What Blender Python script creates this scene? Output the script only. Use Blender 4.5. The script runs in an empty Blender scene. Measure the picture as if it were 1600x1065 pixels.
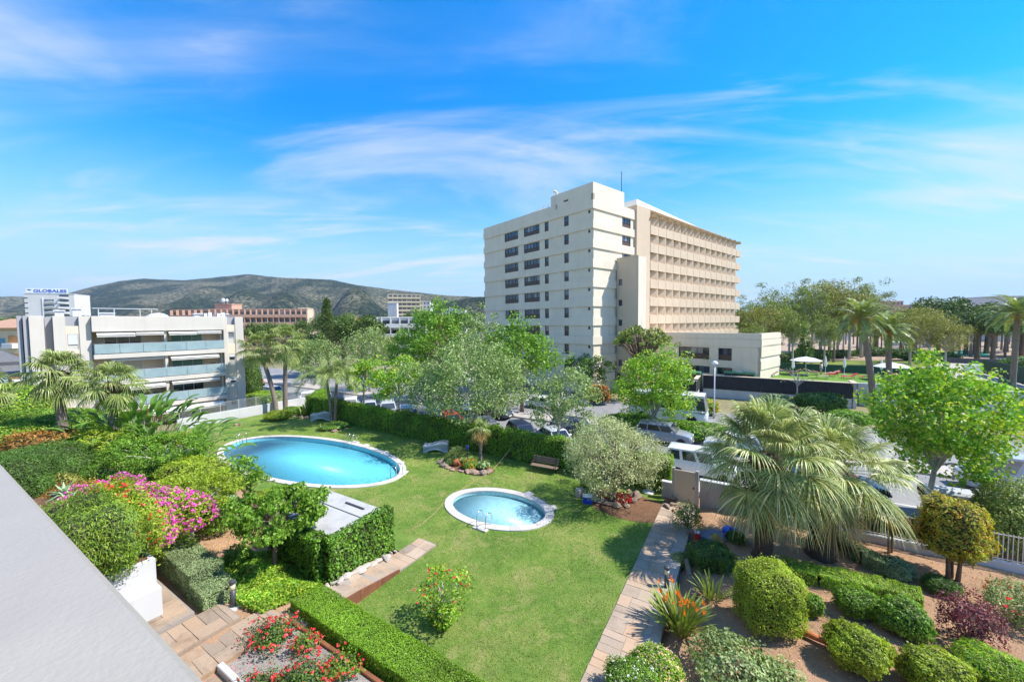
import bpy, bmesh, math, random
import numpy as np
from mathutils import Vector, Matrix
from mathutils.geometry import tessellate_polygon
R = math.radians
SC = bpy.context.scene
COL = SC.collection

# ------------------------------------------------------------------ camera
F_PX = 605.0; PITCH = R(2.7); ROLL = R(-0.5); CAM_H = 10.0     # focal length in photo pixels (photo 1600 wide)
cd = bpy.data.cameras.new('camera'); cd.sensor_width = 36.0; cd.lens = F_PX / 1600 * 36.0
cd.clip_start = 0.05; cd.clip_end = 20000
cam = bpy.data.objects.new('camera', cd); COL.objects.link(cam)
cam.matrix_world = Matrix.Translation((0, 0, CAM_H)) @ Matrix.Rotation(R(90) - PITCH, 4, 'X') @ Matrix.Rotation(ROLL, 4, 'Z')
SC.camera = cam

# ------------------------------------------------------------------ sky and sun
SUN_AZ = R(96); SUN_EL = R(51)                                  # azimuth clockwise from +Y
SUN_DIR = Vector((math.sin(SUN_AZ) * math.cos(SUN_EL), math.cos(SUN_AZ) * math.cos(SUN_EL), math.sin(SUN_EL)))
world = bpy.data.worlds.new('World'); SC.world = world; world.use_nodes = True
wn = world.node_tree.nodes; wl = world.node_tree.links; wn.clear()
def W(t, **k):
    n = wn.new(t)
    for a, b in k.items(): setattr(n, a, b)
    return n
def wmath(op, a, b=None):
    n = W('ShaderNodeMath', operation=op)
    for i, v in enumerate((a, b)):
        if v is None: continue
        if isinstance(v, (int, float)): n.inputs[i].default_value = v
        else: wl.new(v, n.inputs[i])
    return n.outputs[0]
sky = W('ShaderNodeTexSky', sky_type='NISHITA', sun_disc=False, sun_elevation=SUN_EL, sun_rotation=SUN_AZ,
        altitude=30, air_density=1.0, dust_density=0.12, ozone_density=2.2)
hs = W('ShaderNodeHueSaturation'); hs.inputs['Saturation'].default_value = 1.56; hs.inputs['Value'].default_value = 1.0
hs.inputs['Hue'].default_value = 0.503
wl.new(sky.outputs[0], hs.inputs['Color'])
tc = W('ShaderNodeTexCoord'); sep = W('ShaderNodeSeparateXYZ'); wl.new(tc.outputs['Generated'], sep.inputs[0])
zz = wmath('MAXIMUM', sep.outputs[2], 0.0); zd = wmath('ADD', zz, 0.16)
cx = wmath('DIVIDE', sep.outputs[0], zd); cy = wmath('DIVIDE', sep.outputs[1], zd)
comb = W('ShaderNodeCombineXYZ'); wl.new(cx, comb.inputs[0]); wl.new(cy, comb.inputs[1])
def cirrus(rot, scale, loc, lo, hi, detail=9, dist=0.9):
    mp = W('ShaderNodeMapping'); mp.inputs['Rotation'].default_value = (0, 0, R(rot)); mp.inputs['Scale'].default_value = scale
    mp.inputs['Location'].default_value = loc
    wl.new(comb.outputs[0], mp.inputs['Vector'])
    n = W('ShaderNodeTexNoise'); n.inputs['Scale'].default_value = 1.0; n.inputs['Detail'].default_value = detail
    n.inputs['Roughness'].default_value = 0.58; n.inputs['Distortion'].default_value = dist
    wl.new(mp.outputs[0], n.inputs['Vector'])
    r = W('ShaderNodeMapRange', interpolation_type='SMOOTHSTEP'); r.inputs[1].default_value = lo; r.inputs[2].default_value = hi
    wl.new(n.outputs[0], r.inputs[0]); return r.outputs[0]
c1 = cirrus(24, (0.5, 1.5, 1), (8.50, 5.50, 0), 0.47, 0.76)
c2 = cirrus(-14, (0.9, 2.6, 1), (9.90, 10.40, 0), 0.49, 0.80, 10, 1.3)
c3 = cirrus(10, (0.22, 0.5, 1), (2.70, 10.10, 0), 0.34, 0.60, 4, 0.4)
c4 = cirrus(-32, (0.55, 0.95, 1), (6.2, 5.1, 0), 0.50, 0.78, 9, 0.7)
cc = wmath('ADD', wmath('MULTIPLY', wmath('ADD', wmath('MULTIPLY', c1, 1.0), wmath('MULTIPLY', c2, 0.65)), c3), wmath('MULTIPLY', c4, 0.58))
hz = W('ShaderNodeMapRange', interpolation_type='SMOOTHERSTEP'); hz.inputs[1].default_value = -0.05; hz.inputs[2].default_value = 0.46; hz.inputs[3].default_value = 1.0; hz.inputs[4].default_value = 0.0
wl.new(sep.outputs[2], hz.inputs[0])
veil = W('ShaderNodeMix', data_type='RGBA'); wl.new(hz.outputs[0], veil.inputs[0]); wl.new(hs.outputs[0], veil.inputs[6]); veil.inputs[7].default_value = (1.58, 2.32, 3.15, 1)
cc = wmath('MINIMUM', cc, 0.88)
mix = W('ShaderNodeMix', data_type='RGBA'); wl.new(cc, mix.inputs[0]); wl.new(veil.outputs[2], mix.inputs[6])
mix.inputs[7].default_value = (2.75, 2.95, 3.3, 1)
bg = W('ShaderNodeBackground'); bg.inputs['Strength'].default_value = 0.15
wl.new(mix.outputs[2], bg.inputs['Color']); wo = W('ShaderNodeOutputWorld'); wl.new(bg.outputs[0], wo.inputs[0])
sd = bpy.data.lights.new('sun', 'SUN'); sd.energy = 3.7; sd.angle = R(0.53); sd.color = (1.0, 0.955, 0.88)
sun = bpy.data.objects.new('sun', sd); COL.objects.link(sun)
sun.rotation_euler = SUN_DIR.to_track_quat('Z', 'Y').to_euler(); sun.location = (60, 20, 80)

SC.view_settings.view_transform = 'Standard'; SC.view_settings.look = 'None'
SC.view_settings.exposure = 1.03; SC.view_settings.gamma = 1.0; SC.view_settings.use_curve_mapping = False
SC.cycles.use_denoising = True
SC.cycles.max_bounces = 7; SC.cycles.diffuse_bounces = 3; SC.cycles.glossy_bounces = 2; SC.cycles.transparent_max_bounces = 8

# ------------------------------------------------------------------ places
def ray(px, py):
    a = (px - 800) / F_PX; b = -(py - 532.5) / F_PX
    x = a * math.cos(ROLL) - b * math.sin(ROLL); u = a * math.sin(ROLL) + b * math.cos(ROLL)
    return Vector((x, math.cos(PITCH) + u * math.sin(PITCH), -math.sin(PITCH) + u * math.cos(PITCH)))
def at(px, py, z=0.0):                # the point of height z seen at a pixel of the survey photo
    d = ray(px, py); t = (z - CAM_H) / d.z
    return Vector((d.x * t, d.y * t, z))
def atd(px, py, depth):               # the same, by distance
    d = ray(px, py); t = depth / d.y
    return Vector((d.x * t, depth, CAM_H + d.z * t))
SO = Vector((9.1, 22.3, 0)); SE = Vector((0.8548, -0.519, 0)); SN = Vector((0.519, 0.8548, 0))   # plot frame: along the street, away from us
def S(a, n, z=0.0): return SO + SE * a + SN * n + Vector((0, 0, z))
def toS(p): d = Vector((p[0], p[1], 0)) - SO; return d.dot(SE), d.dot(SN)
S_ANG = math.atan2(SE.y, SE.x)

# ------------------------------------------------------------------ materials
MATS = {}
def new_mat(name):
    m = bpy.data.materials.new(name); m.use_nodes = True; nt = m.node_tree
    b = nt.nodes['Principled BSDF']; MATS[name] = m; return m, nt, b
def nd(nt, t, **k):
    n = nt.nodes.new(t)
    for a, b in k.items(): setattr(n, a, b)
    return n
def noise(nt, scale, detail=4, rough=0.55, coord='Object', stretch=None, dist=0.0):
    tcn = nd(nt, 'ShaderNodeTexCoord'); n = nd(nt, 'ShaderNodeTexNoise')
    if coord == 'World':
        g = nd(nt, 'ShaderNodeNewGeometry'); src = g.outputs['Position']
    else: src = tcn.outputs[coord]
    if stretch:
        mp = nd(nt, 'ShaderNodeMapping'); mp.inputs['Scale'].default_value = stretch; nt.links.new(src, mp.inputs[0]); src = mp.outputs[0]
    nt.links.new(src, n.inputs['Vector'])
    n.inputs['Scale'].default_value = scale; n.inputs['Detail'].default_value = detail; n.inputs['Roughness'].default_value = rough
    n.inputs['Distortion'].default_value = dist
    return n.outputs[0]
def ramp(nt, fac, stops):
    r = nd(nt, 'ShaderNodeValToRGB'); e = r.color_ramp.elements
    while len(e) < len(stops): e.new(0.5)
    for i, (p, c) in enumerate(stops): e[i].position = p; e[i].color = (*c, 1)
    nt.links.new(fac, r.inputs[0]); return r.outputs[0]
def mixc(nt, fac, a, b, blend='MIX'):
    m = nd(nt, 'ShaderNodeMix', data_type='RGBA', blend_type=blend)
    for i, v in ((0, fac), (6, a), (7, b)):
        if isinstance(v, (int, float)): m.inputs[i].default_value = v
        elif isinstance(v, tuple): m.inputs[i].default_value = (*v, 1)
        else: nt.links.new(v, m.inputs[i])
    return m.outputs[2]
def bump(nt, b, h, strength=0.3, dist=0.02):
    n = nd(nt, 'ShaderNodeBump'); n.inputs['Strength'].default_value = strength; n.inputs['Distance'].default_value = dist
    nt.links.new(h, n.inputs['Height']); nt.links.new(n.outputs[0], b.inputs['Normal'])
def sc3(c, k): return tuple(min(1, v * k) for v in c)
def plain(name, c, rough=0.6, var=0.12, scale=3.0, metal=0.0, bmp=0.0, bscale=40, spec=0.5, coord='Object'):
    m, nt, b = new_mat(name)
    n = noise(nt, scale, 5, 0.6, coord)
    nt.links.new(ramp(nt, n, [(0.25, sc3(c, 1 - var)), (0.55, c), (0.8, sc3(c, 1 + var))]), b.inputs['Base Color'])
    b.inputs['Roughness'].default_value = rough; b.inputs['Metallic'].default_value = metal; b.inputs['Specular IOR Level'].default_value = spec
    if bmp: bump(nt, b, noise(nt, bscale, 4, 0.6, coord), bmp, 0.02)
    return m
def leafy(name, stops, rough=0.5, trans=0.35, tcol=None, patch=None):
    """leaf colour differs from leaf to leaf (random per leaf) plus slow patches of growth"""
    m, nt, b = new_mat(name)
    g = nd(nt, 'ShaderNodeNewGeometry')
    col = ramp(nt, g.outputs['Random Per Island'], [(p, (min(1, c[0]*1.58), min(1, c[1]*1.48), min(1, c[2]*1.12))) for p, c in stops])
    pn = noise(nt, 1.3 if patch is None else patch, 2, 0.5)
    mr = nd(nt, 'ShaderNodeMapRange'); mr.inputs[1].default_value = 0.3; mr.inputs[2].default_value = 0.7
    mr.inputs[3].default_value = 0.64; mr.inputs[4].default_value = 1.30; nt.links.new(pn, mr.inputs[0])
    vm = nd(nt, 'ShaderNodeVectorMath', operation='SCALE'); nt.links.new(col, vm.inputs[0]); nt.links.new(mr.outputs[0], vm.inputs['Scale'])
    nt.links.new(vm.outputs[0], b.inputs['Base Color']); b.inputs['Roughness'].default_value = rough
    b.inputs['Specular IOR Level'].default_value = 0.35
    t = nd(nt, 'ShaderNodeBsdfTranslucent')
    tm = nd(nt, 'ShaderNodeVectorMath', operation='MULTIPLY'); nt.links.new(vm.outputs[0], tm.inputs[0]); tm.inputs[1].default_value = tcol or (1.25, 1.35, 0.6)
    nt.links.new(tm.outputs[0], t.inputs[0])
    mx = nd(nt, 'ShaderNodeMixShader'); mx.inputs[0].default_value = trans
    nt.links.new(b.outputs[0], mx.inputs[1]); nt.links.new(t.outputs[0], mx.inputs[2])
    nt.links.new(mx.outputs[0], nt.nodes['Material Output'].inputs[0]); return m

# ------------------------------------------------------------------ mesh tools
class MB:
    def __init__(s): s.v = []; s.f = []
    def add(s, vs, fs):
        o = len(s.v); s.v += [tuple(v) for v in vs]; s.f += [tuple(i + o for i in f) for f in fs]; return s
    def box(s, x0, x1, y0, y1, z0, z1):
        return s.add([(x0,y0,z0),(x1,y0,z0),(x1,y1,z0),(x0,y1,z0),(x0,y0,z1),(x1,y0,z1),(x1,y1,z1),(x0,y1,z1)],
                     [(0,3,2,1),(4,5,6,7),(0,1,5,4),(1,2,6,5),(2,3,7,6),(3,0,4,7)])
    def bbox(s, x0, x1, y0, y1, z0, z1, b=0.02):       # box with bevelled upright and top edges
        b = min(b, (x1-x0)*.45, (y1-y0)*.45, (z1-z0)*.9)
        def ring(i, z): return [(x0+i,y0+b,z),(x0+b,y0+i,z),(x1-b,y0+i,z),(x1-i,y0+b,z),(x1-i,y1-b,z),(x1-b,y1-i,z),(x0+b,y1-i,z),(x0+i,y1-b,z)]
        vs = ring(0, z0) + ring(0, z1-b) + [(min(max(x, x0+b), x1-b), min(max(y, y0+b), y1-b), z1) for x, y, _ in ring(b*.9, z1)]
        fs = [tuple(reversed(range(8))), tuple(range(16, 24))]
        for k in (0, 8): fs += [(k+i, k+(i+1) % 8, k+8+(i+1) % 8, k+8+i) for i in range(8)]
        return s.add(vs, fs)
    def prism(s, poly, z0, z1):
        n = len(poly)
        if sum(poly[i][0]*poly[(i+1) % n][1] - poly[(i+1) % n][0]*poly[i][1] for i in range(n)) < 0: poly = poly[::-1]
        vs = [(p[0], p[1], z0) for p in poly] + [(p[0], p[1], z1) for p in poly]
        tri = [t for t in tessellate_polygon([[Vector((p[0], p[1], 0)) for p in poly]])]
        fs = [(i, (i+1) % n, n+(i+1) % n, n+i) for i in range(n)]
        for t in tri:
            a, b_, c = (vs[i] for i in t)
            if (b_[0]-a[0])*(c[1]-a[1]) - (b_[1]-a[1])*(c[0]-a[0]) < 0: t = (t[0], t[2], t[1])
            fs += [tuple(i+n for i in t), tuple(reversed(t))]
        return s.add(vs, fs)
    def tube(s, pts, rad, seg=6, cap=True):
        pts = [Vector(p) for p in pts]; n = len(pts)
        if not hasattr(rad, '__len__'): rad = [rad]*n
        vs = []; ref = Vector((0.31, 0.17, 0.93))
        for i in range(n):
            t = (pts[min(i+1, n-1)] - pts[max(i-1, 0)]).normalized()
            if abs(t.dot(ref)) > 0.97: ref = Vector((0.93, 0.3, 0.1))
            u = (ref - t*ref.dot(t)).normalized(); w = t.cross(u)
            vs += [pts[i] + (u*math.cos(k*2*math.pi/seg) + w*math.sin(k*2*math.pi/seg))*rad[i] for k in range(seg)]
        fs = [(i*seg+k, i*seg+(k+1) % seg, (i+1)*seg+(k+1) % seg, (i+1)*seg+k) for i in range(n-1) for k in range(seg)]
        if cap: fs += [tuple(reversed(range(seg))), tuple(range((n-1)*seg, n*seg))]
        return s.add(vs, fs)
    def lathe(s, prof, seg=16, c=(0, 0, 0), sx=1, sy=1):
        vs = []; fs = []
        for r, z in prof: vs += [(c[0]+r*sx*math.cos(k*2*math.pi/seg), c[1]+r*sy*math.sin(k*2*math.pi/seg), c[2]+z) for k in range(seg)]
        n = len(prof)
        fs = [(i*seg+k, i*seg+(k+1) % seg, (i+1)*seg+(k+1) % seg, (i+1)*seg+k) for i in range(n-1) for k in range(seg)]
        if prof[0][0] > 1e-4: fs.append(tuple(reversed(range(seg))))
        if prof[-1][0] > 1e-4: fs.append(tuple(range((n-1)*seg, n*seg)))
        return s.add(vs, fs)
    def xf(s, M):
        s.v = [tuple(M @ Vector(v)) for v in s.v]; return s
    def mesh(s, name, m, smooth=False):
        me = bpy.data.meshes.new(name); me.from_pydata(s.v, [], s.f); me.update()
        if m: me.materials.append(m)
        if smooth: me.polygons.foreach_set('use_smooth', [True]*len(me.polygons))
        return me
    def build(s, name, m, parent=None, smooth=False, loc=None, rz=None):
        return put(name, s.mesh(name, m, smooth), parent, loc, rz)
def put(name, me, parent=None, loc=None, rz=None):
    o = bpy.data.objects.new(name, me); COL.objects.link(o)
    if parent is not None: o.parent = parent
    if loc is not None: o.location = loc
    if rz is not None: o.rotation_euler = (0, 0, rz)
    return o
def tag(o, label=None, cat=None, group=None, kind=None):
    if label: o['label'] = label
    if cat: o['category'] = cat
    if group: o['group'] = group
    if kind: o['kind'] = kind
    return o
def thing(name, label, cat, loc=(0, 0, 0), rz=0.0, group=None):
    o = bpy.data.objects.new(name, None); COL.objects.link(o); o.empty_display_size = 0.3
    o.location = loc; o.rotation_euler = (0, 0, rz); return tag(o, label, cat, group)
def copy_tree(o, parent=None, loc=None, rz=None, scale=None, label=None):
    c = o.copy(); COL.objects.link(c)
    if parent is not None: c.parent = parent
    if loc is not None: c.location = loc
    if rz is not None: c.rotation_euler = (0, 0, rz)
    if scale is not None: c.scale = (scale,)*3 if not hasattr(scale, '__len__') else scale
    if label: c['label'] = label
    for ch in list(o.children): copy_tree(ch, c)
    return c
def structure(o): o['kind'] = 'structure'; return o
def np_mesh(name, V, Fq, m, smooth=False):
    """V (n,3), Fq (k,4) or (k,3) arrays"""
    me = bpy.data.meshes.new(name); V = np.ascontiguousarray(V, dtype=np.float32); Fq = np.ascontiguousarray(Fq, dtype=np.int32)
    k, w = Fq.shape
    me.vertices.add(len(V)); me.vertices.foreach_set('co', V.ravel())
    me.loops.add(k*w); me.loops.foreach_set('vertex_index', Fq.ravel())
    me.polygons.add(k); me.polygons.foreach_set('loop_start', np.arange(0, k*w, w, dtype=np.int32))
    me.polygons.foreach_set('loop_total', np.full(k, w, dtype=np.int32))
    if smooth: me.polygons.foreach_set('use_smooth', np.ones(k, dtype=bool))
    me.update(calc_edges=True)
    if m: me.materials.append(m)
    return me
def unit(a): return a / np.maximum(np.linalg.norm(a, axis=-1, keepdims=True), 1e-6)
def leaves(P, N, L, Wd, rng, axis=None, tilt=0.7, cup=0.15):
    """diamond leaves at points P, facing roughly N (jitter tilt), length L, width Wd"""
    n = len(P); nn = unit(N + rng.normal(0, tilt, (n, 3)))
    ax = rng.normal(0, 1, (n, 3)) if axis is None else axis + rng.normal(0, 0.35, (n, 3))
    ax = unit(ax - nn * np.sum(ax*nn, axis=1, keepdims=True)); sd_ = np.cross(nn, ax)
    L = np.broadcast_to(np.asarray(L, float).reshape(-1, 1), (n, 1)) * rng.uniform(0.7, 1.25, (n, 1))
    Wd = np.broadcast_to(np.asarray(Wd, float).reshape(-1, 1), (n, 1)) * rng.uniform(0.7, 1.2, (n, 1))
    a = P - ax*L*0.5; c = P + ax*L*0.5 - nn*L*0.12
    b = P + sd_*Wd*0.5 + nn*L*cup*0.5 - ax*L*0.05; d = P - sd_*Wd*0.5 + nn*L*cup*0.5 - ax*L*0.05
    V = np.stack([a, b, c, d], axis=1).reshape(-1, 3)
    return V, np.arange(n*4).reshape(-1, 4)
def catVF(parts):
    Vs = []; Fs = []; o = 0
    for V, Fq in parts: Vs.append(V); Fs.append(Fq + o); o += len(V)
    return np.concatenate(Vs), np.concatenate(Fs)
def clump_points(rng, centers, radius, n_each, flat=0.8):
    """points gathered in clumps; normals point out of the clump and up"""
    k = len(centers); d = unit(rng.normal(0, 1, (k*n_each, 3)))
    r = rng.uniform(0.25, 1.0, (k*n_each, 1))**0.55
    rad = np.repeat(np.broadcast_to(np.asarray(radius, float), (k,)), n_each).reshape(-1, 1)
    P = np.repeat(centers, n_each, axis=0) + d*r*rad*np.array([1, 1, flat])
    return P, unit(d + np.array([0, 0, 0.55]))
# ------------------------------------------------------------------ material list
M = {}
def lawn_mat(name, a, b, c, big=0.25):
    m, nt, bs = new_mat(name)
    n1 = noise(nt, big, 5, 0.6, 'World'); n2 = noise(nt, 2.2, 5, 0.65, 'World'); n3 = noise(nt, 38, 3, 0.7, 'World')
    c1 = ramp(nt, n1, [(0.36, a), (0.5, b), (0.62, c)])
    c2 = ramp(nt, n2, [(0.3, sc3(a, 0.8)), (0.55, b), (0.75, c)])
    cm = mixc(nt, 0.5, c1, c2)
    if big > .3: cm = mixc(nt, ramp(nt, noise(nt, 0.55, 6, 0.7, 'World', dist=1.0), [(0.52, (0, 0, 0)), (0.68, (0.7, 0.7, 0.7))]), cm, (0.40, 0.34, 0.14))
    f = ramp(nt, n3, [(0.25, (0.45, 0.5, 0.45)), (0.5, (1, 1, 1)), (0.8, (1.0, 1.0, 0.85))])
    nt.links.new(mixc(nt, 0.9, cm, f, 'MULTIPLY'), bs.inputs['Base Color']); bs.inputs['Roughness'].default_value = 0.75
    bs.inputs['Specular IOR Level'].default_value = 0.2
    bump(nt, bs, n3, 0.9, 0.05); return m
M['lawn'] = lawn_mat('lawn', (0.095, 0.195, 0.026), (0.175, 0.275, 0.046), (0.33, 0.33, 0.10), 0.32)
M['blade'] = leafy('blade', [(0.0, (0.09, 0.16, 0.03)), (0.45, (0.15, 0.23, 0.045)), (0.8, (0.24, 0.28, 0.07)), (1.0, (0.38, 0.33, 0.14))], 0.55, 0.3, patch=0.5)
M['terrace_lawn'] = lawn_mat('terrace_lawn', (0.10, 0.22, 0.02), (0.15, 0.28, 0.03), (0.22, 0.31, 0.05))
M['park_grass'] = lawn_mat('park_grass', (0.12, 0.18, 0.03), (0.20, 0.24, 0.05), (0.30, 0.28, 0.09), 0.05)
def soil_mat(name, c, leaf=0.5):
    m, nt, b = new_mat(name)
    n1 = noise(nt, 0.7, 6, 0.65, 'World'); n2 = noise(nt, 14, 5, 0.75, 'World'); n3 = noise(nt, 55, 3, 0.7, 'World')
    base = ramp(nt, n1, [(0.3, sc3(c, 0.72)), (0.52, c), (0.75, sc3(c, 1.22))])
    lit = ramp(nt, n2, [(0.3, (0.5, 0.42, 0.35)), (0.5, (1, 1, 1)), (0.72, (1.15, 1.05, 0.9))])
    nt.links.new(mixc(nt, leaf, base, lit, 'MULTIPLY'), b.inputs['Base Color']); b.inputs['Roughness'].default_value = 0.95
    b.inputs['Specular IOR Level'].default_value = 0.1
    a = nd(nt, 'ShaderNodeMath', operation='ADD'); nt.links.new(n2, a.inputs[0]); nt.links.new(n3, a.inputs[1])
    bump(nt, b, a.outputs[0], 0.9, 0.06); return m
M['soil'] = soil_mat('soil', (0.54, 0.335, 0.205))
M['gravel'] = soil_mat('gravel', (0.46, 0.43, 0.385), 0.9)
M['mulch'] = soil_mat('mulch', (0.24, 0.135, 0.08), 0.8)
M['earth'] = soil_mat('earth', (0.30, 0.27, 0.15))
M['sand'] = soil_mat('sand', (0.42, 0.31, 0.22), 0.25)
def asphalt():
    m, nt, b = new_mat('asphalt')
    n1 = noise(nt, 0.25, 6, 0.6, 'World'); n2 = noise(nt, 30, 3, 0.7, 'World'); n3 = noise(nt, 1.6, 5, 0.7, 'World', (1, 0.25, 1))
    c = ramp(nt, n1, [(0.3, (0.22, 0.21, 0.205)), (0.7, (0.31, 0.30, 0.29))])
    c = mixc(nt, 0.5, c, ramp(nt, n3, [(0.3, (0.6, 0.6, 0.6)), (0.6, (1, 1, 1))]), 'MULTIPLY')
    nt.links.new(mixc(nt, 0.6, c, ramp(nt, n2, [(0.3, (0.75, 0.75, 0.75)), (0.7, (1.15, 1.15, 1.15))]), 'MULTIPLY'), b.inputs['Base Color'])
    b.inputs['Roughness'].default_value = 0.9; bump(nt, b, n2, 0.4, 0.01); return m
M['asphalt'] = asphalt()
def stone_mat(name, c, warm=(1.1, 0.95, 0.8), dirt=0.6):
    m, nt, b = new_mat(name)
    oi = nd(nt, 'ShaderNodeObjectInfo')
    n1 = noise(nt, 1.1, 6, 0.65, 'World', dist=0.4); n2 = noise(nt, 16, 5, 0.7, 'World')
    base = ramp(nt, oi.outputs['Random'], [(0.0, sc3(c, 0.8)), (0.4, c), (0.75, tuple(min(1, v*w) for v, w in zip(c, warm))), (1.0, sc3(c, 1.15))])
    dr = ramp(nt, n1, [(0.3, (0.38, 0.36, 0.34)), (0.5, (0.95, 0.95, 0.95)), (0.8, (1.08, 1.06, 1.02))])
    c2 = mixc(nt, dirt, base, dr, 'MULTIPLY')
    c2 = mixc(nt, 0.5, c2, ramp(nt, n2, [(0.3, (0.75, 0.74, 0.72)), (0.65, (1.1, 1.1, 1.1))]), 'MULTIPLY')
    nt.links.new(c2, b.inputs['Base Color']); b.inputs['Roughness'].default_value = 0.85
    bump(nt, b, n2, 0.45, 0.012); return m
M['slab'] = stone_mat('slab', (0.43, 0.33, 0.24))
M['slab_dark'] = stone_mat('slab_dark', (0.38, 0.29, 0.21), dirt=0.65)
M['concrete'] = stone_mat('concrete', (0.38, 0.33, 0.28), (1.02, 1, .97))
M['roof_concrete'] = stone_mat('roof_concrete', (0.56, 0.545, 0.515), (1.0, 1, 1.0), 0.35)
M['coping'] = stone_mat('coping', (0.60, 0.55, 0.50), (1.02, 1, 0.98), 0.22)
M['kerb'] = stone_mat('kerb', (0.45, 0.43, 0.40), (1, 1, 1))
M['pavement'] = stone_mat('pavement', (0.46, 0.41, 0.36), (1, 1, 1))
M['rock'] = stone_mat('rock', (0.32, 0.235, 0.175), (1.1, 0.95, 0.85), 0.7)
M['white_rock'] = stone_mat('white_rock', (0.46, 0.41, 0.35), (1.05, 0.97, 0.9), 0.4)
M['rust'] = stone_mat('rust', (0.22, 0.085, 0.04), (1.2, 1.1, 1.0), 0.6)
def render_mat(name, c, streak=0.35, spec=0.3):
    """painted render with faint rain streaks"""
    m, nt, b = new_mat(name)
    n1 = noise(nt, 0.35, 5, 0.6, 'World'); n2 = noise(nt, 1.0, 5, 0.65, 'World', (1.6, 1.6, 0.12)); n3 = noise(nt, 24, 3, 0.6, 'World')
    base = ramp(nt, n1, [(0.3, sc3(c, 0.93)), (0.7, sc3(c, 1.04))])
    st = ramp(nt, n2, [(0.28, (0.72, 0.70, 0.66)), (0.5, (1, 1, 1))])
    nt.links.new(mixc(nt, streak, base, st, 'MULTIPLY'), b.inputs['Base Color']); b.inputs['Roughness'].default_value = 0.8
    b.inputs['Specular IOR Level'].default_value = spec
    bump(nt, b, n3, 0.12, 0.01); return m
M['hotel'] = render_mat('hotel', (0.74, 0.655, 0.51), 0.28)
M['beige_and_shade'] = render_mat('beige_and_shade', (0.60, 0.49, 0.36), 0.2)  # plain beige, also the shade tone painted on the stair annex
M['wing'] = render_mat('wing', (0.60, 0.47, 0.335), 0.35)
M['wing_in'] = render_mat('wing_in', (0.66, 0.49, 0.33), 0.3)
M['apt'] = render_mat('apt', (0.60, 0.55, 0.48), 0.25)
M['apt_warm'] = render_mat('apt_warm', (0.72, 0.60, 0.46), 0.3)
M['apt_grey'] = render_mat('apt_grey', (0.36, 0.36, 0.37), 0.3)
M['white_wall'] = render_mat('white_wall', (0.55, 0.545, 0.53), 0.4)
M['grey_wall'] = render_mat('grey_wall', (0.42, 0.40, 0.38), 0.6)
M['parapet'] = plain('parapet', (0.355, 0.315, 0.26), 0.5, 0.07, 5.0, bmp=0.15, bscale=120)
M['far_white'] = render_mat('far_white', (0.62, 0.61, 0.585), 0.25)
M['far_cream'] = render_mat('far_cream', (0.62, 0.53, 0.38), 0.25)
M['far_terracotta'] = render_mat('far_terracotta', (0.50, 0.31, 0.225), 0.25)
M['far_orange'] = render_mat('far_orange', (0.80, 0.48, 0.14), 0.2)
M['far_grey'] = render_mat('far_grey', (0.60, 0.59, 0.60), 0.25)
def tiles_mat():
    m, nt, b = new_mat('roof_tiles'); n = noise(nt, 5, 4, 0.7, 'Object')
    nt.links.new(ramp(nt, n, [(0.3, (0.32, 0.17, 0.10)), (0.55, (0.48, 0.28, 0.17)), (0.8, (0.55, 0.38, 0.26))]), b.inputs['Base Color'])
    b.inputs['Roughness'].default_value = 0.9; return m
M['roof_tiles'] = tiles_mat()
M['slate'] = plain('slate', (0.14, 0.14, 0.145), 0.7, 0.25, 6)
def glass_mat(name, c, rough=0.06):
    m, nt, b = new_mat(name)
    oi = nd(nt, 'ShaderNodeObjectInfo')
    nt.links.new(ramp(nt, oi.outputs['Random'], [(0.0, sc3(c, 0.5)), (0.55, c), (0.8, sc3(c, 2.6)), (1.0, (0.26, 0.25, 0.23))]), b.inputs['Base Color'])
    b.inputs['Roughness'].default_value = rough; b.inputs['Specular IOR Level'].default_value = 0.9; return m
M['glass'] = glass_mat('glass', (0.035, 0.045, 0.06))
M['car_glass'] = glass_mat('car_glass', (0.02, 0.025, 0.03), 0.04)
M['curtain'] = plain('curtain', (0.55, 0.52, 0.45), 0.8, 0.15, 9)
M['green_curtain'] = plain('green_curtain', (0.18, 0.34, 0.27), 0.6, 0.25, 5)
def rail_glass():
    m, nt, b = new_mat('rail_glass'); b.inputs['Base Color'].default_value = (0.50, 0.66, 0.68, 1); b.inputs['Roughness'].default_value = 0.25
    n = noise(nt, 0.8, 4, 0.6, 'World'); nt.links.new(ramp(nt, n, [(0.3, (0.29, 0.40, 0.42)), (0.7, (0.42, 0.53, 0.54))]), b.inputs['Base Color'])
    t = nd(nt, 'ShaderNodeBsdfTransparent'); t.inputs[0].default_value = (0.8, 0.92, 0.92, 1)
    mx = nd(nt, 'ShaderNodeMixShader'); mx.inputs[0].default_value = 0.78
    nt.links.new(t.outputs[0], mx.inputs[1]); nt.links.new(b.outputs[0], mx.inputs[2]); nt.links.new(mx.outputs[0], nt.nodes['Material Output'].inputs[0]); return m
M['rail_glass'] = rail_glass()
M['brown'] = plain('brown', (0.085, 0.05, 0.035), 0.5, 0.15, 4)
M['dark_frame'] = plain('dark_frame', (0.03, 0.027, 0.025), 0.45, 0.15, 4)
M['alu'] = plain('alu', (0.62, 0.62, 0.61), 0.4, 0.05, 4, 0.3)
M['steel'] = plain('steel', (0.72, 0.73, 0.74), 0.22, 0.04, 3, 1.0)
M['awning'] = plain('awning', (0.82, 0.79, 0.72), 0.8, 0.06, 3)
M['shutter'] = plain('shutter', (0.60, 0.61, 0.60), 0.6, 0.08, 8)
M['blue_shutter'] = plain('blue_shutter', (0.10, 0.28, 0.40), 0.6, 0.15, 8)
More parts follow.
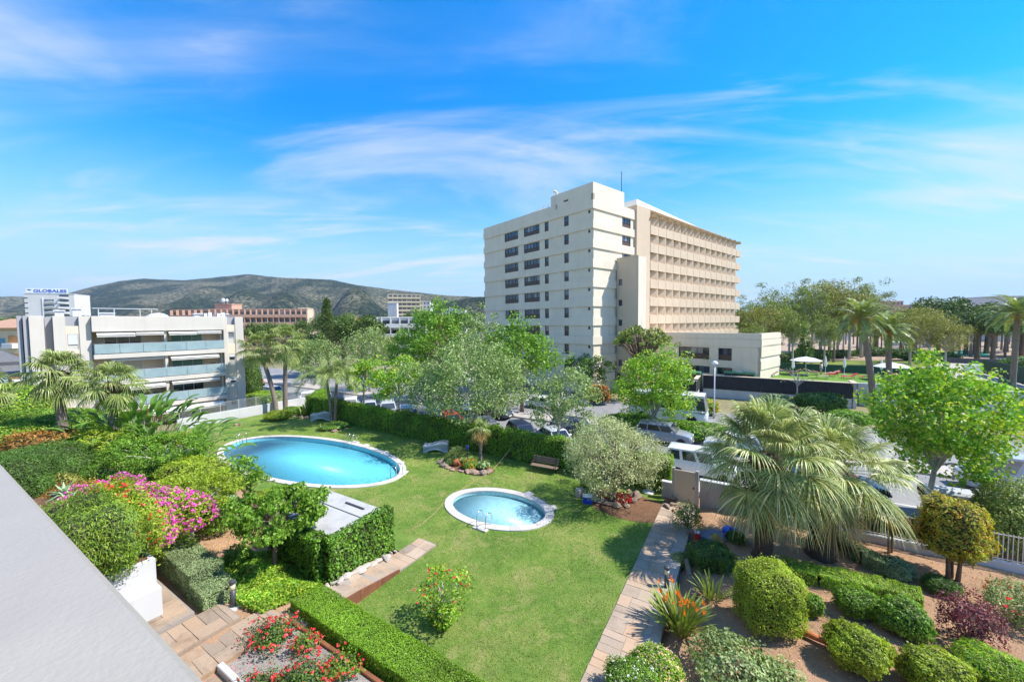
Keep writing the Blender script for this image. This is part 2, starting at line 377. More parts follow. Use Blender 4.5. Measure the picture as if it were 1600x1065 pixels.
M['wood'] = plain('wood', (0.23, 0.12, 0.065), 0.6, 0.3, 10, bmp=0.2)
M['orange_wood'] = plain('orange_wood', (0.52, 0.24, 0.07), 0.6, 0.2, 6)
M['bench_wood'] = plain('bench_wood', (0.23, 0.16, 0.11), 0.7, 0.3, 12, bmp=0.2)
M['white_plastic'] = plain('white_plastic', (0.80, 0.80, 0.79), 0.4, 0.05, 4)
M['black_screen'] = plain('black_screen', (0.028, 0.027, 0.032), 0.8, 0.35, 1.2, coord='Object', bmp=0.2, bscale=3)
M['dark_green_screen'] = plain('dark_green_screen', (0.02, 0.07, 0.045), 0.8, 0.3, 1.0)
M['bollard_dark'] = plain('bollard_dark', (0.06, 0.062, 0.07), 0.45, 0.1, 6)
M['lamp_glass'] = plain('lamp_glass', (0.75, 0.66, 0.45), 0.35, 0.05, 6)
M['blue_plastic'] = plain('blue_plastic', (0.02, 0.06, 0.55), 0.35, 0.1, 3)
M['blue_bag'] = plain('blue_bag', (0.01, 0.14, 0.75), 0.4, 0.2, 5, bmp=0.5, bscale=14)
M['tarp'] = plain('tarp', (0.19, 0.19, 0.23), 0.7, 0.25, 5, bmp=0.4, bscale=10)
M['sack'] = plain('sack', (0.45, 0.30, 0.08), 0.8, 0.2, 7, bmp=0.4, bscale=16)
M['red_plastic'] = plain('red_plastic', (0.62, 0.03, 0.025), 0.4, 0.1, 4)
M['terracotta'] = plain('terracotta', (0.55, 0.17, 0.06), 0.7, 0.2, 7)
M['rope'] = plain('rope', (0.45, 0.30, 0.15), 0.8, 0.2, 9)
M['tyre'] = plain('tyre', (0.018, 0.018, 0.018), 0.8, 0.2, 8)
M['rim'] = plain('rim', (0.50, 0.50, 0.51), 0.3, 0.08, 8, 0.8)
M['headlamp'] = plain('headlamp', (0.75, 0.77, 0.80), 0.1, 0.05, 8)
M['tail_lamp'] = plain('tail_lamp', (0.45, 0.01, 0.01), 0.2, 0.1, 8)
M['plate'] = plain('plate', (0.75, 0.75, 0.72), 0.5, 0.03, 8)
def paint(name, c):
    m, nt, b = new_mat(name); n = noise(nt, 6, 4, 0.6)
    nt.links.new(ramp(nt, n, [(0.3, sc3(c, 0.93)), (0.7, c)]), b.inputs['Base Color'])
    b.inputs['Roughness'].default_value = 0.32; b.inputs['Coat Weight'].default_value = 0.7; b.inputs['Coat Roughness'].default_value = 0.06; return m
for nm, c in dict(white=(0.78, 0.78, 0.77), red=(0.50, 0.012, 0.012), navy=(0.015, 0.02, 0.06), grey=(0.26, 0.28, 0.31), black=(0.012, 0.012, 0.014),
                  silver=(0.50, 0.51, 0.53), blue=(0.03, 0.09, 0.22), darkgrey=(0.07, 0.075, 0.085)).items(): M['car_'+nm] = paint('car_'+nm, c)
M['road_paint'] = plain('road_paint', (0.72, 0.72, 0.70), 0.7, 0.15, 5)
M['bark'] = plain('bark', (0.20, 0.145, 0.10), 0.95, 0.4, 7, bmp=0.8, bscale=18)
M['pale_bark'] = plain('pale_bark', (0.46, 0.43, 0.38), 0.9, 0.35, 5, bmp=0.5, bscale=14)
M['palm_bark'] = plain('palm_bark', (0.23, 0.175, 0.135), 0.95, 0.45, 9, bmp=0.9, bscale=12)
M['dark_palm_bark'] = plain('dark_palm_bark', (0.11, 0.07, 0.045), 0.95, 0.45, 9, bmp=0.9, bscale=12)
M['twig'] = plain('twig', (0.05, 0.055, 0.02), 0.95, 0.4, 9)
G = lambda *c: [(i/(len(c)-1), k) for i, k in enumerate(c)]
M['lf_mid'] = leafy('lf_mid', G((0.065, 0.15, 0.02), (0.115, 0.23, 0.03), (0.19, 0.32, 0.05)))
M['lf_bright'] = leafy('lf_bright', G((0.075, 0.19, 0.02), (0.125, 0.275, 0.028), (0.21, 0.35, 0.04), (0.40, 0.43, 0.07)))
M['lf_lime'] = leafy('lf_lime', G((0.12, 0.20, 0.02), (0.22, 0.31, 0.03), (0.34, 0.40, 0.06)))
M['lf_dark'] = leafy('lf_dark', G((0.03, 0.08, 0.014), (0.06, 0.135, 0.024), (0.11, 0.19, 0.04)), trans=0.2)
M['lf_pine'] = leafy('lf_pine', G((0.03, 0.065, 0.018), (0.06, 0.11, 0.025), (0.11, 0.16, 0.035)), trans=0.15)
M['lf_olive'] = leafy('lf_olive', G((0.19, 0.23, 0.12), (0.32, 0.37, 0.22), (0.50, 0.53, 0.36)), trans=0.2, tcol=(1.1, 1.15, 0.8))
M['lf_silver'] = leafy('lf_silver', G((0.085, 0.15, 0.055), (0.165, 0.245, 0.10), (0.33, 0.40, 0.24)), trans=0.3)
M['lf_grey'] = leafy('lf_grey', G((0.12, 0.19, 0.10), (0.20, 0.28, 0.16), (0.30, 0.37, 0.25)), trans=0.2, tcol=(1.1, 1.15, 0.8))
M['lf_soft'] = leafy('lf_soft', G((0.12, 0.19, 0.08), (0.20, 0.28, 0.13), (0.31, 0.38, 0.21)), trans=0.25)
M['lf_gum'] = leafy('lf_gum', G((0.08, 0.13, 0.03), (0.15, 0.21, 0.05), (0.25, 0.29, 0.09)), trans=0.2)
M['lf_brown'] = leafy('lf_brown', G((0.10, 0.13, 0.03), (0.18, 0.20, 0.05), (0.28, 0.25, 0.08)), trans=0.2)
M['lf_hedge'] = leafy('lf_hedge', G((0.075, 0.165, 0.012), (0.13, 0.26, 0.02), (0.21, 0.36, 0.035)), trans=0.25, patch=0.7)
M['lf_red'] = leafy('lf_red', G((0.16, 0.09, 0.03), (0.28, 0.10, 0.035), (0.20, 0.2, 0.05), (0.40, 0.17, 0.06)), trans=0.25)
M['lf_purple'] = leafy('lf_purple', G((0.05, 0.014, 0.025), (0.12, 0.035, 0.06), (0.26, 0.10, 0.13)), trans=0.25, tcol=(1.4, 0.6, 0.8))
M['lf_nandina'] = leafy('lf_nandina', G((0.10, 0.15, 0.02), (0.22, 0.26, 0.03), (0.36, 0.34, 0.05), (0.42, 0.20, 0.05)))
M['lf_juniper'] = leafy('lf_juniper', G((0.05, 0.11, 0.012), (0.11, 0.20, 0.02), (0.20, 0.28, 0.04)), trans=0.2)
M['lf_ivy'] = leafy('lf_ivy', G((0.035, 0.10, 0.012), (0.08, 0.19, 0.02), (0.16, 0.29, 0.035)), trans=0.25)
M['lf_agave'] = leafy('lf_agave', G((0.22, 0.36, 0.25), (0.28, 0.42, 0.30)), trans=0.1)
M['lf_banana'] = leafy('lf_banana', G((0.035, 0.09, 0.018), (0.07, 0.15, 0.03), (0.12, 0.21, 0.055)), 0.35, 0.3)
M['lf_fan'] = leafy('lf_fan', G((0.13, 0.19, 0.06), (0.22, 0.28, 0.11), (0.38, 0.42, 0.23), (0.52, 0.50, 0.33)), 0.35, 0.22, (1.1, 1.15, 0.7))
M['lf_fan_green'] = leafy('lf_fan_green', G((0.12, 0.17, 0.055), (0.20, 0.255, 0.095), (0.34, 0.375, 0.18)), 0.4, 0.25)
M['lf_date'] = leafy('lf_date', G((0.09, 0.14, 0.045), (0.16, 0.22, 0.075), (0.27, 0.32, 0.14)), 0.4, 0.22)
M['lf_dry'] = leafy('lf_dry', G((0.35, 0.22, 0.09), (0.50, 0.34, 0.16)), 0.7, 0.15)
M['petiole'] = plain('petiole', (0.30, 0.33, 0.12), 0.5, 0.2, 5)
M['date_fruit'] = leafy('date_fruit', G((0.45, 0.20, 0.02), (0.62, 0.33, 0.04)), 0.6, 0.1)
M['fl_red'] = leafy('fl_red', G((0.55, 0.015, 0.03), (0.75, 0.04, 0.06), (0.70, 0.12, 0.22)), 0.5, 0.3, (1.2, 0.6, 0.7))
M['fl_crimson'] = leafy('fl_crimson', G((0.30, 0.01, 0.02), (0.5, 0.02, 0.03)), 0.5, 0.2, (1.2, 0.6, 0.7))
M['fl_magenta'] = leafy('fl_magenta', G((0.42, 0.03, 0.38), (0.58, 0.08, 0.52), (0.70, 0.22, 0.62)), 0.5, 0.35, (1.1, 0.8, 1.1))
M['fl_orange'] = leafy('fl_orange', G((0.75, 0.15, 0.01), (0.85, 0.28, 0.02)), 0.5, 0.3, (1.2, 0.8, 0.6))
M['fl_pink'] = leafy('fl_pink', G((0.75, 0.30, 0.42), (0.80, 0.55, 0.55), (0.85, 0.75, 0.35)), 0.5, 0.3, (1.1, 0.9, 0.9))
M['fl_white'] = leafy('fl_white', G((0.75, 0.73, 0.70), (0.85, 0.82, 0.78)), 0.5, 0.3, (1, 1, 1))
M['skin'] = plain('skin', (0.55, 0.30, 0.20), 0.55, 0.1, 6)
def basin_mat(name, c):
    m, nt, b = new_mat(name); tcn = nd(nt, 'ShaderNodeNewGeometry'); br = nd(nt, 'ShaderNodeTexBrick'); br.offset = 0
    nt.links.new(tcn.outputs['Position'], br.inputs['Vector']); br.inputs['Scale'].default_value = 1
    br.inputs['Brick Width'].default_value = 0.06; br.inputs['Row Height'].default_value = 0.06; br.inputs['Mortar Size'].default_value = 0.004
    br.inputs['Color1'].default_value = (*c, 1); br.inputs['Color2'].default_value = (*sc3(c, 0.85), 1); br.inputs['Mortar'].default_value = (*sc3(c, 1.2), 1)
    nt.links.new(br.outputs[0], b.inputs['Base Color']); b.inputs['Roughness'].default_value = 0.4; return m
M['basin'] = basin_mat('basin', (0.25, 0.65, 0.77)); M['basin_light'] = basin_mat('basin_light', (0.46, 0.68, 0.72))
def water_mat(name, tint):
    m, nt, b = new_mat(name); nt.nodes.remove(b)
    t = nd(nt, 'ShaderNodeBsdfTransparent'); t.inputs[0].default_value = (*tint, 1)
    g = nd(nt, 'ShaderNodeBsdfGlossy'); g.inputs['Roughness'].default_value = 0.03
    n1 = noise(nt, 3.4, 3, 0.6, 'World', dist=1.0); n2 = noise(nt, 11, 2, 0.5, 'World')
    ad = nd(nt, 'ShaderNodeMath', operation='MULTIPLY_ADD'); nt.links.new(n2, ad.inputs[0]); ad.inputs[1].default_value = 0.35; nt.links.new(n1, ad.inputs[2])
    bp = nd(nt, 'ShaderNodeBump'); bp.inputs['Strength'].default_value = 0.55; bp.inputs['Distance'].default_value = 0.065; nt.links.new(ad.outputs[0], bp.inputs['Height'])
    nt.links.new(bp.outputs[0], g.inputs['Normal'])
    fr = nd(nt, 'ShaderNodeFresnel'); fr.inputs[0].default_value = 1.33; nt.links.new(bp.outputs[0], fr.inputs['Normal'])
    mx = nd(nt, 'ShaderNodeMixShader'); nt.links.new(fr.outputs[0], mx.inputs[0]); nt.links.new(t.outputs[0], mx.inputs[1]); nt.links.new(g.outputs[0], mx.inputs[2])
    nt.links.new(mx.outputs[0], nt.nodes['Material Output'].inputs[0]); return m
M['water'] = water_mat('water', (0.74, 0.95, 1.0)); M['water_light'] = water_mat('water_light', (0.85, 0.97, 1.0))

# ------------------------------------------------------------------ ground sheets
def sheet(name, outer, z, m, holes=(), zf=None):
    loops = [[Vector((p[0], p[1], 0)) for p in l] for l in [outer, *holes]]
    pts = [p for l in loops for p in l]; tri = tessellate_polygon(loops); fs = []
    for t in tri:
        a, b_, c = (pts[i] for i in t)
        ar = (b_.x-a.x)*(c.y-a.y) - (b_.y-a.y)*(c.x-a.x)
        if abs(ar) < 1e-9: continue
        fs.append(t if ar > 0 else (t[0], t[2], t[1]))
    me = bpy.data.meshes.new(name); me.from_pydata([(p.x, p.y, z) for p in pts], [], fs); me.update(); me.materials.append(m)
    return structure(put(name, me))
def SP(pts): return [S(a, n).xy for a, n in pts]
PLOT = [(-62, -34), (48, -34), (48, 2.6), (-62, 2.6)]
def ellipse(c, ra, rn, k, wob=0.0): return [(c[0]+ra*math.cos(i*2*math.pi/k), c[1]+rn*math.sin(i*2*math.pi/k)) for i in range(k)]
BP, BA, BN = (-24.58, -7.26), 9.36, 4.06
SPc, SA, SB = (-7.63, -6.64), 3.17, 2.20
def ell(c, ra, rn, k=72):
    t = R(2.9)
    return [(c[0]+ra*math.cos(q)*math.cos(t)-rn*math.sin(q)*math.sin(t), c[1]+ra*math.cos(q)*math.sin(t)+rn*math.sin(q)*math.cos(t)) for q in [i*2*math.pi/k for i in range(k)]]
LAWN = [(-42.6, -12.5), (-33, -12.4), (-16.5, -11.9), (-8.0, -11.2), (-8.0, -16.0), (-8.0, -17.1), (-0.02, -17.1), (-0.02, 0.9), (-42.6, 0.9)]
LAWN = [(-42.6, -12.5), (-33, -12.4), (-16.5, -12.2), (-9.13, -12.2), (-9.13, -11.0), (-8.0, -11.0), (-8.0, -17.1), (-0.02, -17.1), (-0.02, 0.9), (-42.6, 0.9)]
sheet('ground', [(-6000, -400), (6000, -400), (6000, 9000), (-6000, 9000)], -0.30, M['earth'], [SP(ell(BP, BA-.1, BN-.1)), SP(ell(SPc, SA-.1, SB-.1))])
sheet('lawn', SP(LAWN), 0.0, M['lawn'], [SP(ell(BP, BA-.1, BN-.1)), SP(ell(SPc, SA-.1, SB-.1))])
sheet('street', SP([(-160, 2.6), (120, 2.6), (120, 11.4), (-160, 11.4)]), -0.12, M['asphalt'])
sheet('side_road', SP([(-160, 13.6), (120, 13.6), (120, 24.5), (-160, 24.5)]), -0.13, M['asphalt'])
structure(MB().prism(SP([(-80, 0.9), (60, 0.9), (60, 2.55), (-80, 2.55)]), -0.25, 0.01).build('pavement', M['pavement']))
structure(MB().prism(SP([(-80, 2.55), (60, 2.55), (60, 2.72), (-80, 2.72)]), -0.25, 0.016).build('kerb', M['kerb']))
structure(MB().prism(SP([(-80, 11.3), (60, 11.3), (60, 13.8), (-80, 13.8)]), -0.25, 0.03).build('median', M['pavement']))
for a in range(-90, 70, 5):
    structure(MB().prism(SP([(a, 4.95), (a+2.4, 4.95), (a+2.4, 5.05), (a, 5.05)]), -0.119, -0.115).build('road_marking', M['road_paint']))
# lawn beyond: park, sand court
sheet('park_lawn', [(24, 74), (90, 50), (150, 60), (190, 120), (40, 120)], -0.26, M['park_grass'])
sheet('sand_court', [(22, 100), (210, 92), (420, 260), (60, 300)], -0.22, M['sand'])
# soil beds: gently uneven height fields
def height_bed(name, a0, a1, n0, n1, zf, m, step=0.5):
    A = np.arange(a0, a1+1e-6, step); N = np.arange(n0, n1+1e-6, step)
    V = []; idx = {}
    for i, a in enumerate(A):
        for j, n in enumerate(N):
            p = S(a, n); V.append((p.x, p.y, zf(a, n)))
    w = len(N); Fq = [(i*w+j, i*w+j+1, (i+1)*w+j+1, (i+1)*w+j) for i in range(len(A)-1) for j in range(w-1)]
    me = np_mesh(name, np.array(V), np.array(Fq)[:, ::-1], m, True); return structure(put(name, me))
rr = random.Random(3)
def wob(a, n): return 0.05*math.sin(a*1.7+n*0.6)+0.04*math.sin(n*2.3-a*0.7)+0.02*math.sin(a*5.1+n*4.3)
def sstep(x, e0, e1): t = min(1, max(0, (x-e0)/(e1-e0))); return t*t*(3-2*t)
def z_left(a, n):
    if a > -9.3: return -0.2 - 0.3*sstep(a, -9.3, -9.1)
    return -0.06 + 0.62*sstep(-n, 14.2, 18.0) + 0.5*sstep(-a, 15, 26)*sstep(-n, 12.0, 15.0) + 0.9*sstep(-a, 26, 44)*sstep(-n, 12.0, 17) + wob(a, n)*0.5 - 0.4*sstep(n, -12.6, -11.6)
def z_right(a, n): return -0.03 + wob(a, n)*0.55 + 0.25*sstep(a, 4, 16)*sstep(-n, 5, 14) - 0.35*sstep(-a, -2.2, -1.5)
height_bed('garden_soil', -62, -9.0, -30, -11.5, z_left, M['soil'])
height_bed('flowerbed_soil', 1.4, 46, -26, 1.5, z_right, M['soil'])
structure(MB().prism(SP([(-9.4, -20.0), (0.5, -20.0), (0.5, -17.15), (-9.4, -17.15)]), -0.3, 0.42).build('gravel_bed', M['gravel']))
structure(MB().prism(SP([(-9.5, -34), (1.5, -34), (1.5, -20.0), (-9.5, -20.0)]), -0.3, 0.35).build('near_ground', M['soil']))
structure(MB().prism(SP([(-62, -34), (-9.5, -34), (-9.5, -29.5), (-62, -29.5)]), -0.3, 0.5).build('near_ground', M['soil']))

# hills: one terrain behind the town
RIDGE = [(-900, 485), (-500, 478), (-200, 474), (0, 463), (60, 464), (110, 458), (150, 447), (190, 438), (230, 434), (290, 438), (345, 432), (392, 428), (450, 433), (520, 436), (560, 445),
         (605, 451), (650, 456), (700, 461), (757, 465), (840, 476), (950, 488), (1100, 497), (1300, 500)]
def hills():
    rng = np.random.default_rng(5); cols = 420; rows = 70
    pxs = np.linspace(-900, 1300, cols); rx = np.array([p for p, _ in RIDGE]); ry = np.array([q for _, q in RIDGE])
    rpy = np.interp(pxs, rx, ry) + np.convolve(rng.normal(0, 1.0, cols+8), np.ones(9)/9, 'valid')
    depth_ridge = 2100 + 260*np.sin(pxs*0.006) + 120*np.sin(pxs*0.021+1)
    V = np.zeros((rows, cols, 3)); k = np.linspace(0, 1.25, rows)
    ang = (pxs-800)/F_PX
    ph = rng.uniform(0, 6.28, 24); fr = rng.uniform(0.004, 0.03, 24); gr = rng.uniform(0.002, 0.018, 24)
    for j in range(rows):
        t = k[j]; d = 900 + (depth_ridge-900)*t
        X = ang*d; Y = d
        hz_ = np.array([CAM_H + ray(px, py).z/ray(px, py).y*dr for px, py, dr in zip(pxs, rpy, depth_ridge)])
        prof = np.where(t <= 1, (t**1.6)*0.92 + 0.08*t, 1 - (t-1)*1.5)
        g = sum(np.sin(X*f + Y*q + p)/(1+60*f) for f, q, p in zip(fr, gr, ph))
        h = -1 + hz_*prof + g*15.0*np.clip(t*2.2, 0, 1)*np.clip(1.0-t, 0.0, 1)*2.2
        V[j, :, 0] = X; V[j, :, 1] = Y; V[j, :, 2] = np.where(t >= 0.02, h, -2)
    Fq = np.array([[j*cols+i, j*cols+i+1, (j+1)*cols+i+1, (j+1)*cols+i] for j in range(rows-1) for i in range(cols-1)])
    m, nt, b = new_mat('hill_wood')
    n1 = noise(nt, 0.0035, 8, 0.62, 'World'); n2 = noise(nt, 0.075, 6, 0.8, 'World'); n3 = noise(nt, 0.010, 6, 0.7, 'World')
    wood = ramp(nt, n2, [(0.42, (0.007, 0.016, 0.008)), (0.50, (0.027, 0.048, 0.018)), (0.60, (0.11, 0.12, 0.055))])
    scrub = ramp(nt, n2, [(0.42, (0.03, 0.045, 0.02)), (0.5, (0.14, 0.145, 0.065)), (0.58, (0.40, 0.33, 0.22))])
    c = mixc(nt, ramp(nt, n1, [(0.46, (0, 0, 0)), (0.58, (1, 1, 1))]), wood, scrub)
    c = mixc(nt, ramp(nt, n3, [(0.66, (0, 0, 0)), (0.73, (0.9, 0.9, 0.9))]), c, (0.36, 0.24, 0.15))
    nt.links.new(c, b.inputs['Base Color']); b.inputs['Roughness'].default_value = 1.0; b.inputs['Specular IOR Level'].default_value = 0.0
    bump(nt, b, n2, 1.0, 22.0)
    structure(put('hills', np_mesh('hills', V.reshape(-1, 3), Fq, m, True)))
hills()

# ------------------------------------------------------------------ paths with single slabs
SLAB_MESH = {}
def slab_mesh(w, h, m, k):
    key = (round(w, 2), round(h, 2), m.name, k)
    if key not in SLAB_MESH:
        r_ = random.Random(hash((round(w*100), round(h*100), k)) & 0xffff); j = lambda: r_.uniform(-.012, .012)
        b = MB(); x = w/2-.008; y = h/2-.008
        c = [(-x+j(), -y+j()), (x+j(), -y+j()), (x+j(), y+j()), (-x+j(), y+j())]
        t = [r_.uniform(-.006, .006) for _ in range(4)]
        vs = [(p[0], p[1], -.07) for p in c] + [(p[0], p[1], -.012+q) for p, q in zip(c, t)] + [(p[0]*.992, p[1]*.988, q) for p, q in zip(c, t)]
        b.add(vs, [(0,1,5,4),(1,2,6,5),(2,3,7,6),(3,0,4,7),(4,5,9,8),(5,6,10,9),(6,7,11,10),(7,4,8,11),(8,9,10,11)])
        SLAB_MESH[key] = b.mesh('paving_slab', m)
    return SLAB_MESH[key]
def pave(path, a0, a1, n0, n1, zf, m, cell=0.62, along='n', rng=None):
    """slabs of a path running along n (or a): rows of mixed slabs, each one an object of its own"""
    rng = rng or random.Random(1); t = n0 if along == 'n' else a0; end = n1 if along == 'n' else a1; lo, hi = (a0, a1) if along == 'n' else (n0, n1); wd = hi-lo
    while t < end-0.05:
        h = min(cell, end-t); pat = rng.random(); cells = []
        if pat < .35: f = rng.choice((.5, .42, .6)); cells = [(0, f, 0, 1), (f, 1, 0, 1)]
        elif pat < .6: cells = [(0, 1, 0, .5), (0, 1, .5, 1)]
        elif pat < .8: cells = [(0, .62, 0, .5), (0, .62, .5, 1), (.62, 1, 0, 1)]
        else: cells = [(0, .36, 0, 1), (.36, 1, 0, .5), (.36, 1, .5, 1)]
        nsub = max(1, round(wd/1.3))
        for s_ in range(nsub):
            for c in cells:
                u0 = lo+wd*(s_+c[0])/nsub; u1 = lo+wd*(s_+c[1])/nsub; v0 = t+h*c[2]; v1 = t+h*c[3]
                uc, vc = (u0+u1)/2, (v0+v1)/2
                (a, n) = (uc, vc) if along == 'n' else (vc, uc); w, hh = (u1-u0, v1-v0) if along == 'n' else (v1-v0, u1-u0)
                p = S(a, n, zf(a, n))
                put('paving_slab', slab_mesh(w, hh, m, rng.randrange(3)), path, p, S_ANG)
        t += h
rp = random.Random(11)
footpath = structure(MB().prism(SP([(0.0, -19.5), (1.14, -19.5), (1.14, -1.6), (0.0, -1.6)]), -0.25, 0.034).build('footpath', M['concrete']))
pave(footpath, 0.0, 1.14, -16.8, -1.6, lambda a, n: 0.05, M['slab'], 0.62, 'n', rp)
structure(MB().prism(SP([(1.14, -19.5), (1.62, -19.5), (1.62, -1.6), (1.14, -1.6)]), -0.25, 0.03).build('path_edging', M['concrete']))
# short path beside the pump house, a step above the lawn at its near end
zp2 = lambda a, n: 0.03 + 0.40*sstep(-n, 12.5, 16.2)
def ramp_strip(name, a0, a1, n0, n1, zf, m, dz=-.016, k=12):
    vs = []; fs = []
    for i in range(k+1):
        n = n0+(n1-n0)*i/k; z = zf(0, n)+dz
        for a in (a0, a1): p = S(a, n); vs += [(p.x, p.y, z), (p.x, p.y, -.3)]
    for i in range(k):
        q = i*4; fs += [(q, q+2, q+6, q+4), (q+1, q, q+4, q+5), (q+2, q+3, q+7, q+6)]
    fs += [(0, 1, 3, 2), (k*4, k*4+2, k*4+3, k*4+1)]
    return structure(MB().add(vs, fs).build(name, m))
sidepath = ramp_strip('side_path', -9.12, -8.05, -17.3, -11.0, zp2, M['concrete'])
pave(sidepath, -9.12, -8.05, -17.2, -11.05, zp2, M['slab'], 0.7, 'n', rp)
ed = thing('rust_edging', 'rusty brown steel edging between the pump house path and the lawn', 'edging', S(-8.02, -14.5), S_ANG)
for i in range(4):
    n = -16.9+i*0.92; z0, z1 = zp2(0, n)+.05, zp2(0, n+.9)+.05; y0, y1 = n+14.505, n+14.5+.915
    MB().add([(-.03, y0, -.2), (.03, y0, -.2), (.03, y1, -.2), (-.03, y1, -.2), (-.03, y0, z0), (.03, y0, z0), (.03, y1, z1), (-.03, y1, z1)], [(0,3,2,1),(4,5,6,7),(0,1,5,4),(1,2,6,5),(2,3,7,6),(3,0,4,7)]).build('edging_strip', M['rust'], ed)
# terrace path with steps on the left
tp = structure(MB().prism(SP([(-20, -20.5), (-11.2, -20.5), (-11.2, -18.85), (-20, -18.85)]), -0.2, 0.832).build('garden_path', M['concrete']))
pave(tp, -20, -11.25, -20.45, -18.9, lambda a, n: 0.85, M['slab_dark'], 0.75, 'a', rp)
tp2 = structure(MB().prism(SP([(-11.2, -21.5), (-9.9, -21.5), (-9.9, -18.1), (-11.2, -18.1)]), -0.2, 0.692).build('garden_step', M['slab_dark']))
pave(tp2, -11.18, -9.92, -21.45, -18.15, lambda a, n: 0.71, M['slab_dark'], 0.75, 'n', rp)
tp3 = structure(MB().prism(SP([(-9.9, -21.5), (-8.6, -21.5), (-8.6, -17.3), (-9.9, -17.3)]), -0.2, 0.552).build('garden_step', M['slab_dark']))
pave(tp3, -9.88, -8.62, -21.45, -17.35, lambda a, n: 0.57, M['slab_dark'], 0.75, 'n', rp)
structure(MB().prism(SP([(-8.6, -21.3), (-7.3, -21.3), (-7.3, -19.2), (-8.6, -19.2)]), -0.2, 0.43).build('garden_step', M['slab_dark']))

# ------------------------------------------------------------------ pools
def pool(name, label, c, ra, rn, cop_w, depth, bm, wm, stones):
    base = S(c[0], c[1]); t = thing(name, label, 'pool', base, S_ANG)
    rel = lambda pts: [(a-c[0], n-c[1]) for a, n in pts]
    # local frame: x along the street, y away from it
    k = 96; inn = rel(ell(c, ra-cop_w, rn-cop_w, k)); b = MB()
    vs = [(p[0], p[1], 0.0) for p in inn] + [(p[0]*.997, p[1]*.997, -depth+.1) for p in inn] + [(p[0]*.985, p[1]*.985, -depth) for p in inn]
    fs = []
    for r0 in (0, k): fs += [(r0+i, r0+k+i, r0+k+(i+1) % k, r0+(i+1) % k) for i in range(k)]
    fs.append(tuple(range(2*k, 3*k))); b.add(vs, fs).build('basin', bm, t, True)
    w = MB(); w.add([(p[0]*.999, p[1]*.999, -.02) for p in inn], [tuple(range(k))]); w.build('water', wm, t)
    out = rel(ell(c, ra, rn, stones*4)); inn2 = rel(ell(c, ra-cop_w-.03, rn-cop_w-.03, stones*4))
    for i in range(stones):
        s = MB(); ids = [(i*4+q) % (stones*4) for q in range(5)]
        po = [Vector(out[q]) for q in ids]; pi = [Vector(inn2[q]) for q in ids]
        po[0] = po[0].lerp(po[1], .03); po[4] = po[4].lerp(po[3], .03); pi[0] = pi[0].lerp(pi[1], .03); pi[4] = pi[4].lerp(pi[3], .03)
        n = 5; vs = []
        for ring, sh in ((po, .0), (po, .012), (pi, .012), (pi, 0)):
            pass
        V_ = [(*p, -.12) for p in po] + [(*p, .05) for p in po] + [(*p.lerp(q, .06), .062) for p, q in zip(po, pi)] + [(*q.lerp(p, .06), .062) for p, q in zip(po, pi)] + [(*q, .045) for q in pi] + [(*q, -.04) for q in pi]
        fs = []
        for r_ in range(5): fs += [(r_*n+j, r_*n+j+1, (r_+1)*n+j+1, (r_+1)*n+j) for j in range(4)]
        fs = [tuple(reversed(f)) for f in fs]
        fs += [tuple(r_*n for r_ in range(6)), tuple(reversed([r_*n+4 for r_ in range(6)]))]
        s.add(V_, fs).build('coping_stone', M['coping'], t)
    return t
POOL1 = pool('swimming_pool', 'large oval swimming pool with pale stone coping in the lawn', BP, BA, BN, .42, .34, M['basin'], M['water'], 60)
POOL2 = pool('wading_pool', 'small oval paddling pool with pale coping and light blue floor', SPc, SA, SB, .42, .25, M['basin_light'], M['water_light'], 32)
def ladder(label, a, n, ang):
    t = thing('pool_ladder', label, 'ladder', S(a, n, .06), S_ANG+ang, 'steel ladders at the pools')
    for s in (-.26, .26):
        pts = [(s, -.34, -.08), (s, -.34, .45)] + [(s, -.34+.26*(1-math.cos(q)), .45+.22*math.sin(q)) for q in (.5, 1.1, 1.57, 2.1, 2.7)] + [(s, .2, .35), (s, .22, -.12), (s, .22, -.5)]
        MB().tube(pts, .024, 8).build('rail', M['steel'], t, True)
    for z in (-.22, -.4): MB().bbox(-.26, .26, .19, .27, z-.015, z+.015, .008).build('tread', M['steel'], t)
    MB().bbox(-.4, .4, -.52, -.28, -.1, .012, .01).build('foot_block', M['coping'], t)
ladder('steel ladder at the end of the large pool facing the white garden wall', -33.35, -7.7, R(-90))
ladder('steel ladder on the hedge side of the large pool', -24.4, -3.42, R(180))
ladder('steel ladder at the end of the large pool towards the small pool', -15.9, -6.3, R(90))
ladder('steel ladder at the small paddling pool', -7.1, -8.55, R(0))
for (c, ra, rn, qs) in ((BP, BA, BN, (62, 40, 22, 80)), (SPc, SA, SB, (38, 78))):
    for q in qs:
        p = (c[0]+(ra+.12)*math.cos(R(q)), c[1]+(rn+.12)*math.sin(R(q)))
        tg = MB().bbox(-.24, .24, -.24, .24, -.1, .045, .01).build('skimmer_lid', M['coping'], None, False, S(*p), S_ANG+R(q))
        tag(tg, 'square pale skimmer cover set in the lawn against the %s pool edge' % ('large' if rn > 3 else 'small'), 'cover', 'skimmer covers of the %s pool' % ('large' if rn > 3 else 'small'))
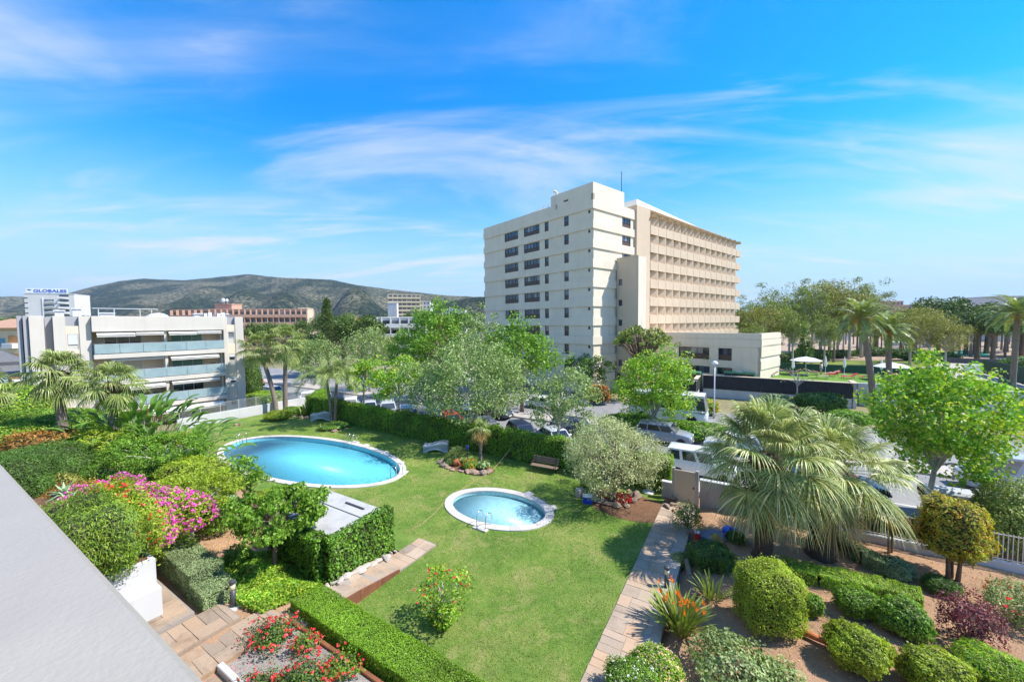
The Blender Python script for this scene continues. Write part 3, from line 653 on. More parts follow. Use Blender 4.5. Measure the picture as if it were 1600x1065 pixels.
# ------------------------------------------------------------------ building tools
def facade(mb, O, U, L, z0, z1, ops, d=0.18):
    """front skin of a wall with openings (u0,u1,v0,v1) and their reveals; outward normal is U turned right"""
    O = Vector(O); U = Vector(U).normalized(); I = Vector((-U.y, U.x, 0))       # I points inwards
    us = sorted({0.0, L, *[o[0] for o in ops], *[o[1] for o in ops]}); vs = sorted({z0, z1, *[o[2] for o in ops], *[o[3] for o in ops]})
    P = lambda u, v, q=0.0: tuple(O + U*u + I*q + Vector((0, 0, v)))
    for j in range(len(vs)-1):
        run = None
        for i in range(len(us)):
            solid = i < len(us)-1 and not any(o[0]-1e-6 <= us[i] and us[i+1] <= o[1]+1e-6 and o[2]-1e-6 <= vs[j] and vs[j+1] <= o[3]+1e-6 for o in ops)
            if solid and run is None: run = us[i]
            if not solid and run is not None:
                mb.add([P(run, vs[j]), P(us[i], vs[j]), P(us[i], vs[j+1]), P(run, vs[j+1])], [(0, 1, 2, 3)]); run = None
    for u0, u1, v0, v1 in ops:
        a, b, c, e = P(u0, v0), P(u1, v0), P(u1, v1), P(u0, v1); A, B, C_, E_ = P(u0, v0, d), P(u1, v0, d), P(u1, v1, d), P(u0, v1, d)
        mb.add([a, b, c, e, A, B, C_, E_], [(0, 4, 5, 1), (1, 5, 6, 2), (2, 6, 7, 3), (3, 7, 4, 0)])
WIN = {}
def window(parent, loc, rz, w, h, panes=2, low=0.0, fm='dark_frame', gm='glass', pm='brown', name='window', fr=0.05):
    """frame (part) with panes and an optional solid lower panel (sub-parts); x along the wall, -y out"""
    key = (round(w, 2), round(h, 2), panes, low, fm, gm, pm)
    if key not in WIN:
        f = MB(); hl = h*low
        f.box(-w/2, -w/2+fr, -.05, .03, 0, h); f.box(w/2-fr, w/2, -.05, .03, 0, h); f.box(-w/2+fr, w/2-fr, -.05, .03, h-fr, h); f.box(-w/2+fr, w/2-fr, -.05, .03, 0, fr)
        if low: f.box(-w/2+fr, w/2-fr, -.06, .03, hl-fr/2, hl+fr/2)
        for i in range(1, panes): x = -w/2+w*i/panes; f.box(x-fr/2.2, x+fr/2.2, -.045, .03, hl+(fr/2 if low else fr), h-fr)
        fme = f.mesh('window', M[fm]); gl = []
        for i in range(panes):
            x0 = -w/2+w*i/panes+fr*.5; x1 = -w/2+w*(i+1)/panes-fr*.5
            gl.append(MB().box(x0, x1, .0, .02, hl+fr*.4, h-fr*.6).mesh('pane', M[gm]))
        pme = MB().box(-w/2+fr, w/2-fr, -.02, .02, fr, hl-fr/2).mesh('panel', M[pm]) if low else None
        WIN[key] = (fme, gl, pme)
    fme, gl, pme = WIN[key]
    o = put(name, fme, parent, loc, rz)
    for g in gl: put('pane', g, o)
    if pme: put('panel', pme, o)
    return o

# ------------------------------------------------------------------ the big hotel
def hotel():
    T = Vector((11.3, 54.0, -0.3)); ang = math.atan2(0.64, 0.77); z0 = 0.3
    t = thing('hotel', 'tall cream hotel tower with balcony grid wing beyond the street', 'hotel', T, ang)
    bz = [25.65+.0 - 2.69*k + z0 for k in range(10)]           # lower edges of the proud bands (local z)
    top_t = 29.2+z0; top_l = 27.7+z0; LY = 25.7; TX = 10.2
    wall = MB()
    colsL = [(15.96, 19.6), (10.75, 14.47), (8.72, 9.58), (4.57, 5.47)]
    opsL = []; opsR = []
    for k, b in enumerate(bz):
        for ci, (r0, r1) in enumerate(colsL):
            if b-1.75 > 0.2: opsL.append((LY-r1, LY-r0, b-1.62, b-.06))
        if k < 9: opsR.append((7.0, 9.2, b-1.62, b-.06))
        opsL.append((LY-.95, LY-.55, b-.55, b-.12))
    opsL.append((LY-5.47, LY-4.57, bz[0]+.7, bz[0]+2.3))
    # skin of the left face, in two heights, and right face
    facade(wall, (0.12, LY, 0), (0, -1, 0), LY, 0, top_l-.9, [o for o in opsL if o[3] < top_l-.9])
    facade(wall, (0.12, 7.06, top_l-.9-(top_l-.9)), (0, -1, 0), 7.06, top_l-.9, top_t-.02, [(7.06-5.47, 7.06-4.57, top_l-.895, bz[0]+2.3)])
    facade(wall, (0, 0.12, 0), (1, 0, 0), TX, 0, top_l-.9, opsR)
    wall.build('wall', M['hotel'], t)
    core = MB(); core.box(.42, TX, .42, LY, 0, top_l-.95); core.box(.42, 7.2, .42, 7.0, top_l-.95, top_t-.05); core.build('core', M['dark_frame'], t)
    cap = MB()
    cap.box(0, .35, 0, LY+.05, top_l-.9, top_l); cap.box(.35, TX, LY-.3, LY+.05, top_l-.9, top_l); cap.box(7.3, TX+.1, 0, .3, top_l-1.2, top_l-.6)
    cap.box(TX-.3, TX, .3, LY-.3, top_l-1.2, top_l-.6); cap.box(.35, TX-.3, .3, LY-.3, top_l-1.0, top_l-.7)
    cap.build('parapet', M['hotel'], t)
    head = MB(); head.box(.0, 7.3, -.0, .32, bz[0]+1.15, top_t); head.box(7.0, 7.3, .32, 7.06, top_l-.7, top_t); head.box(0, 7.3, 6.76, 7.06, top_l-.7, top_t)
    head.box(.2, 7.1, .3, 6.8, top_t-.4, top_t-.2)
    head.box(-.0, .15, .32, LY-.01, top_l-.9, top_l-.89)
    head.build('stair_head', M['hotel'], t)
    st = MB(); st.box(.003, .4, .3, 4.55, bz[0]+1.15, top_t+.002); st.box(.003, .4, 5.49, 7.06, bz[0]+1.15, top_t+.002); st.box(.003, .4, 4.55, 5.49, bz[0]+2.32, top_t+.002)
    st.box(.003, .4, 7.06, LY, bz[0]+1.15, top_l-.9)
    st.build('upper_wall', M['hotel'], t)
    for b in bz:                                            # proud bands with a drip edge
        if b+1.1 < 0: continue
        m = MB(); zb = max(b, 0.0); m.box(-.05, .3, -.05, LY+.08, zb, b+1.15); m.box(.3, TX+.02, -.05, .3, zb, b+1.15); m.build('band', M['hotel'], t)
    for k, b in enumerate(bz):
        for ci, (r0, r1) in enumerate(colsL):
            if b-1.75 > 0.2: window(t, (.24, (r0+r1)/2, b-1.62), R(-90), r1-r0, 1.56, (4, 5, 1, 1)[ci], .48)
        if k < 9: window(t, (8.1, .24, b-1.62), 0, 2.2, 1.56, 3, .5)
        window(t, (.24, .75, b-.55), R(-90), .4, .43, 1, name='vent')
    window(t, (.24, 5.02, bz[0]+.7), R(-90), .9, 1.6, 1, .45)
    # stair annex on the right face
    an = MB(); zt = 19.2+z0
    ops = [(.35, .95, z-.9+z0, z+z0) for z in (16.2, 13.2, 10.3, 7.3, 4.4, 1.6)]
    facade(an, (5.45, -.06, 0), (0, -1, 0), 3.5, 0, zt, ops)
    an.box(5.8, 7.4, -3.54, -.06, 0, zt-.01); an.box(5.47, 5.8, -3.56, -3.3, 0, zt-.02); an.box(5.4, 7.45, -3.6, -.06, zt, zt+.12)
    an.build('stair_annex', M['beige_and_shade'], t)  # left face of the annex carries its shade as a beige colour
    aw = MB(); aw.box(7.4, 7.46, -3.56, -.06, 0, zt-.02); aw.box(5.47, 7.46, -3.62, -3.57, 0, zt-.01); aw.build('annex_wall', M['hotel'], t)  # sunny faces of the annex get the lighter cream, light put into the colour
    for o in ops: window(t, (5.57, -.06-(o[0]+o[1])/2, o[2]), R(-90), .6, .9, 1)
    MB().tube([(5.3, -.25, 1), (5.3, -.25, 17)], .06, 6).build('downpipe', M['beige_and_shade'], t)
    # wing with the balcony grid
    x0, x1, yf, yb, bay = 14.1, 51.0, -.32, 1.5, 2.46; zt0 = 26.85+z0
    w = MB(); w.box(TX+.03, x0-.06, yf+.02, 12, 0, zt0+1.05); w.box(x0-.06, x1-2.4, yb, 12, 0, zt0+.55); w.build('wing_wall', M['wing'], t)
    rf = MB(); rf.add([(TX+.03, yf+.03, zt0+1.06), (x1-1.6, yf+.5, zt0+.56), (x1-1.6, 2.5, zt0+1.35), (TX+1.2, .5, zt0+2.3), (TX+.03, 12, zt0+1.06), (x1-1.6, 12, zt0+.56), (TX+1.2, 9, zt0+2.3), (x1-1.6, 9, zt0+1.35)],
                     [(0, 1, 2, 3), (3, 2, 7, 6), (6, 7, 5, 4), (0, 3, 6, 4), (1, 5, 7, 2), (0, 4, 5, 1)]); rf.build('wing_roof', M['hotel'], t)
    par = MB(); par.add([(0, 0, 0), (bay, 0, 0), (bay, .16, 0), (0, .16, 0), (0, -.03, 0), (0, -.03, 1.37), (bay, 0, 1.37), (bay, .16, 1.37), (0, .16, 1.37)],
                        [(4, 1, 6, 5), (1, 2, 7, 6), (3, 4, 5, 8), (2, 3, 8, 7), (5, 6, 7, 8), (4, 3, 2, 1)]); pm = par.mesh('balcony_parapet', M['wing'])
    fin = MB(); fin.prism([(bay-.16, 0), (bay-.01, 0), (bay-.01, .22), (.42, 1.22), (.26, 1.12)], 0, 1.5); fm = fin.mesh('fin', M['wing_in'])
    hood = MB().add([(0, -.22, 0), (bay, 0, 0), (bay, 1.8, 0), (0, 1.8, 0), (0, -.62, .16), (bay, -.1, .16), (bay, 1.8, .16), (0, 1.8, .16)],
                    [(0, 3, 2, 1), (4, 5, 6, 7), (0, 1, 5, 4), (1, 2, 6, 5), (2, 3, 7, 6), (3, 0, 4, 7)]).mesh('hood', M['wing'])
    door = MB(); door.box(.08, .8, 0, .04, 0, 1.4); dm = door.mesh('balcony_door', M['glass'])
    for k in range(9):
        z = zt0-2.87*k-1.5
        if z < 1.5: break
        sl = MB(); sl.box(x0-.06, x1-2.4, yf+.2, yb, z-.02, z+.12); sl.build('balcony_slab', M['wing_in'], t)
        for i in range(15):
            x = x0+i*bay; ex = -.9 if i == 14 else 0
            put('balcony_parapet', pm, t, (x, yf, z-1.36))
            if i == 14: MB().box(bay-.16, bay-.002, .162, 1.6, .002, 1.36).build('parapet_return', M['wing'], t, False, (x, yf, z-1.36)); MB().box(.05, bay-.17, .165, 1.6, .0, .12).build('balcony_floor', M['wing_in'], t, False, (x, yf, z-1.36))
            if i < 14: put('fin', fm, t, (x, yf+.03, z))
            if k == 0: put('hood', hood, t, (x, yf, z+1.52))
            if i < 14: put('balcony_door', dm, t, (x, yb-.05, z+.13))
    # low front building
    lx0, lx1, ly0, ly1, lt = 13.9, 21.4, -16.3, -.5, 8.6
    lo = MB(); L = ly1-ly0; ops2 = [(L-11.0, L-6.5, 4.5+z0, 6.2+z0), (L-5.27, L-3.5, 4.5+z0, 6.2+z0), (L-11.2, L-6.4, 2.5+z0, 3.5+z0), (L-5.4, L-3.4, 2.5+z0, 3.5+z0)]
    facade(lo, (lx0, ly1, 0), (0, -1, 0), L, 0, lt, ops2, .25)
    lo.box(lx0+.3, lx1, ly0+.02, ly1, 0, lt-.3); lo.box(lx0-.06, lx1+.1, ly0-.1, ly0+.4, lt-.75, lt); lo.box(lx0-.06, lx0+.3, ly0+.4, ly1, lt-.75, lt); lo.box(lx0-.12, lx1+.14, ly0-.14, ly0-.1, 5.2+z0, lt-1.6)
    lo.box(lx0, lx1, ly0-.02, ly0+.3, 0, lt-.75); lo.box(lx0-.08, lx0, ly0-.08, ly1, 6.45+z0, 7.75); lo.box(lx0-.08, lx1+.12, ly0-.14, ly0-.02, 6.5+z0, 7.76); lo.box(lx0-.08, lx1, ly0-.12, ly0-.03, 3.55+z0, 5.0)
    lo.build('low_block', M['hotel'], t)
    for i, o in enumerate(ops2): window(t, (lx0+.16, ly1-(o[0]+o[1])/2, o[2]), R(-90), o[1]-o[0], o[3]-o[2], (5, 3, 6, 4)[i], .45 if i < 2 else 0)
    # roof things
    ch = MB(); ch.box(.5, 1.9, 7.4, 8.6, top_l-.9, top_l+1.7); ch.tube([(1.2, 8, top_l+1.7), (1.2, 8, top_l+2.3), (1.0, 8.4, top_l+2.6)], .22, 8); ch.build('chimney', M['hotel'], t)
    for i, y in enumerate((9.6, 11.0, 12.6, 14.2)):
        p = MB(); z = top_l-.7; hgt = (1.5, 1.3, 1.1, 1.0)[i]
        p.tube([(1.0, y, z), (1.0, y, z+hgt), (1.0, y+1.1, z+hgt), (1.0, y+1.1, z)], .09, 6); p.tube([(2.0, y+.4, z), (2.0, y+.4, z+hgt)], .07, 6); p.build('roof_pipe', M['alu'], t)
    MB().tube([(6.9, .2, top_t-.2), (6.9, .2, top_t+3.0)], .05, 6).build('mast', M['dark_frame'], t)
hotel()

# ------------------------------------------------------------------ hotel terrace: retaining walls, screens
TZ = 2.55
def screen_wall(label, a0, n0, a1, n1, zb, zs, zt, wm='white_wall', sm='black_screen', th=.35):
    """white wall to zs with a dark screen from zs to zt"""
    A = S(a0, n0); B = S(a1, n1); d = (B-A); L = d.length; ang = math.atan2(d.y, d.x)
    t = thing('terrace_wall', label, 'wall', (A.x, A.y, 0), ang)
    w = MB().bbox(0, L, 0, th, zb, zs if zs > zb else zt, .02); w.build('wall', M[wm], t)
    k = max(1, round(L/2.2))
    for i in range(k):
        if zt > zs: MB().bbox(L*i/k+.012, L*(i+1)/k-.012, -.06, -.005, zs-.08, zt-.08, .01).build('screen_panel', M[sm], t)
    if zt > zs:
        MB().bbox(0, L, .005, th-.02, zs, zt-.1, .01).build('backing', M['grey_wall'], t)
        MB().bbox(-.05, L+.05, -.1, th+.06, zt-.08, zt, .02).build('coping', M['beige_and_shade'], t)
    return t
screen_wall('white retaining wall with black screen below the hotel tower', -17.5, 33.2, -10.2, 33.2, -.3, 1.2, 2.7)
screen_wall('black screened wall of the raised plant deck with green machines', -7.5, 30.6, -1.6, 30.6, -.3, 1.1, 2.4)
screen_wall('short black screened wall turning in beside the lamp post', -1.6, 30.7, -1.6, 34.4, -.3, 1.0, 2.6)
screen_wall('long black screened terrace wall facing the side road', -1.2, 34.6, 14.3, 34.6, -.5, .95, 2.72)
screen_wall('short black screen turning the corner of the sunbathing terrace', 14.75, 34.65, 14.75, 37.2, -.5, .95, 2.72)
screen_wall('white terrace wall with a curtained window behind two leaning palms', 15.1, 37.4, 30.2, 37.4, -.5, 2.4, 2.4)
wt = bpy.data.objects[-1] if False else None
cw = thing('curtain_window', 'wide curtained window low in the white terrace wall behind the palms', 'window', S(18.3, 37.2, -.4), S_ANG)
for i in range(4): window(cw, (-2.2+i*1.4, .0, .1), 0, 1.36, 1.5, 1, 0, 'alu', 'curtain')
structure(MB().prism(SP([(-1.0, 34.9), (14.8, 34.9), (14.8, 37.6), (30, 37.7), (30, 49), (-1.0, 49)]), -.3, TZ-.3).build('terrace_lawn', M['terrace_lawn']))
structure(MB().prism(SP([(-17.3, 33.6), (-7.6, 33.6), (-7.6, 31), (-1.9, 31), (-1.9, 49), (-17.3, 49)]), -.3, 1.0).build('plant_deck', M['concrete']))
# machines on the deck
def machine(label, a, n, w, d, h):
    t = thing('air_conditioner', label, 'air conditioner', S(a, n, 1.0), S_ANG)
    MB().bbox(-w/2, w/2, -d/2, d/2, .1, h, .05).build('casing', plain('machine_green', (0.10, 0.30, 0.14), .5, .1, 4) if 'machine_green' not in MATS else MATS['machine_green'], t)
    for i in range(4): MB().box(-w/2+.1+i*(w-.2)/4, -w/2+.1+(i+1)*(w-.2)/4-.06, -d/2-.02, -d/2-.002, .3, h-.2).build('grille', M['dark_frame'], t)
    MB().lathe([(.42, 0), (.42, .12), (.36, .14)], 16, (0, 0, h)).build('fan_ring', M['alu'], t)
machine('green air conditioning machine on the plant deck before the low hotel block', -3.6, 35.5, 4.2, 1.6, 2.0)
machine('low green machine beside the corner of the low hotel block', 3.0, 36.2, 3.6, 1.0, 2.15)

# ------------------------------------------------------------------ apartment block on the left
def apartments():
    O = Vector((-42.3, 33.1, -1.2)); d = Vector((0.637, 0.771, 0)); ang = math.atan2(d.y, d.x); zo = 1.2
    t = thing('apartment_building', 'pale four storey apartment block with frosted glass balconies beside the pool lawn', 'building', O, ang)
    top = 10.95+zo; LX = 16.5
    for i, (x0, x1, y0, m) in enumerate(((0, .28, .5, 'apt_grey'), (.34, .62, .15, 'apt_grey'), (.66, 1.5, -.1, 'apt'), (1.52, 1.98, .6, 'apt_grey'), (2.0, 2.73, -.1, 'apt'), (3.55, 4.3, -.1, 'apt'),  # grey strip between the white piers: shade of a recess put into its colour
                                         (14.55, 14.92, -.1, 'apt'), (15.68, 16.5, -.1, 'apt'))):
        MB().bbox(x0, x1, y0, 3.5, 0, top-(.0 if i != 3 else .1), .02).build('pier', M[m], t)
    b = MB(); b.box(.4, 16.2, 3.5, 13, 0, top-.35); b.box(0, .4, 3.4, 13, 0, top-.4); b.box(16.2, 16.5, 3.5, 13, 0, top-.3); b.build('wall', M['apt'], t)
    b = MB(); b.box(.2, 16.3, .7, 12.8, top-.4, top-.3); b.build('roof', M['roof_concrete'], t)
    fl = [7.3+zo, 4.68+zo, 2.06+zo, -.56+zo]
    for x0, x1 in ((2.74, 3.54), (14.93, 15.67)):            # window columns
        m = MB(); m.box(x0, x1, .3, .45, fl[0]+2.75, top-.02); m.build('grey_panel', M['apt_grey'], t)
        m = MB(); ops = [(.06, x1-x0-.06, f+.55, f+2.0) for f in fl]
        facade(m, (x0, -.02, 0), (1, 0, 0), x1-x0, 0, fl[0]+2.75, ops, .14); m.box(x0, x1, .3, .4, 0, fl[0]+2.7); m.build('spandrel', M['apt_warm'], t)
        for i, f in enumerate(fl):
            wi = window(t, ((x0+x1)/2, .08, f+.55), 0, x1-x0-.12, 1.45, 1, .5, 'alu', 'glass', 'curtain')
            sh = (.9, .35, .5, .1)[i] if x0 < 5 else (.05, .3, .45, .1)[i]
            MB().box(-(x1-x0)/2+.1, (x1-x0)/2-.1, -.09, -.06, 1.4-sh, 1.42).build('roller_shutter', M['shutter'], wi)
    # upper parapet box and slabs
    MB().bbox(4.32, 14.5, -.65, .3, fl[0]+2.2, top, .02).build('roof_parapet', M['apt'], t)
    MB().box(4.3, 14.6, .3, 3.5, fl[0]+2.35, fl[0]+2.6).build('ceiling', M['apt'], t)
    for f in fl[:3]: MB().bbox(4.35, 14.52, -.62, 3.5, f-.38, f+.02, .03).build('balcony_slab', M['apt'], t)
    MB().box(4.35, 14.52, -1.2, 3.5, 0, fl[3]).build('terrace_floor', M['concrete'], t)
    for f in fl:
        ops = [(.9, 3.6, f+.03, f+2.1), (5.9, 8.6, f+.03, f+2.1)]
        m = MB(); facade(m, (4.3, 1.5, 0), (1, 0, 0), 10.3, f, f+2.35, ops, .12); m.build('back_wall', M['apt_warm'], t)
        window(t, (4.3+2.25, 1.6, f+.03), 0, 2.7, 2.07, 3, 0, 'alu', 'curtain' if f in (fl[1], fl[3]) else 'glass'); window(t, (4.3+7.25, 1.6, f+.03), 0, 2.7, 2.07, 3, 0, 'alu', 'green_curtain' if f in (fl[0], fl[1]) else 'glass')
        MB().bbox(9.38, 9.62, -.4, 1.49, f+.02, f+2.24, .02).build('dividing_wall', M['apt'], t)
        MB().bbox(14.3, 14.5, .3, 1.49, f+.02, f+2.24, .02).build('end_wall', M['apt'], t)
        if f > 1:
            k = 6
            for i in range(k):
                x0 = 4.42+(14.44-4.42)*i/k; x1 = 4.42+(14.44-4.42)*(i+1)/k
                MB().bbox(x0+.012, x1-.012, -.60, -.575, f+.1, f+.98, .005).build('glass_panel', M['rail_glass'], t)
                MB().box(x0+.3, x0+.34, -.57, -.53, f+.02, f+.16).build('rail_foot', M['alu'], t)
            MB().box(4.4, 14.46, -.61, -.565, f+.985, f+1.02).build('handrail', M['alu'], t)
            MB().box(4.40, 4.43, -.56, .2, f+.1, f+.98).build('glass_panel', M['rail_glass'], t)
    def awning(x0, x1, z, out, drop):
        m = MB(); k = 6
        vs = []; n = 7
        for i in range(n):
            q = i/(n-1); vs += [(x0, -.1-out*q, z-drop*q), (x1, -.1-out*q, z-drop*q)]
        vs += [(x0, -.1-out, z-drop-.2), (x1, -.1-out, z-drop-.2)]
        m.add(vs, [(i*2, i*2+2, i*2+3, i*2+1) for i in range(n)]); m.add([(v[0], v[1], v[2]-.015) for v in vs], [(i*2, i*2+1, i*2+3, i*2+2) for i in range(n)])
        aw = m.build('awning', M['awning'], t)
        MB().tube([(x0, -.12-out, z-drop-.02), (x1, -.12-out, z-drop-.02)], .03, 6).build('awning_bar', M['alu'], aw)
    awning(4.6, 7.2, fl[0]+2.15, .9, .25); awning(7.25, 9.35, fl[0]+2.15, .75, .16); awning(9.7, 12.0, fl[0]+2.15, .85, .22); awning(12.05, 14.2, fl[0]+2.15, .75, .14)
    awning(9.8, 13.9, fl[1]+2.15, .8, .22); awning(5.5, 9.3, fl[1]+2.18, .3, .05); awning(6.6, 9.3, fl[2]+2.15, .9, .25); awning(9.8, 13.9, fl[2]+2.15, .7, .15)
    awning(8.0, 14.2, fl[3]+2.1, 1.1, .35)
    # roof things
    for x, y, w, h in ((2.2, 4, .6, .8), (3.3, 3.2, .6, 1.0), (5.2, 4, 1.0, .6), (12.6, 3.0, .7, .6), (15.2, 3.2, .7, .6)):
        m = MB(); m.bbox(x, x+w, y, y+w, top-.35, top-.3+h, .02); m.bbox(x-.1, x+w+.1, y-.1, y+w+.1, top-.27+h, top-.15+h, .02)
        for q in (x+.05, x+w-.15): m.box(q, q+.1, y+.1, y+.2, top-.31+h, top-.26+h)
        m.build('chimney', M['white_wall'], t)
    for x in (5.0, 6.1, 8.0, 8.9):
        MB().tube([(x, 2.4, top-.35), (x, 2.4, top+.8)], .04, 6).build('pergola_post', M['alu'], t)
    MB().box(4.6, 9.4, 2.3, 2.5, top+.8, top+.86).build('pergola_beam', M['alu'], t)
    m = MB(); vs = []; n = 9
    for i in range(n): q = math.pi*i/(n-1); vs += [(9.6-1.0*math.cos(q), 3.4, top-.32+.8*math.sin(q)), (9.6-1.0*math.cos(q), 5.4, top-.32+.8*math.sin(q))]
    m.add(vs, [(i*2, i*2+1, i*2+3, i*2+2) for i in range(n-1)] + [tuple(range(0, 2*n, 2))]); m.build('roof_vault', M['far_grey'], t)
    for i in range(7): MB().box(13.0+i*.42, 13.3+i*.42, 2.6, 2.62, top-.1, top+.35+.1*(i % 3)).build('washing', M['white_plastic' if i % 3 else 'tarp'], t)
    MB().tube([(12.9, 2.61, top+.45), (16.1, 2.61, top+.45)], .012, 4).build('washing_line', M['alu'], t)
apartments()
def balcony_pot(label, x, f, m='lf_mid'):
    p = Vector((-42.3, 33.1, -1.2))+Vector((0.637, 0.771, 0))*x+Vector((-0.771, 0.637, 0))*.35+Vector((0, 0, f+1.2+.02)); t = thing('potted_plant', label, 'plant', p)
    MB().lathe([(.12, 0), (.2, .35), (.22, .38), (.16, .38), (.14, .3)], 12).build('pot', M['terracotta'], t); rng = np.random.default_rng(int(x*10)); P, N = clump_points(rng, np.array([[0, 0, .75], [.12, 0, .6], [-.1, .1, .95]]), .28, 60); V, Fq = leaves(P, N, .14, .07, rng); put('foliage', np_mesh('foliage', V, Fq, M[m]), t)
balcony_pot('potted plant at the end of the middle apartment balcony', 13.6, 4.68); balcony_pot('potted plant in the top balcony beside the dividing wall', 9.9, 7.3); balcony_pot('potted plant on the lower balcony left of the dividing wall', 8.7, 2.06); balcony_pot('second potted plant on the lower balcony left of the dividing wall', 8.0, 2.06, 'lf_bright')
# low white garden wall with mesh fence between the block and the lawn
gw = thing('garden_wall', 'low white garden wall with metal mesh fence along the far end of the lawn', 'wall', S(-43.0, -9.0), S_ANG+R(90))
MB().bbox(0, 12.6, 0, .25, -.2, .95, .02).build('wall', M['white_wall'], gw)
for i in range(8):
    x = .2+i*1.72; MB().tube([(x, .12, .9), (x, .12, 2.0)], .025, 6).build('fence_post', M['alu'], gw)
    if i < 7:
        m = MB()
        for j in range(18): m.box(x+.05+j*.094, x+.065+j*.094, .11, .125, 1.0, 1.95)
        m.box(x, x+1.72, .105, .13, .98, 1.0); m.box(x, x+1.72, .105, .13, 1.93, 1.95); m.build('mesh_panel', M['alu'], gw)

# ------------------------------------------------------------------ the block we look from
own = thing('balcony_block', 'white balcony parapet of the block the view is taken from', 'building', S(0, -23.630), S_ANG)
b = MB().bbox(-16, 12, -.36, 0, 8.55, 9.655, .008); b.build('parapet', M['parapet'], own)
b = MB(); b.box(-16, 12, -9, -.02, 8.2, 8.55); b.build('balcony_floor', M['white_wall'], own)
b = MB(); b.box(-16, 12, -9, -2.2, -.3, 8.2); b.build('wall', M['white_wall'], own)

# ------------------------------------------------------------------ far buildings
def far_block(name, label, cat, pxl, pxr, ytop, depth, skew, zb, thick, wm, rows, cols, kind='window', top_rows=None, fl=3.0, gm='glass', z_first=None, group=None):
    """block seen between two pixels at a distance; front turned by skew degrees; windows and balconies are parts"""
    L_ = atd(pxl, ytop, depth); Rr = atd(pxr, ytop, depth); wdt = (Rr-L_).length/math.cos(R(abs(skew))); top = L_.z
    t = thing(name, label, cat, (L_.x, L_.y, zb), R(skew), group); H = top-zb
    MB().bbox(0, wdt, .02, thick, 0, H, .1).build('wall', M[wm], t)
    MB().bbox(-.1, wdt+.1, -.12, thick+.1, H+.02, H+.35, .05).build('parapet', M[wm], t)
    bw = wdt/cols
    if kind == 'balcony':
        rec = MB().box(bw*.14, bw*.86, -.06, .0, 0, fl*.72).mesh('window', M[gm]); par = MB().bbox(.1, bw-.1, -1.3, -1.15, 0, 1.0, .03).mesh('balcony_rail', M[wm]); sl = MB().box(.04, bw-.04, -1.3, -.01, -.18, 0).mesh('balcony_floor', M[wm])
        fin = MB().box(-.1, .1, -1.3, -.01, -.18, fl-.18).mesh('fin', M[wm])
    else: rec = None
    for r_ in range(rows):
        z = H-(r_+1)*fl+.25
        if z < 0: break
        for c in range(cols):
            if kind == 'balcony':
                put('window', rec, t, (c*bw, 0, z)); put('balcony_rail', par, t, (c*bw, 0, z)); put('balcony_floor', sl, t, (c*bw, 0, z)); put('fin', fin, t, (c*bw, 0, z))
            else: window(t, (c*bw+bw/2, -.005, z+.7), 0, bw*.5, fl*.5, 2, 0, 'alu', gm)
    return t, wdt, H
# white hotel with the blue roof sign
g, gwid, gH = far_block('white_hotel', 'white tower hotel with blue lettered roof sign below the hills', 'hotel', 37, 93, 459, 230, 20, -.3, 14, 'far_white', 0, 6)
for r_ in range(9):
    z = gH-2.4-r_*3.0
    for x in (1.3,): MB().box(-.05, 1.6, -.15, -.01, z, z+.35).build('ledge', M['dark_frame'], g)
    # curved balconies: swept shells with a dark gap
    for x0, w in ((8.5, 4.8), (15.5, 4.6)):
        if r_ < 1 and x0 < 10: continue
        vs = []; n = 9
        for i in range(n):
            q = i/(n-1); o = -.25-1.3*(q if x0 < 10 else 1-q)**.7*(1 if x0 < 10 else 1); zz_ = .45*(q if x0 < 10 else -q)
            vs += [(x0+w*q, o, z+zz_), (x0+w*q, o, z+1.0+zz_), (x0+w*q, 0, z+zz_)]
        MB().add(vs, [f for i in range(n-1) for f in ((i*3, i*3+3, i*3+4, i*3+1), (i*3+2, i*3+5, i*3+3, i*3))]).build('balcony', M['far_white'], g)
        MB().box(x0+.2, x0+w-.2, -.05, -.0, z+1.05, z+2.3).build('window', M['glass'], g)
MB().bbox(7.9, 8.3, -.4, 0, 0, gH-2, .05).build('downpipe_shaft', M['far_grey'], g)
sg = thing('roof_sign', 'white roof sign with blue capital letters on the white tower hotel', 'sign', (g.location.x, g.location.y-.2, g.location.z+gH+.36), R(20))
MB().bbox(1.2, gwid-2.8, -.15, .15, .5, 2.9, .05).build('board', M['white_plastic'], sg)
for x in (2.5, gwid/2, gwid-4): MB().box(x, x+.2, -.1, .1, 0, .5).build('strut', M['alu'], sg)
def text_mesh(body, size, m, name='lettering', ext=.06):
    cu = bpy.data.curves.new('lettering', 'FONT'); cu.body = body; cu.size = size; cu.extrude = ext; cu.offset = size*.015
    o = bpy.data.objects.new('tmp', cu); COL.objects.link(o); bpy.context.view_layer.update()
    me = bpy.data.meshes.new_from_object(o.evaluated_get(bpy.context.evaluated_depsgraph_get())); bpy.data.objects.remove(o); me.materials.clear(); me.materials.append(m); return me
M['sign_blue'] = plain('sign_blue', (0.01, 0.06, 0.55), .4, .05, 3)
tm = text_mesh('GLOBALES', 2.3, M['sign_blue']); mx = max(v.co.x for v in tm.vertices); k = (gwid-2.8-1.2-3.6)/mx
lt = put('lettering', tm, sg, (4.5, -.2, .85)); lt.rotation_euler = (R(90), 0, 0); lt.scale = (k, 1, 1)
MB().add([(1.6, -.2, 2.3), (2.9, -.2, 1.5), (4.1, -.2, 2.35), (3.2, -.2, 2.2), (2.6, -.2, 2.5)], [(0, 1, 2, 3, 4)]).build('bird_emblem', M['sign_blue'], sg)
far_block('white_hotel', 'slim white block stepped behind the white tower hotel', 'hotel', 99, 116, 463, 240, 20, -.3, 10, 'far_white', 8, 3, 'balcony')
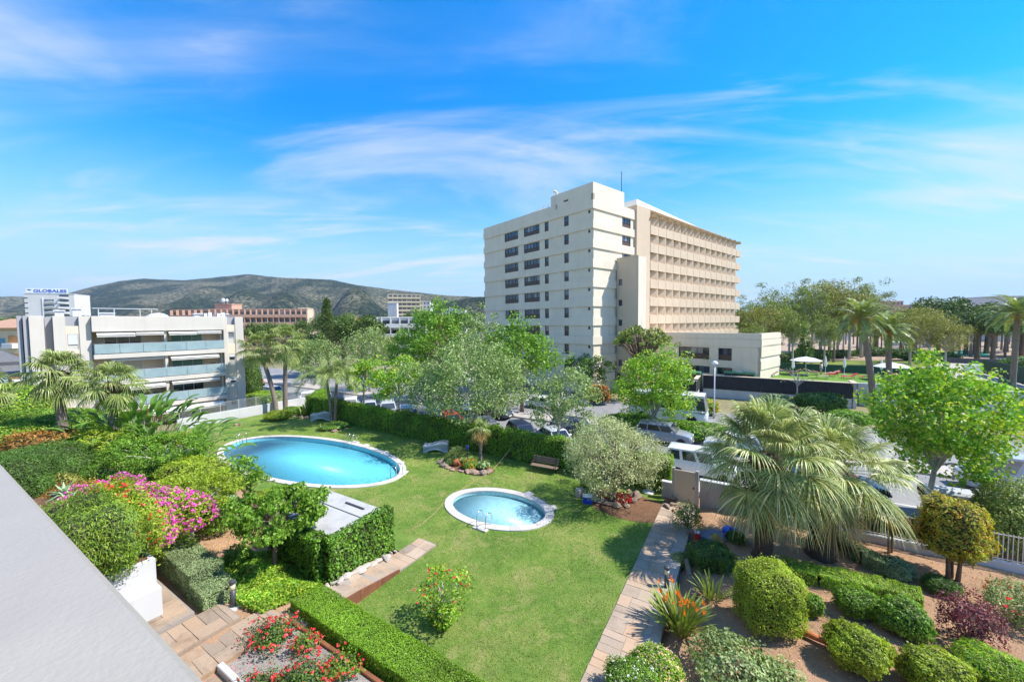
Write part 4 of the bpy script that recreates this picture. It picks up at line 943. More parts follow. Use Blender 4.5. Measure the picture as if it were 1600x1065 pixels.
# terracotta balcony hotel
far_block('terracotta_hotel', 'long terracotta hotel with rows of balconies below the hills', 'hotel', 328, 462, 484, 150, 14, -.3, 12, 'far_terracotta', 6, 17, 'balcony', fl=3.1)
far_block('terracotta_hotel', 'low end wing of terracotta building behind the apartment roof', 'hotel', 270, 326, 485, 150, 0, -.3, 12, 'far_terracotta', 2, 6, 'balcony', fl=3.1)
far_block('lift_house', 'terracotta rooftop block with dishes on the terracotta hotel', 'rooftop block', 335, 362, 476, 157, 0, 10, 6, 'far_terracotta', 0, 3)
far_block('cream_end_block', 'cream stair tower at the end of the terracotta hotel', 'building', 466, 479, 482, 158, 14, -.3, 9, 'far_cream', 5, 2)
for px, r_ in ((350, 1.0), (356, .7)):
    p = atd(px, 473, 157); d_ = thing('satellite_dish', 'white %s satellite dish on the terracotta rooftop block' % ('large' if r_ == 1.0 else 'small'), 'dish', (p.x, p.y, atd(px, 476, 157).z+.3))
    MB().tube([(0, 0, 0), (0, 0, 1.2)], .08, 6).build('mast', M['alu'], d_)
    MB().lathe([(.02, 0), (.5*r_, .08), (.9*r_, .32), (.95*r_, .4)], 14).xf(Matrix.Translation((0, -.2, 1.3)) @ Matrix.Rotation(R(75), 4, 'X')).build('dish', M['white_plastic'], d_, True)
# cream tower and neighbours
far_block('cream_tower', 'cream tower of stacked balconies in front of the hills', 'building', 606, 654, 460, 290, 14, -.3, 16, 'far_cream', 12, 7, 'balcony', fl=3.1)
far_block('grey_shaft', 'plain grey lift shaft at the side of the cream tower', 'building', 605.5, 620, 474, 285, 0, -.3, 4, 'far_grey', 0, 2)
far_block('white_tower', 'white narrow tower beside the cream tower', 'building', 655, 672, 471, 300, 0, -.3, 12, 'far_white', 9, 3)
far_block('white_apartments', 'white apartment block with dark balconies behind the street trees', 'building', 596, 662, 497, 118, 14, -.3, 12, 'far_white', 4, 5, 'balcony', fl=3.0)
far_block('shade_grey_side', 'side block of the white apartments, its shade coloured grey', 'building', 585, 596, 497, 121, 0, -.3, 12, 'far_grey', 4, 2, 'balcony', fl=3.0)  # side of the white block, its shade given as a grey wall colour
far_block('orange_apartments', 'orange apartment block with white terraces', 'building', 556, 584, 498, 185, 0, -.3, 10, 'far_orange', 3, 3, 'balcony')
far_block('white_house', 'white terraced house below the orange apartments', 'house', 560, 586, 508, 160, 0, -.3, 8, 'far_white', 3, 4)
far_block('white_villas', 'low white villas on the slope left of the big hotel', 'building', 687, 727, 485, 400, 0, -.3, 16, 'far_white', 3, 8)
far_block('white_villa_top', 'small white villa tower above the low white villas', 'building', 702, 712, 481, 410, 0, -.3, 8, 'far_white', 2, 2)
far_block('white_row', 'white flat roofed row against the edge of the big hotel', 'building', 733, 766, 496, 230, 0, -.3, 12, 'far_white', 3, 5)
far_block('terracotta_villa', 'terracotta flat roofed building above the park trees', 'building', 1388, 1412, 471, 230, 0, -.3, 14, 'far_terracotta', 3, 4)
far_block('terracotta_villa', 'lower terracotta wing with chimneys above the park trees', 'building', 1412, 1440, 477, 235, 0, -.3, 14, 'far_terracotta', 2, 4)
far_block('white_modern_block', 'white modern block with flat oversailing roof beyond the pines', 'building', 1566, 1640, 463, 170, 0, -.3, 14, 'far_white', 3, 8, 'balcony')
for px0, px1, yy, dd in ((520, 553, 512, 150), (676, 700, 503, 200)):
    far_block('pink_house', 'small terracotta house among trees %s' % ('beside the tall narrow conifer' if px0 < 600 else 'near the white narrow tower'), 'house', px0, px1, yy, dd, 0, -.3, 8, 'far_terracotta', 2, 4)
# cream house with tiled roof behind the left block
ho, hw, hH = far_block('cream_house', 'cream house with tiled roof and blue shutters beside the apartment block', 'house', -40, 29, 516, 62, 0, -.3, 10, 'far_cream', 0, 4)
for r_ in range(3):
    z = hH-2.6-r_*2.9
    for x in (4.3, 2.0): window(ho, (x, -.01, z), 0, .9, 1.3, 1, 0, 'blue_shutter', 'blue_shutter')
    MB().box(5.4, 6.9, -.08, -.01, z-.1, z+1.7).build('balcony_opening', M['orange_wood'], ho); MB().bbox(5.3, 7.0, -.9, -.09, z-.3, z+.5, .03).build('balcony', M['far_white'], ho)
rf = MB().add([(-.6, -.9, hH+.36), (hw+.4, -.9, hH+.36), (hw+.4, 5, hH+1.9), (-.6, 5, hH+1.9), (-.6, 11, hH+.36), (hw+.4, 11, hH+.36)], [(0, 1, 2, 3), (3, 2, 5, 4), (0, 3, 4), (1, 5, 2), (0, 4, 5, 1)]).build('roof', M['roof_tiles'], ho)
# dark slate gazebo
p = atd(5, 600, 44); gz = thing('gazebo', 'dark slate roofed gazebo at the corner of the apartment block', 'gazebo', (p.x, p.y, -.3))
MB().lathe([(4.4, 4.8), (4.3, 4.9), (2.2, 6.0), (2.3, 6.4), (.1, 7.6)], 4).build('roof', M['slate'], gz)
for x in (-2.6, 2.6):
    for y in (-2.6, 2.6): MB().bbox(x-.12, x+.12, y-.12, y+.12, 0, 4.9, .02).build('post', M['wood'], gz)
MB().bbox(-2.5, 2.5, -2.4, 2.4, 0, 1.1, .03).build('base', M['wood'], gz)
# ------------------------------------------------------------------ vehicles
WHEEL = {}
def wheel(parent, x, y, r, side):
    if r not in WHEEL:
        ty = MB().lathe([(r*.62, -.1), (r*.95, -.1), (r, -.06), (r, .06), (r*.95, .1), (r*.62, .1)], 18).xf(Matrix.Rotation(R(90), 4, 'X')).mesh('tyre', M['tyre'], True)
        ri = MB().lathe([(.02, -.085), (r*.25, -.085), (r*.3, -.06), (r*.55, -.06), (r*.63, -.09), (r*.63, .09), (.02, .06)], 18).xf(Matrix.Rotation(R(90), 4, 'X'))
        for i in range(5):
            a = i*2*math.pi/5; c, s = math.cos(a), math.sin(a)
            ri.add([(c*r*.12-s*.03, .095, s*r*.12+c*.03), (c*r*.12+s*.03, .095, s*r*.12-c*.03), (c*r*.6+s*.03, .1, s*r*.6-c*.03), (c*r*.6-s*.03, .1, s*r*.6+c*.03),
                    (c*r*.12-s*.03, -.095, s*r*.12+c*.03), (c*r*.12+s*.03, -.095, s*r*.12-c*.03), (c*r*.6+s*.03, -.1, s*r*.6-c*.03), (c*r*.6-s*.03, -.1, s*r*.6+c*.03)], [(0, 1, 2, 3), (4, 7, 6, 5)])
        WHEEL[r] = (ty, ri.mesh('rim', M['rim']))
    h = put('wheel', WHEEL[r][0], parent, (x, y, r)); put('rim', WHEEL[r][1], h, (0, 0, 0))
CARS = {}
def car(label, loc, rz, kind, col, group=None, cat='car'):
    t = thing('parked_car' if kind not in ('bus', 'van', 'bigvan') else ('white_van' if kind == 'van' else ('coach' if kind == 'bus' else 'delivery_van')), label, cat, loc, rz, group)
    L, Wd, H, belt, hood, prof = dict(
        hatch=(4.0, 1.74, 1.47, .92, .86, (-.49, -.38, .12, .27)), sedan=(4.5, 1.78, 1.43, .90, .85, (-.40, -.25, .10, .24)),
        suv=(4.45, 1.84, 1.66, 1.05, 1.0, (-.49, -.43, .12, .25)), van=(4.1, 1.70, 1.83, 1.05, .98, (-.495, -.47, .16, .30)),
        bigvan=(5.4, 2.0, 2.3, 1.25, 1.15, (-.495, -.48, .28, .38)), bus=(7.4, 2.4, 3.0, 1.35, 1.3, (-.497, -.49, .46, .495)))[kind]
    h = Wd/2; bot = .24
    key = (kind, col)
    if key not in CARS:
        xs = [(-.5, .86, belt-.12, .36), (-.485, .95, belt, bot+.05), (-.40, 1.0, belt, bot), (-.1, 1.0, belt+.01, bot), (.15, 1.0, belt, bot), (.27, .99, belt-.01, bot), (.36, .97, (belt+hood)/2-.03, bot), (.45, .92, hood-.09, bot+.02), (.485, .84, hood-.2, bot+.08), (.5, .74, hood-.34, bot+.16)]
        vs = []
        for f, wf, zb, zl in xs:
            w = h*wf; x = f*L; zm = (zb+zl)/2
            half = [(w*.80, zl), (w*.98, zl+.10), (w, zm), (w*.985, zb-.10), (w*.93, zb-.015), (w*.80, zb)]
            vs += [(x, y, z) for y, z in half] + [(x, -y, z) for y, z in reversed(half)]
        n = 12; fs = [(i*n+j, i*n+(j+1) % n, (i+1)*n+(j+1) % n, (i+1)*n+j) for i in range(len(xs)-1) for j in range(n)]
        fs = [tuple(reversed(f)) for f in fs]; fs += [tuple(range(n)), tuple(reversed(range((len(xs)-1)*n, len(xs)*n)))]
        body = MB().add(vs, fs)
        rb, rt, ft, fb = (p*L for p in prof); wb, wt = h*.92, h*(.90 if kind in ('bus', 'bigvan') else .78)
        zt = H; z0 = belt-.02
        def P(x, y, z): return (x, y, z)
        cab = [P(rb, wb, z0), P(fb, wb, z0), P(ft, wt, zt-.05), P(rt, wt, zt-.05), P(rb, -wb, z0), P(fb, -wb, z0), P(ft, -wt, zt-.05), P(rt, -wt, zt-.05),
               P(ft-.1, wt*.86, zt), P(rt+.1, wt*.86, zt), P(ft-.1, -wt*.86, zt), P(rt+.1, -wt*.86, zt)]
        body.add(cab, [(1, 0, 3, 2), (4, 5, 6, 7), (5, 1, 2, 6), (0, 4, 7, 3), (3, 9, 8, 2), (6, 10, 11, 7), (2, 8, 10, 6), (7, 11, 9, 3), (9, 11, 10, 8)])
        bm = body.mesh('body', M['car_'+col], True)
        try:
            for e in bm.edges: pass
            bm.set_sharp_from_angle(angle=R(32))
        except Exception: pass
        # glass quads laid just proud of the cabin
        def lerp(a, b, q): return Vector(a).lerp(Vector(b), q)
        def quad(a, b, c, d, u0, u1, v0, v1, off):
            pts = []
            for u, v in ((u0, v0), (u1, v0), (u1, v1), (u0, v1)): pts.append(lerp(lerp(a, b, u), lerp(d, c, u), v)+Vector(off))
            return pts
        gl = []
        A, B, C_, D_ = cab[0], cab[1], cab[2], cab[3]; A2, B2, C2, D2 = cab[4], cab[5], cab[6], cab[7]
        divs = {'hatch': (.06, .42, .46, .93), 'sedan': (.08, .46, .5, .93), 'suv': (.05, .28, .31, .62, .65, .95), 'van': (.04, .27, .33, .58, .64, .95), 'bigvan': (.74, .97), 'bus': tuple(v for i in range(8) for v in (i/8+.01, (i+1)/8-.01))}[kind]
        for i in range(0, len(divs), 2):
            gl.append(('side_window', quad(A, B, C_, D_, divs[i], divs[i+1], .12, .86, (0, .012, .004))))
            gl.append(('side_window', quad(B2, A2, D2, C2, 1-divs[i+1], 1-divs[i], .12, .86, (0, -.012, .004))))
        gl.append(('windscreen', quad(B, B2, C2, C_, .06, .94, .08, .93, (.012, 0, .008)))); gl.append(('rear_window', quad(A2, A, D_, D2, .1, .9, .2, .88, (-.012, 0, .006))))
        gms = [(nm, MB().add(q, [(0, 1, 2, 3)]).mesh(nm, M['car_glass'])) for nm, q in gl]
        x = .5*L
        lam = []
        for s in (1, -1):
            lam.append(('headlight', MB().bbox(x*.94, x*.985, min(s*h*.52, s*h*.82), max(s*h*.52, s*h*.82), hood-.32, hood-.17, .03).mesh('headlight', M['headlamp'])))
            lam.append(('tail_light', MB().bbox(-x*1.0-.006, -x*.955, min(s*h*.66, s*h*.9), max(s*h*.66, s*h*.9), belt-.32, belt-.1, .02).mesh('tail_light', M['tail_lamp'])))
            lam.append(('mirror', MB().bbox(fb-.45, fb-.3, min(s*(h*.94), s*(h+.17)), max(s*(h*.94), s*(h+.17)), belt+.02, belt+.17, .03).mesh('mirror', M['car_'+col])))
        lam.append(('bumper', MB().bbox(x*.955, x+.03, -h*.7, h*.7, bot+.1, bot+.26, .04).mesh('bumper', M['dark_frame'])))
        lam.append(('number_plate', MB().box(x+.031, x+.04, -.26, .26, bot+.13, bot+.24).mesh('number_plate', M['plate'])))
        CARS[key] = (bm, gms, lam)
    bm, gms, lam = CARS[key]
    put('body', bm, t)
    for nm, me in gms + lam: put(nm, me, t)
    wr = {'bus': .48, 'bigvan': .36, 'suv': .36}.get(kind, .31)
    for fx in (-.31, .32):
        for s in (-1, 1): wheel(t, fx*L, s*(h-.07), wr, s)
    return t
def a_for(px, n):                      # street position that a pixel column of the survey photo looks at
    lo, hi = -150.0, 60.0
    for _ in range(50):
        m = (lo+hi)/2; p = S(m, n)
        v = p - Vector((0, 0, CAM_H)); x = 800+F_PX*p.x/max(p.y, .1) if p.y > .1 else 9999
        if x < px: lo = m
        else: hi = m
    return lo
STZ = -.118
diag = S_ANG - R(38)
row = [(478, 'hatch', 'white', 'white hatchback parked behind the far end of the hedge'), (503, 'sedan', 'white', 'white saloon parked second from the far end of the hedge'), (524, 'hatch', 'navy', 'dark blue hatchback partly behind the two trunked palm'),
       (545, 'hatch', 'white', 'white hatchback parked behind the hedge right of the two trunked palm'), (574, 'sedan', 'silver', 'silver saloon parked under the lime green tree'), (603, 'suv', 'silver', 'pale grey estate car parked beside the lime green tree trunk'),
       (633, 'hatch', 'blue', 'blue hatchback parked between lime green tree and red car'), (660, 'sedan', 'darkgrey', 'dark grey saloon parked next to the red car'), (703, 'hatch', 'red', 'red hatchback parked behind the hedge'),
       (758, 'sedan', 'darkgrey', 'dark saloon with light reflections parked behind the young palm'), (815, 'hatch', 'navy', 'navy hatchback parked behind the leaning pole'), (868, 'sedan', 'silver', 'silver saloon parked at the white branched tree trunk')]
for px, k, c, lab in row:
    p = S(a_for(px, 4.9), 4.9, STZ); car(lab, p, diag, k, c, 'cars parked at an angle along the hedge')
car('white small van with side windows parked beside the entrance gate', S(1.35, 3.9, STZ), S_ANG, 'van', 'white', cat='van')
car('navy off-road car driving past behind the white branched tree', S(-9.0, 8.0, STZ), S_ANG+R(4), 'suv', 'navy')
car('grey car parked across the street under the lime green young tree', S(-2.0, 10.2, STZ), S_ANG, 'suv', 'grey')
car('white car nose up behind the grey car across the street', S(3.0, 10.25, STZ), S_ANG+R(180), 'hatch', 'white')
car('black car parked behind the big fan palms', S(8.5, 5.4, STZ), S_ANG, 'sedan', 'black')
car('silver delivery van parked behind the large lime green tree', S(17.6, 10.0, STZ), S_ANG+R(180), 'bigvan', 'silver', cat='van')
car('white hatchback parked across the street behind the silvery trees', S(-24.5, 10.3, STZ), S_ANG, 'hatch', 'white')
car('dark car parked across the street next to the white hatchback', S(-19.2, 10.3, STZ), S_ANG, 'hatch', 'darkgrey')
car('bright red car far up the street beyond the palms', S(-66, 8.6, STZ), S_ANG, 'hatch', 'red')
car('white car far up the street below the red car', S(-60.5, 5.0, STZ), S_ANG, 'sedan', 'white')
car('silver car far up the street near the palms', S(-53.5, 5.2, STZ), S_ANG, 'hatch', 'silver')
car('white coach with dark windows on the side road by the lamp post', S(-3.0, 18.0, -.128), S_ANG, 'bus', 'white', cat='bus')
car('white saloon on the side road behind the red and green shrub', S(-16.5, 17.0, -.128), S_ANG, 'sedan', 'white')
# scooter between the cars
p = S(a_for(682, 3.6), 3.6, STZ); sc_ = thing('scooter', 'grey motor scooter parked beside the red hatchback', 'scooter', p, diag)
for x in (-.55, .6): wheel(sc_, x, 0, .24, 1)
MB().add([(-.75, -.16, .45), (-.75, .16, .45), (-.1, .17, .42), (-.1, -.17, .42), (-.85, -.12, .78), (-.85, .12, .78), (-.05, .14, .76), (-.05, -.14, .76)], [(0, 3, 2, 1), (4, 5, 6, 7), (0, 1, 5, 4), (1, 2, 6, 5), (2, 3, 7, 6), (3, 0, 4, 7)]).build('body', M['car_darkgrey'], sc_)
MB().bbox(-.78, .0, -.14, .14, .765, .86, .04).build('saddle', M['tyre'], sc_); MB().bbox(-.1, .42, -.15, .15, .27, .33, .02).build('footboard', M['car_darkgrey'], sc_)
MB().tube([(.6, 0, .25), (.45, 0, .95)], .05, 8).build('fork', M['alu'], sc_); MB().bbox(.38, .46, -.2, .2, .3, .85, .03).build('leg_shield', M['car_silver'], sc_); MB().tube([(.42, -.33, 1.0), (.44, 0, .97), (.42, .33, 1.0)], .02, 6).build('handlebar', M['alu'], sc_)

# refuse containers
def container(label, a, n, lid):
    t = thing('refuse_container', label, 'container', S(a, n, STZ), S_ANG+R(2), 'refuse containers at the kerb')
    m = MB(); m.add([(-.72, -.42, .18), (.72, -.42, .18), (.72, .42, .18), (-.72, .42, .18), (-.85, -.52, 1.12), (.85, -.52, 1.12), (.85, .52, 1.12), (-.85, .52, 1.12)], [(0, 3, 2, 1), (4, 5, 6, 7), (0, 1, 5, 4), (1, 2, 6, 5), (2, 3, 7, 6), (3, 0, 4, 7)])
    for i in range(5): m.box(-.6+i*.3-.02, -.6+i*.3+.02, -.56, -.5, .4, 1.05)
    m.build('body', M['bin_grey'], t); vs = []; k = 9
    for i in range(k):
        q = math.pi*i/(k-1); y = -.56*math.cos(q); z = 1.14+.34*math.sin(q)
        vs += [(-.9, y, z), (.9, y, z)]
    MB().add(vs, [(i*2, i*2+1, i*2+3, i*2+2) for i in range(k-1)] + [tuple(range(0, 2*k, 2)), tuple(reversed(range(1, 2*k, 2)))]).build('lid', M[lid], t, False)
    for s in (-1, 1): MB().lathe([(.0, -.06), (.30, -.06), (.34, 0), (.30, .06), (0, .06)], 14, (0, 0, 0)).xf(Matrix.Translation((s*.93, .0, 1.18)) @ Matrix.Rotation(R(90), 4, 'Y')).build('side_disc', M['tyre'], t)
    MB().tube([(-.85, -.58, 1.2), (.85, -.58, 1.2)], .025, 6).build('handle', M['dark_frame'], t)
    for x in (-.6, .6):
        for y in (-.32, .32): wheel(t, x, y, .1, 1)
M['bin_grey'] = plain('bin_grey', (0.22, 0.225, 0.22), .6, .12, 4); M['bin_lid'] = plain('bin_lid', (0.45, 0.45, 0.43), .5, .1, 4); M['bin_brown'] = plain('bin_brown', (0.42, 0.16, 0.09), .5, .15, 4)
container('grey refuse container nearest the tree trunk', 12.7, 4.5, 'bin_lid'); container('grey refuse container between the tree trunk container and the brown lidded one', 14.75, 4.9, 'bin_lid'); container('refuse container with brown lid at the end of the row', 16.8, 5.2, 'bin_brown')

# street lamp
def lamp_post(label, p, h):
    t = thing('street_lamp', label, 'street lamp', p); k = 6
    MB().tube([(0, 0, 0), (0, 0, .9), (0, 0, h)], [.11, .075, .05], 10).build('post', M['alu'], t, True)
    MB().lathe([(.06, h), (.3, h+.06), (.32, h+.16), (.2, h+.34), (.02, h+.4)], 14).build('lantern', M['white_plastic'], t, True)
lamp_post('grey street lamp before the black screened terrace wall', S(1.0, 21.3, -.13), 5.6)
lamp_post('grey street lamp among the silvery street trees', S(a_for(733, 2.0), 2.0, 0), 5.0)
# ------------------------------------------------------------------ garden furniture
def bench():
    c = S(-7.66, -.75); t = thing('park_bench', 'brown slatted wooden bench against the clipped hedge', 'bench', c, S_ANG+R(4))
    for i in range(4): MB().bbox(-.95, .95, -.42+i*.115, -.32+i*.115, .40, .44, .01).build('seat_slat', M['bench_wood'], t)
    for i in range(4):
        z = .53+i*.105; y = .07+i*.03; MB().bbox(-.95, .95, y, y+.035, z, z+.085, .01).build('back_slat', M['bench_wood'], t)
    for x in (-.72, .72):
        m = MB(); m.tube([(x, -.38, 0), (x, -.36, .39), (x, .0, .38), (x, .06, .5), (x, .18, .95)], .028, 6); m.tube([(x, .12, 0), (x, .02, .38)], .028, 6); m.build('leg', M['dark_frame'], t)
    for x in (-.95, .95): MB().tube([(x*.93, -.38, .4), (x*.93, -.38, .62), (x*.93, .06, .62)], .022, 6).build('armrest', M['dark_frame'], t)
bench()
def lounger_mesh(name, m, back=35, bend=None):
    """side profile swept across: moulded plastic lounger"""
    prof = [(-.95, .30), (-.6, .36), (-.1, .34), (.15, .36)]
    for i in range(1, 6): q = i/5; prof.append((.15+.72*q*math.cos(R(back)), .36+.72*q*math.sin(R(back))))
    mb = MB()
    for y0, y1 in ((-.33, -.20), (-.19, -.07), (-.06, .06), (.07, .19), (.20, .33)):
        vs = []
        for x, z in prof: vs += [(x, y0, z), (x, y1, z), (x, y1, z-.03), (x, y0, z-.03)]
        mb.add(vs, [(i*4+j, i*4+4+j, i*4+4+(j+1) % 4, i*4+(j+1) % 4) for i in range(len(prof)-1) for j in range(4)] + [(0, 1, 2, 3), tuple(len(vs)-4+q for q in (3, 2, 1, 0))])
    return mb.mesh(name, m)
def lounger(label, p, rz, m, group, stack=1, tilt=None, back=35):
    t = thing('sun_lounger', label, 'sun lounger', p, rz, group); me = lounger_mesh('slats', M[m], back)
    put('slats', me, t)
    for x in (-.75, .3):
        for y in (-.31, .31): MB().tube([(x, y, .34), (x-.05*(1 if x < 0 else -1), y, 0)], .028, 6).build('leg', M[m], t)
    for y in (-.345, .345): MB().tube([(-.95, y, .29), (.15, y, .335), (.15+.72*math.cos(R(back)), y, .345+.72*math.sin(R(back)))], .024, 6).build('side_rail', M[m], t)
    return t
def moulded(label, p, rz, group):
    """one piece plastic lounger: waved top shell with arched side cheeks"""
    t = thing('sun_lounger', label, 'sun lounger', p, rz, group); xs = [-.95+i*1.9/16 for i in range(17)]
    top = lambda x: .40+.10*math.sin(x*3.0+.4)+.10*max(0, x-.2)
    low = lambda x: max(0.0, .22*math.sin(max(0, min(1, (x+.72)/1.35))*math.pi)**.7 if -.72 < x < .63 else 0.0)
    vs = []
    for x in xs: vs += [(x, -.36, top(x)), (x, .36, top(x)), (x, .36, top(x)-.05), (x, -.36, top(x)-.05)]
    MB().add(vs, [(i*4+j, i*4+4+j, i*4+4+(j+1) % 4, i*4+(j+1) % 4) for i in range(16) for j in range(4)]+[(0, 1, 2, 3), (67, 66, 65, 64)]).build('shell', M['lounger_top'], t, True)
    for y in (-.37, .33):
        vs = []
        for x in xs: vs += [(x, y, low(x)), (x, y, top(x)+.03), (x, y+.04, top(x)+.03), (x, y+.04, low(x))]
        MB().add(vs, [(i*4+j, i*4+4+j, i*4+4+(j+1) % 4, i*4+(j+1) % 4) for i in range(16) for j in range(4)]+[(0, 1, 2, 3), (67, 66, 65, 64)]).build('side_cheek', M['white_plastic'], t)
M['lounger_top'] = plain('lounger_top', (0.42, 0.40, 0.39), .5, .15, 6)
for i in range(3): moulded('white plastic sun lounger stacked on the lawn by the hedge', S(-16.9, -1.3, i*.10), S_ANG+R(32), 'stacked white loungers by the hedge')
for i in range(4): moulded('white plastic sun lounger stacked behind the two trunked palm', S(-34.2, .15, i*.12), S_ANG+R(40), 'white loungers behind the two trunked palm')
def bollard(label, p, h=.85, base=False):
    t = thing('bollard_light', label, 'bollard light', p)
    if base: MB().bbox(-.2, .2, -.2, .2, -.3, .12, .02).build('plinth', M['white_wall'], t)
    b = .12 if base else 0
    MB().lathe([(.09, b), (.09, b+h*.62)], 14).build('post', M['bollard_dark'], t, True); MB().lathe([(.082, b+h*.62), (.082, b+h*.86)], 14).build('lamp', M['lamp_glass'], t, True)
    MB().lathe([(.1, b+h*.86), (.1, b+h*.97), (.05, b+h)], 14).build('cap', M['bollard_dark'], t)
bollard('dark bollard light beside the stone path by the orange flowers', S(1.38, -8.75), .85)
bollard('dark bollard light on a white plinth at the garden steps', S(-10.75, -17.95, .5), .9, True)
bl = thing('solar_lamp', 'small lamp with blue head beside the fan palm bed', 'lamp', S(-13.2, -2.1)); MB().tube([(0, 0, 0), (0, 0, .95)], .03, 6).build('stake', M['bollard_dark'], bl); MB().lathe([(.05, .9), (.13, 1.2), (.12, 1.24)], 10).build('head', plain('lamp_blue', (0.08, 0.09, 0.35), .4, .1, 4), bl)
pb = thing('lawn_spotlight', 'grey box lamp on a stake before the hedge', 'lamp', at(580, 669)); MB().tube([(0, 0, 0), (0, 0, .5)], .03, 6).build('stake', M['alu'], pb); MB().bbox(-.16, .16, -.12, .12, .45, .9, .03).build('head', M['alu'], pb)
cl = thing('cooler_box', 'blue cooler box with white lid beside the olive tree', 'cooler box', at(918, 785), S_ANG+R(20)); MB().bbox(-.24, .24, -.16, .16, 0, .36, .03).build('body', M['blue_plastic'], cl); MB().bbox(-.25, .25, -.17, .17, .36, .44, .03).build('lid', M['white_plastic'], cl); MB().tube([(-.26, 0, .3), (-.26, 0, .5), (.26, 0, .5), (.26, 0, .3)], .014, 6).build('handle', M['white_plastic'], cl)
sb = thing('stone_block', 'pale square stone block at the olive bed', 'stone', at(906, 775), .4); MB().bbox(-.22, .22, -.2, .2, -.05, .42, .05).build('block', M['white_rock'], sb); MB().bbox(-.2, .2, -.18, .18, .42, .46, .03).build('top', M['kerb'], sb)
ub = thing('umbrella_stand', 'grey round parasol base on the lawn near the gate', 'parasol base', at(1013, 769)); MB().lathe([(.34, 0), (.34, .06), (.24, .12), (.06, .14), (.045, .14)], 18).build('foot', M['alu'], ub); MB().tube([(0, 0, .14), (0, 0, .5)], .035, 8).build('socket', M['alu'], ub)
ps = thing('leaning_pole', 'thin tan pole leaning against the hedge', 'pole', at(771, 733)); q = at(806, 690, 1.2)-ps.location; MB().tube([(0, 0, 0), q*.5+Vector((0, 0, -.03)), q], .022, 6).build('pole', M['rope'], ps); MB().lathe([(.03, 0), (.045, .02), (.045, .1), (.03, .12)], 8, tuple(q*.97)).build('grip', M['dark_frame'], ps)
hp = [at(x, y, .02)-at(771, 733) for x, y in ((771, 735), (745, 748), (720, 765), (700, 778), (680, 800), (660, 818), (632, 832))]
ho_ = thing('garden_hose', 'tan hose lying across the lawn between the two pools', 'hose', at(771, 733)); MB().tube(hp, .014, 6).build('hose', M['rope'], ho_, True); MB().tube([hp[0], hp[0]+Vector((.08, .02, .0))], .022, 6).build('nozzle', M['dark_frame'], ho_)
# pump house with concrete roof
ph = thing('pump_house', 'low pump house with flat grey concrete roof beside the lawn', 'pump house', S(-14.2, -14.9), S_ANG)
MB().box(.15, 4.25, .15, 2.45, -.3, 1.55).build('wall', M['white_wall'], ph); MB().bbox(0, 4.4, 0, 2.6, 1.55, 1.72, .02).build('roof_slab', M['roof_concrete'], ph)
MB().box(.4, 4.1, 1.55, 1.60, 1.72, 1.735).build('roof_joint', M['bollard_dark'], ph); MB().bbox(2.2, 3.5, 2.08, 2.18, 1.72, 1.78, .02).build('roof_bar', M['bollard_dark'], ph)
MB().box(3.2, 4.0, 2.44, 2.48, .0, 1.45).build('door', M['wood'], ph)
# white planter on the left
pl = thing('planter', 'white rendered planter wall holding the clipped juniper beside the path', 'planter', S(-17.95, -21.9, 0), S_ANG)
MB().bbox(-4.6, 5.6, 0, 2.5, .2, 2.55, .03).build('wall', M['white_wall'], pl); MB().bbox(5.15, 6.0, 1.55, 2.5, .2, 1.75, .03).build('pier', M['white_wall'], pl); MB().bbox(-4.45, 5.45, .15, 2.35, 2.552, 2.6, .02).build('soil', M['mulch'], pl)
MB().bbox(5.61, 5.95, -.4, 1.54, .2, 1.6, .02).build('plinth', M['white_wall'], pl)
rk = thing('bed_kerb', 'white kerb at the near edge of the gravel rose bed', 'kerb', S(-8.6, -19.2, 0), S_ANG); MB().bbox(0, 1.9, -.08, .08, .2, .62, .02).build('strip', M['white_wall'], rk); MB().bbox(1.9, 3.6, -.08, .08, .2, .58, .02).build('strip', M['white_wall'], rk)
et = thing('bed_edging', 'rusty timber edging between gravel rose bed and clipped hedge', 'edging', S(-8.8, -17.22, 0), S_ANG)
for i in range(4): MB().bbox(i*2.2+.01, (i+1)*2.2-.01, -.05, .07, .1, .5, .015).build('plank', M['rust'], et)
# gate, walls and fence at the street
ga = thing('entrance_gate', 'plain beige metal gate at the end of the stone path', 'gate', S(1.05, -1.15), S_ANG)
MB().bbox(-.52, .52, -.03, .03, .08, 1.85, .01).build('leaf', M['concrete_gate'] if 'concrete_gate' in M else M['beige_and_shade'], ga)
for x in (-.6, .6): MB().bbox(x-.07, x+.07, -.07, .07, -.1, 1.95, .01).build('post', M['grey_wall'], ga)
MB().bbox(.38, .46, -.09, -.03, .95, 1.02, .01).build('handle', M['dark_frame'], ga)
w1 = thing('boundary_wall', 'grey boundary wall with picket fence along the street beyond the gate', 'wall', S(1.75, -.9), S_ANG)
MB().bbox(0, 2.3, 0, .25, -.3, 1.35, .02).build('wall', M['grey_wall'], w1); MB().bbox(-.02, 2.34, -.03, .28, 1.35, 1.42, .02).build('coping', M['white_wall'], w1)
MB().bbox(2.3, 34, 0.02, .23, -.3, .32, .02).build('low_wall', M['white_wall'], w1)
pk = MB()
for j in range(15): pk.box(.06+j*.13, .085+j*.13, .1, .125, .36, 1.45)
pk.box(0, 2.0, .095, .13, .40, .43); pk.box(0, 2.0, .095, .13, 1.38, 1.41); pkm = pk.mesh('picket_panel', M['alu'])
for i in range(15): put('picket_panel', pkm, w1, (2.4+i*2.05, 0, 0)); MB().bbox(2.34+i*2.05, 2.4+i*2.05, .08, .14, .3, 1.5, .01).build('fence_post', M['alu'], w1)
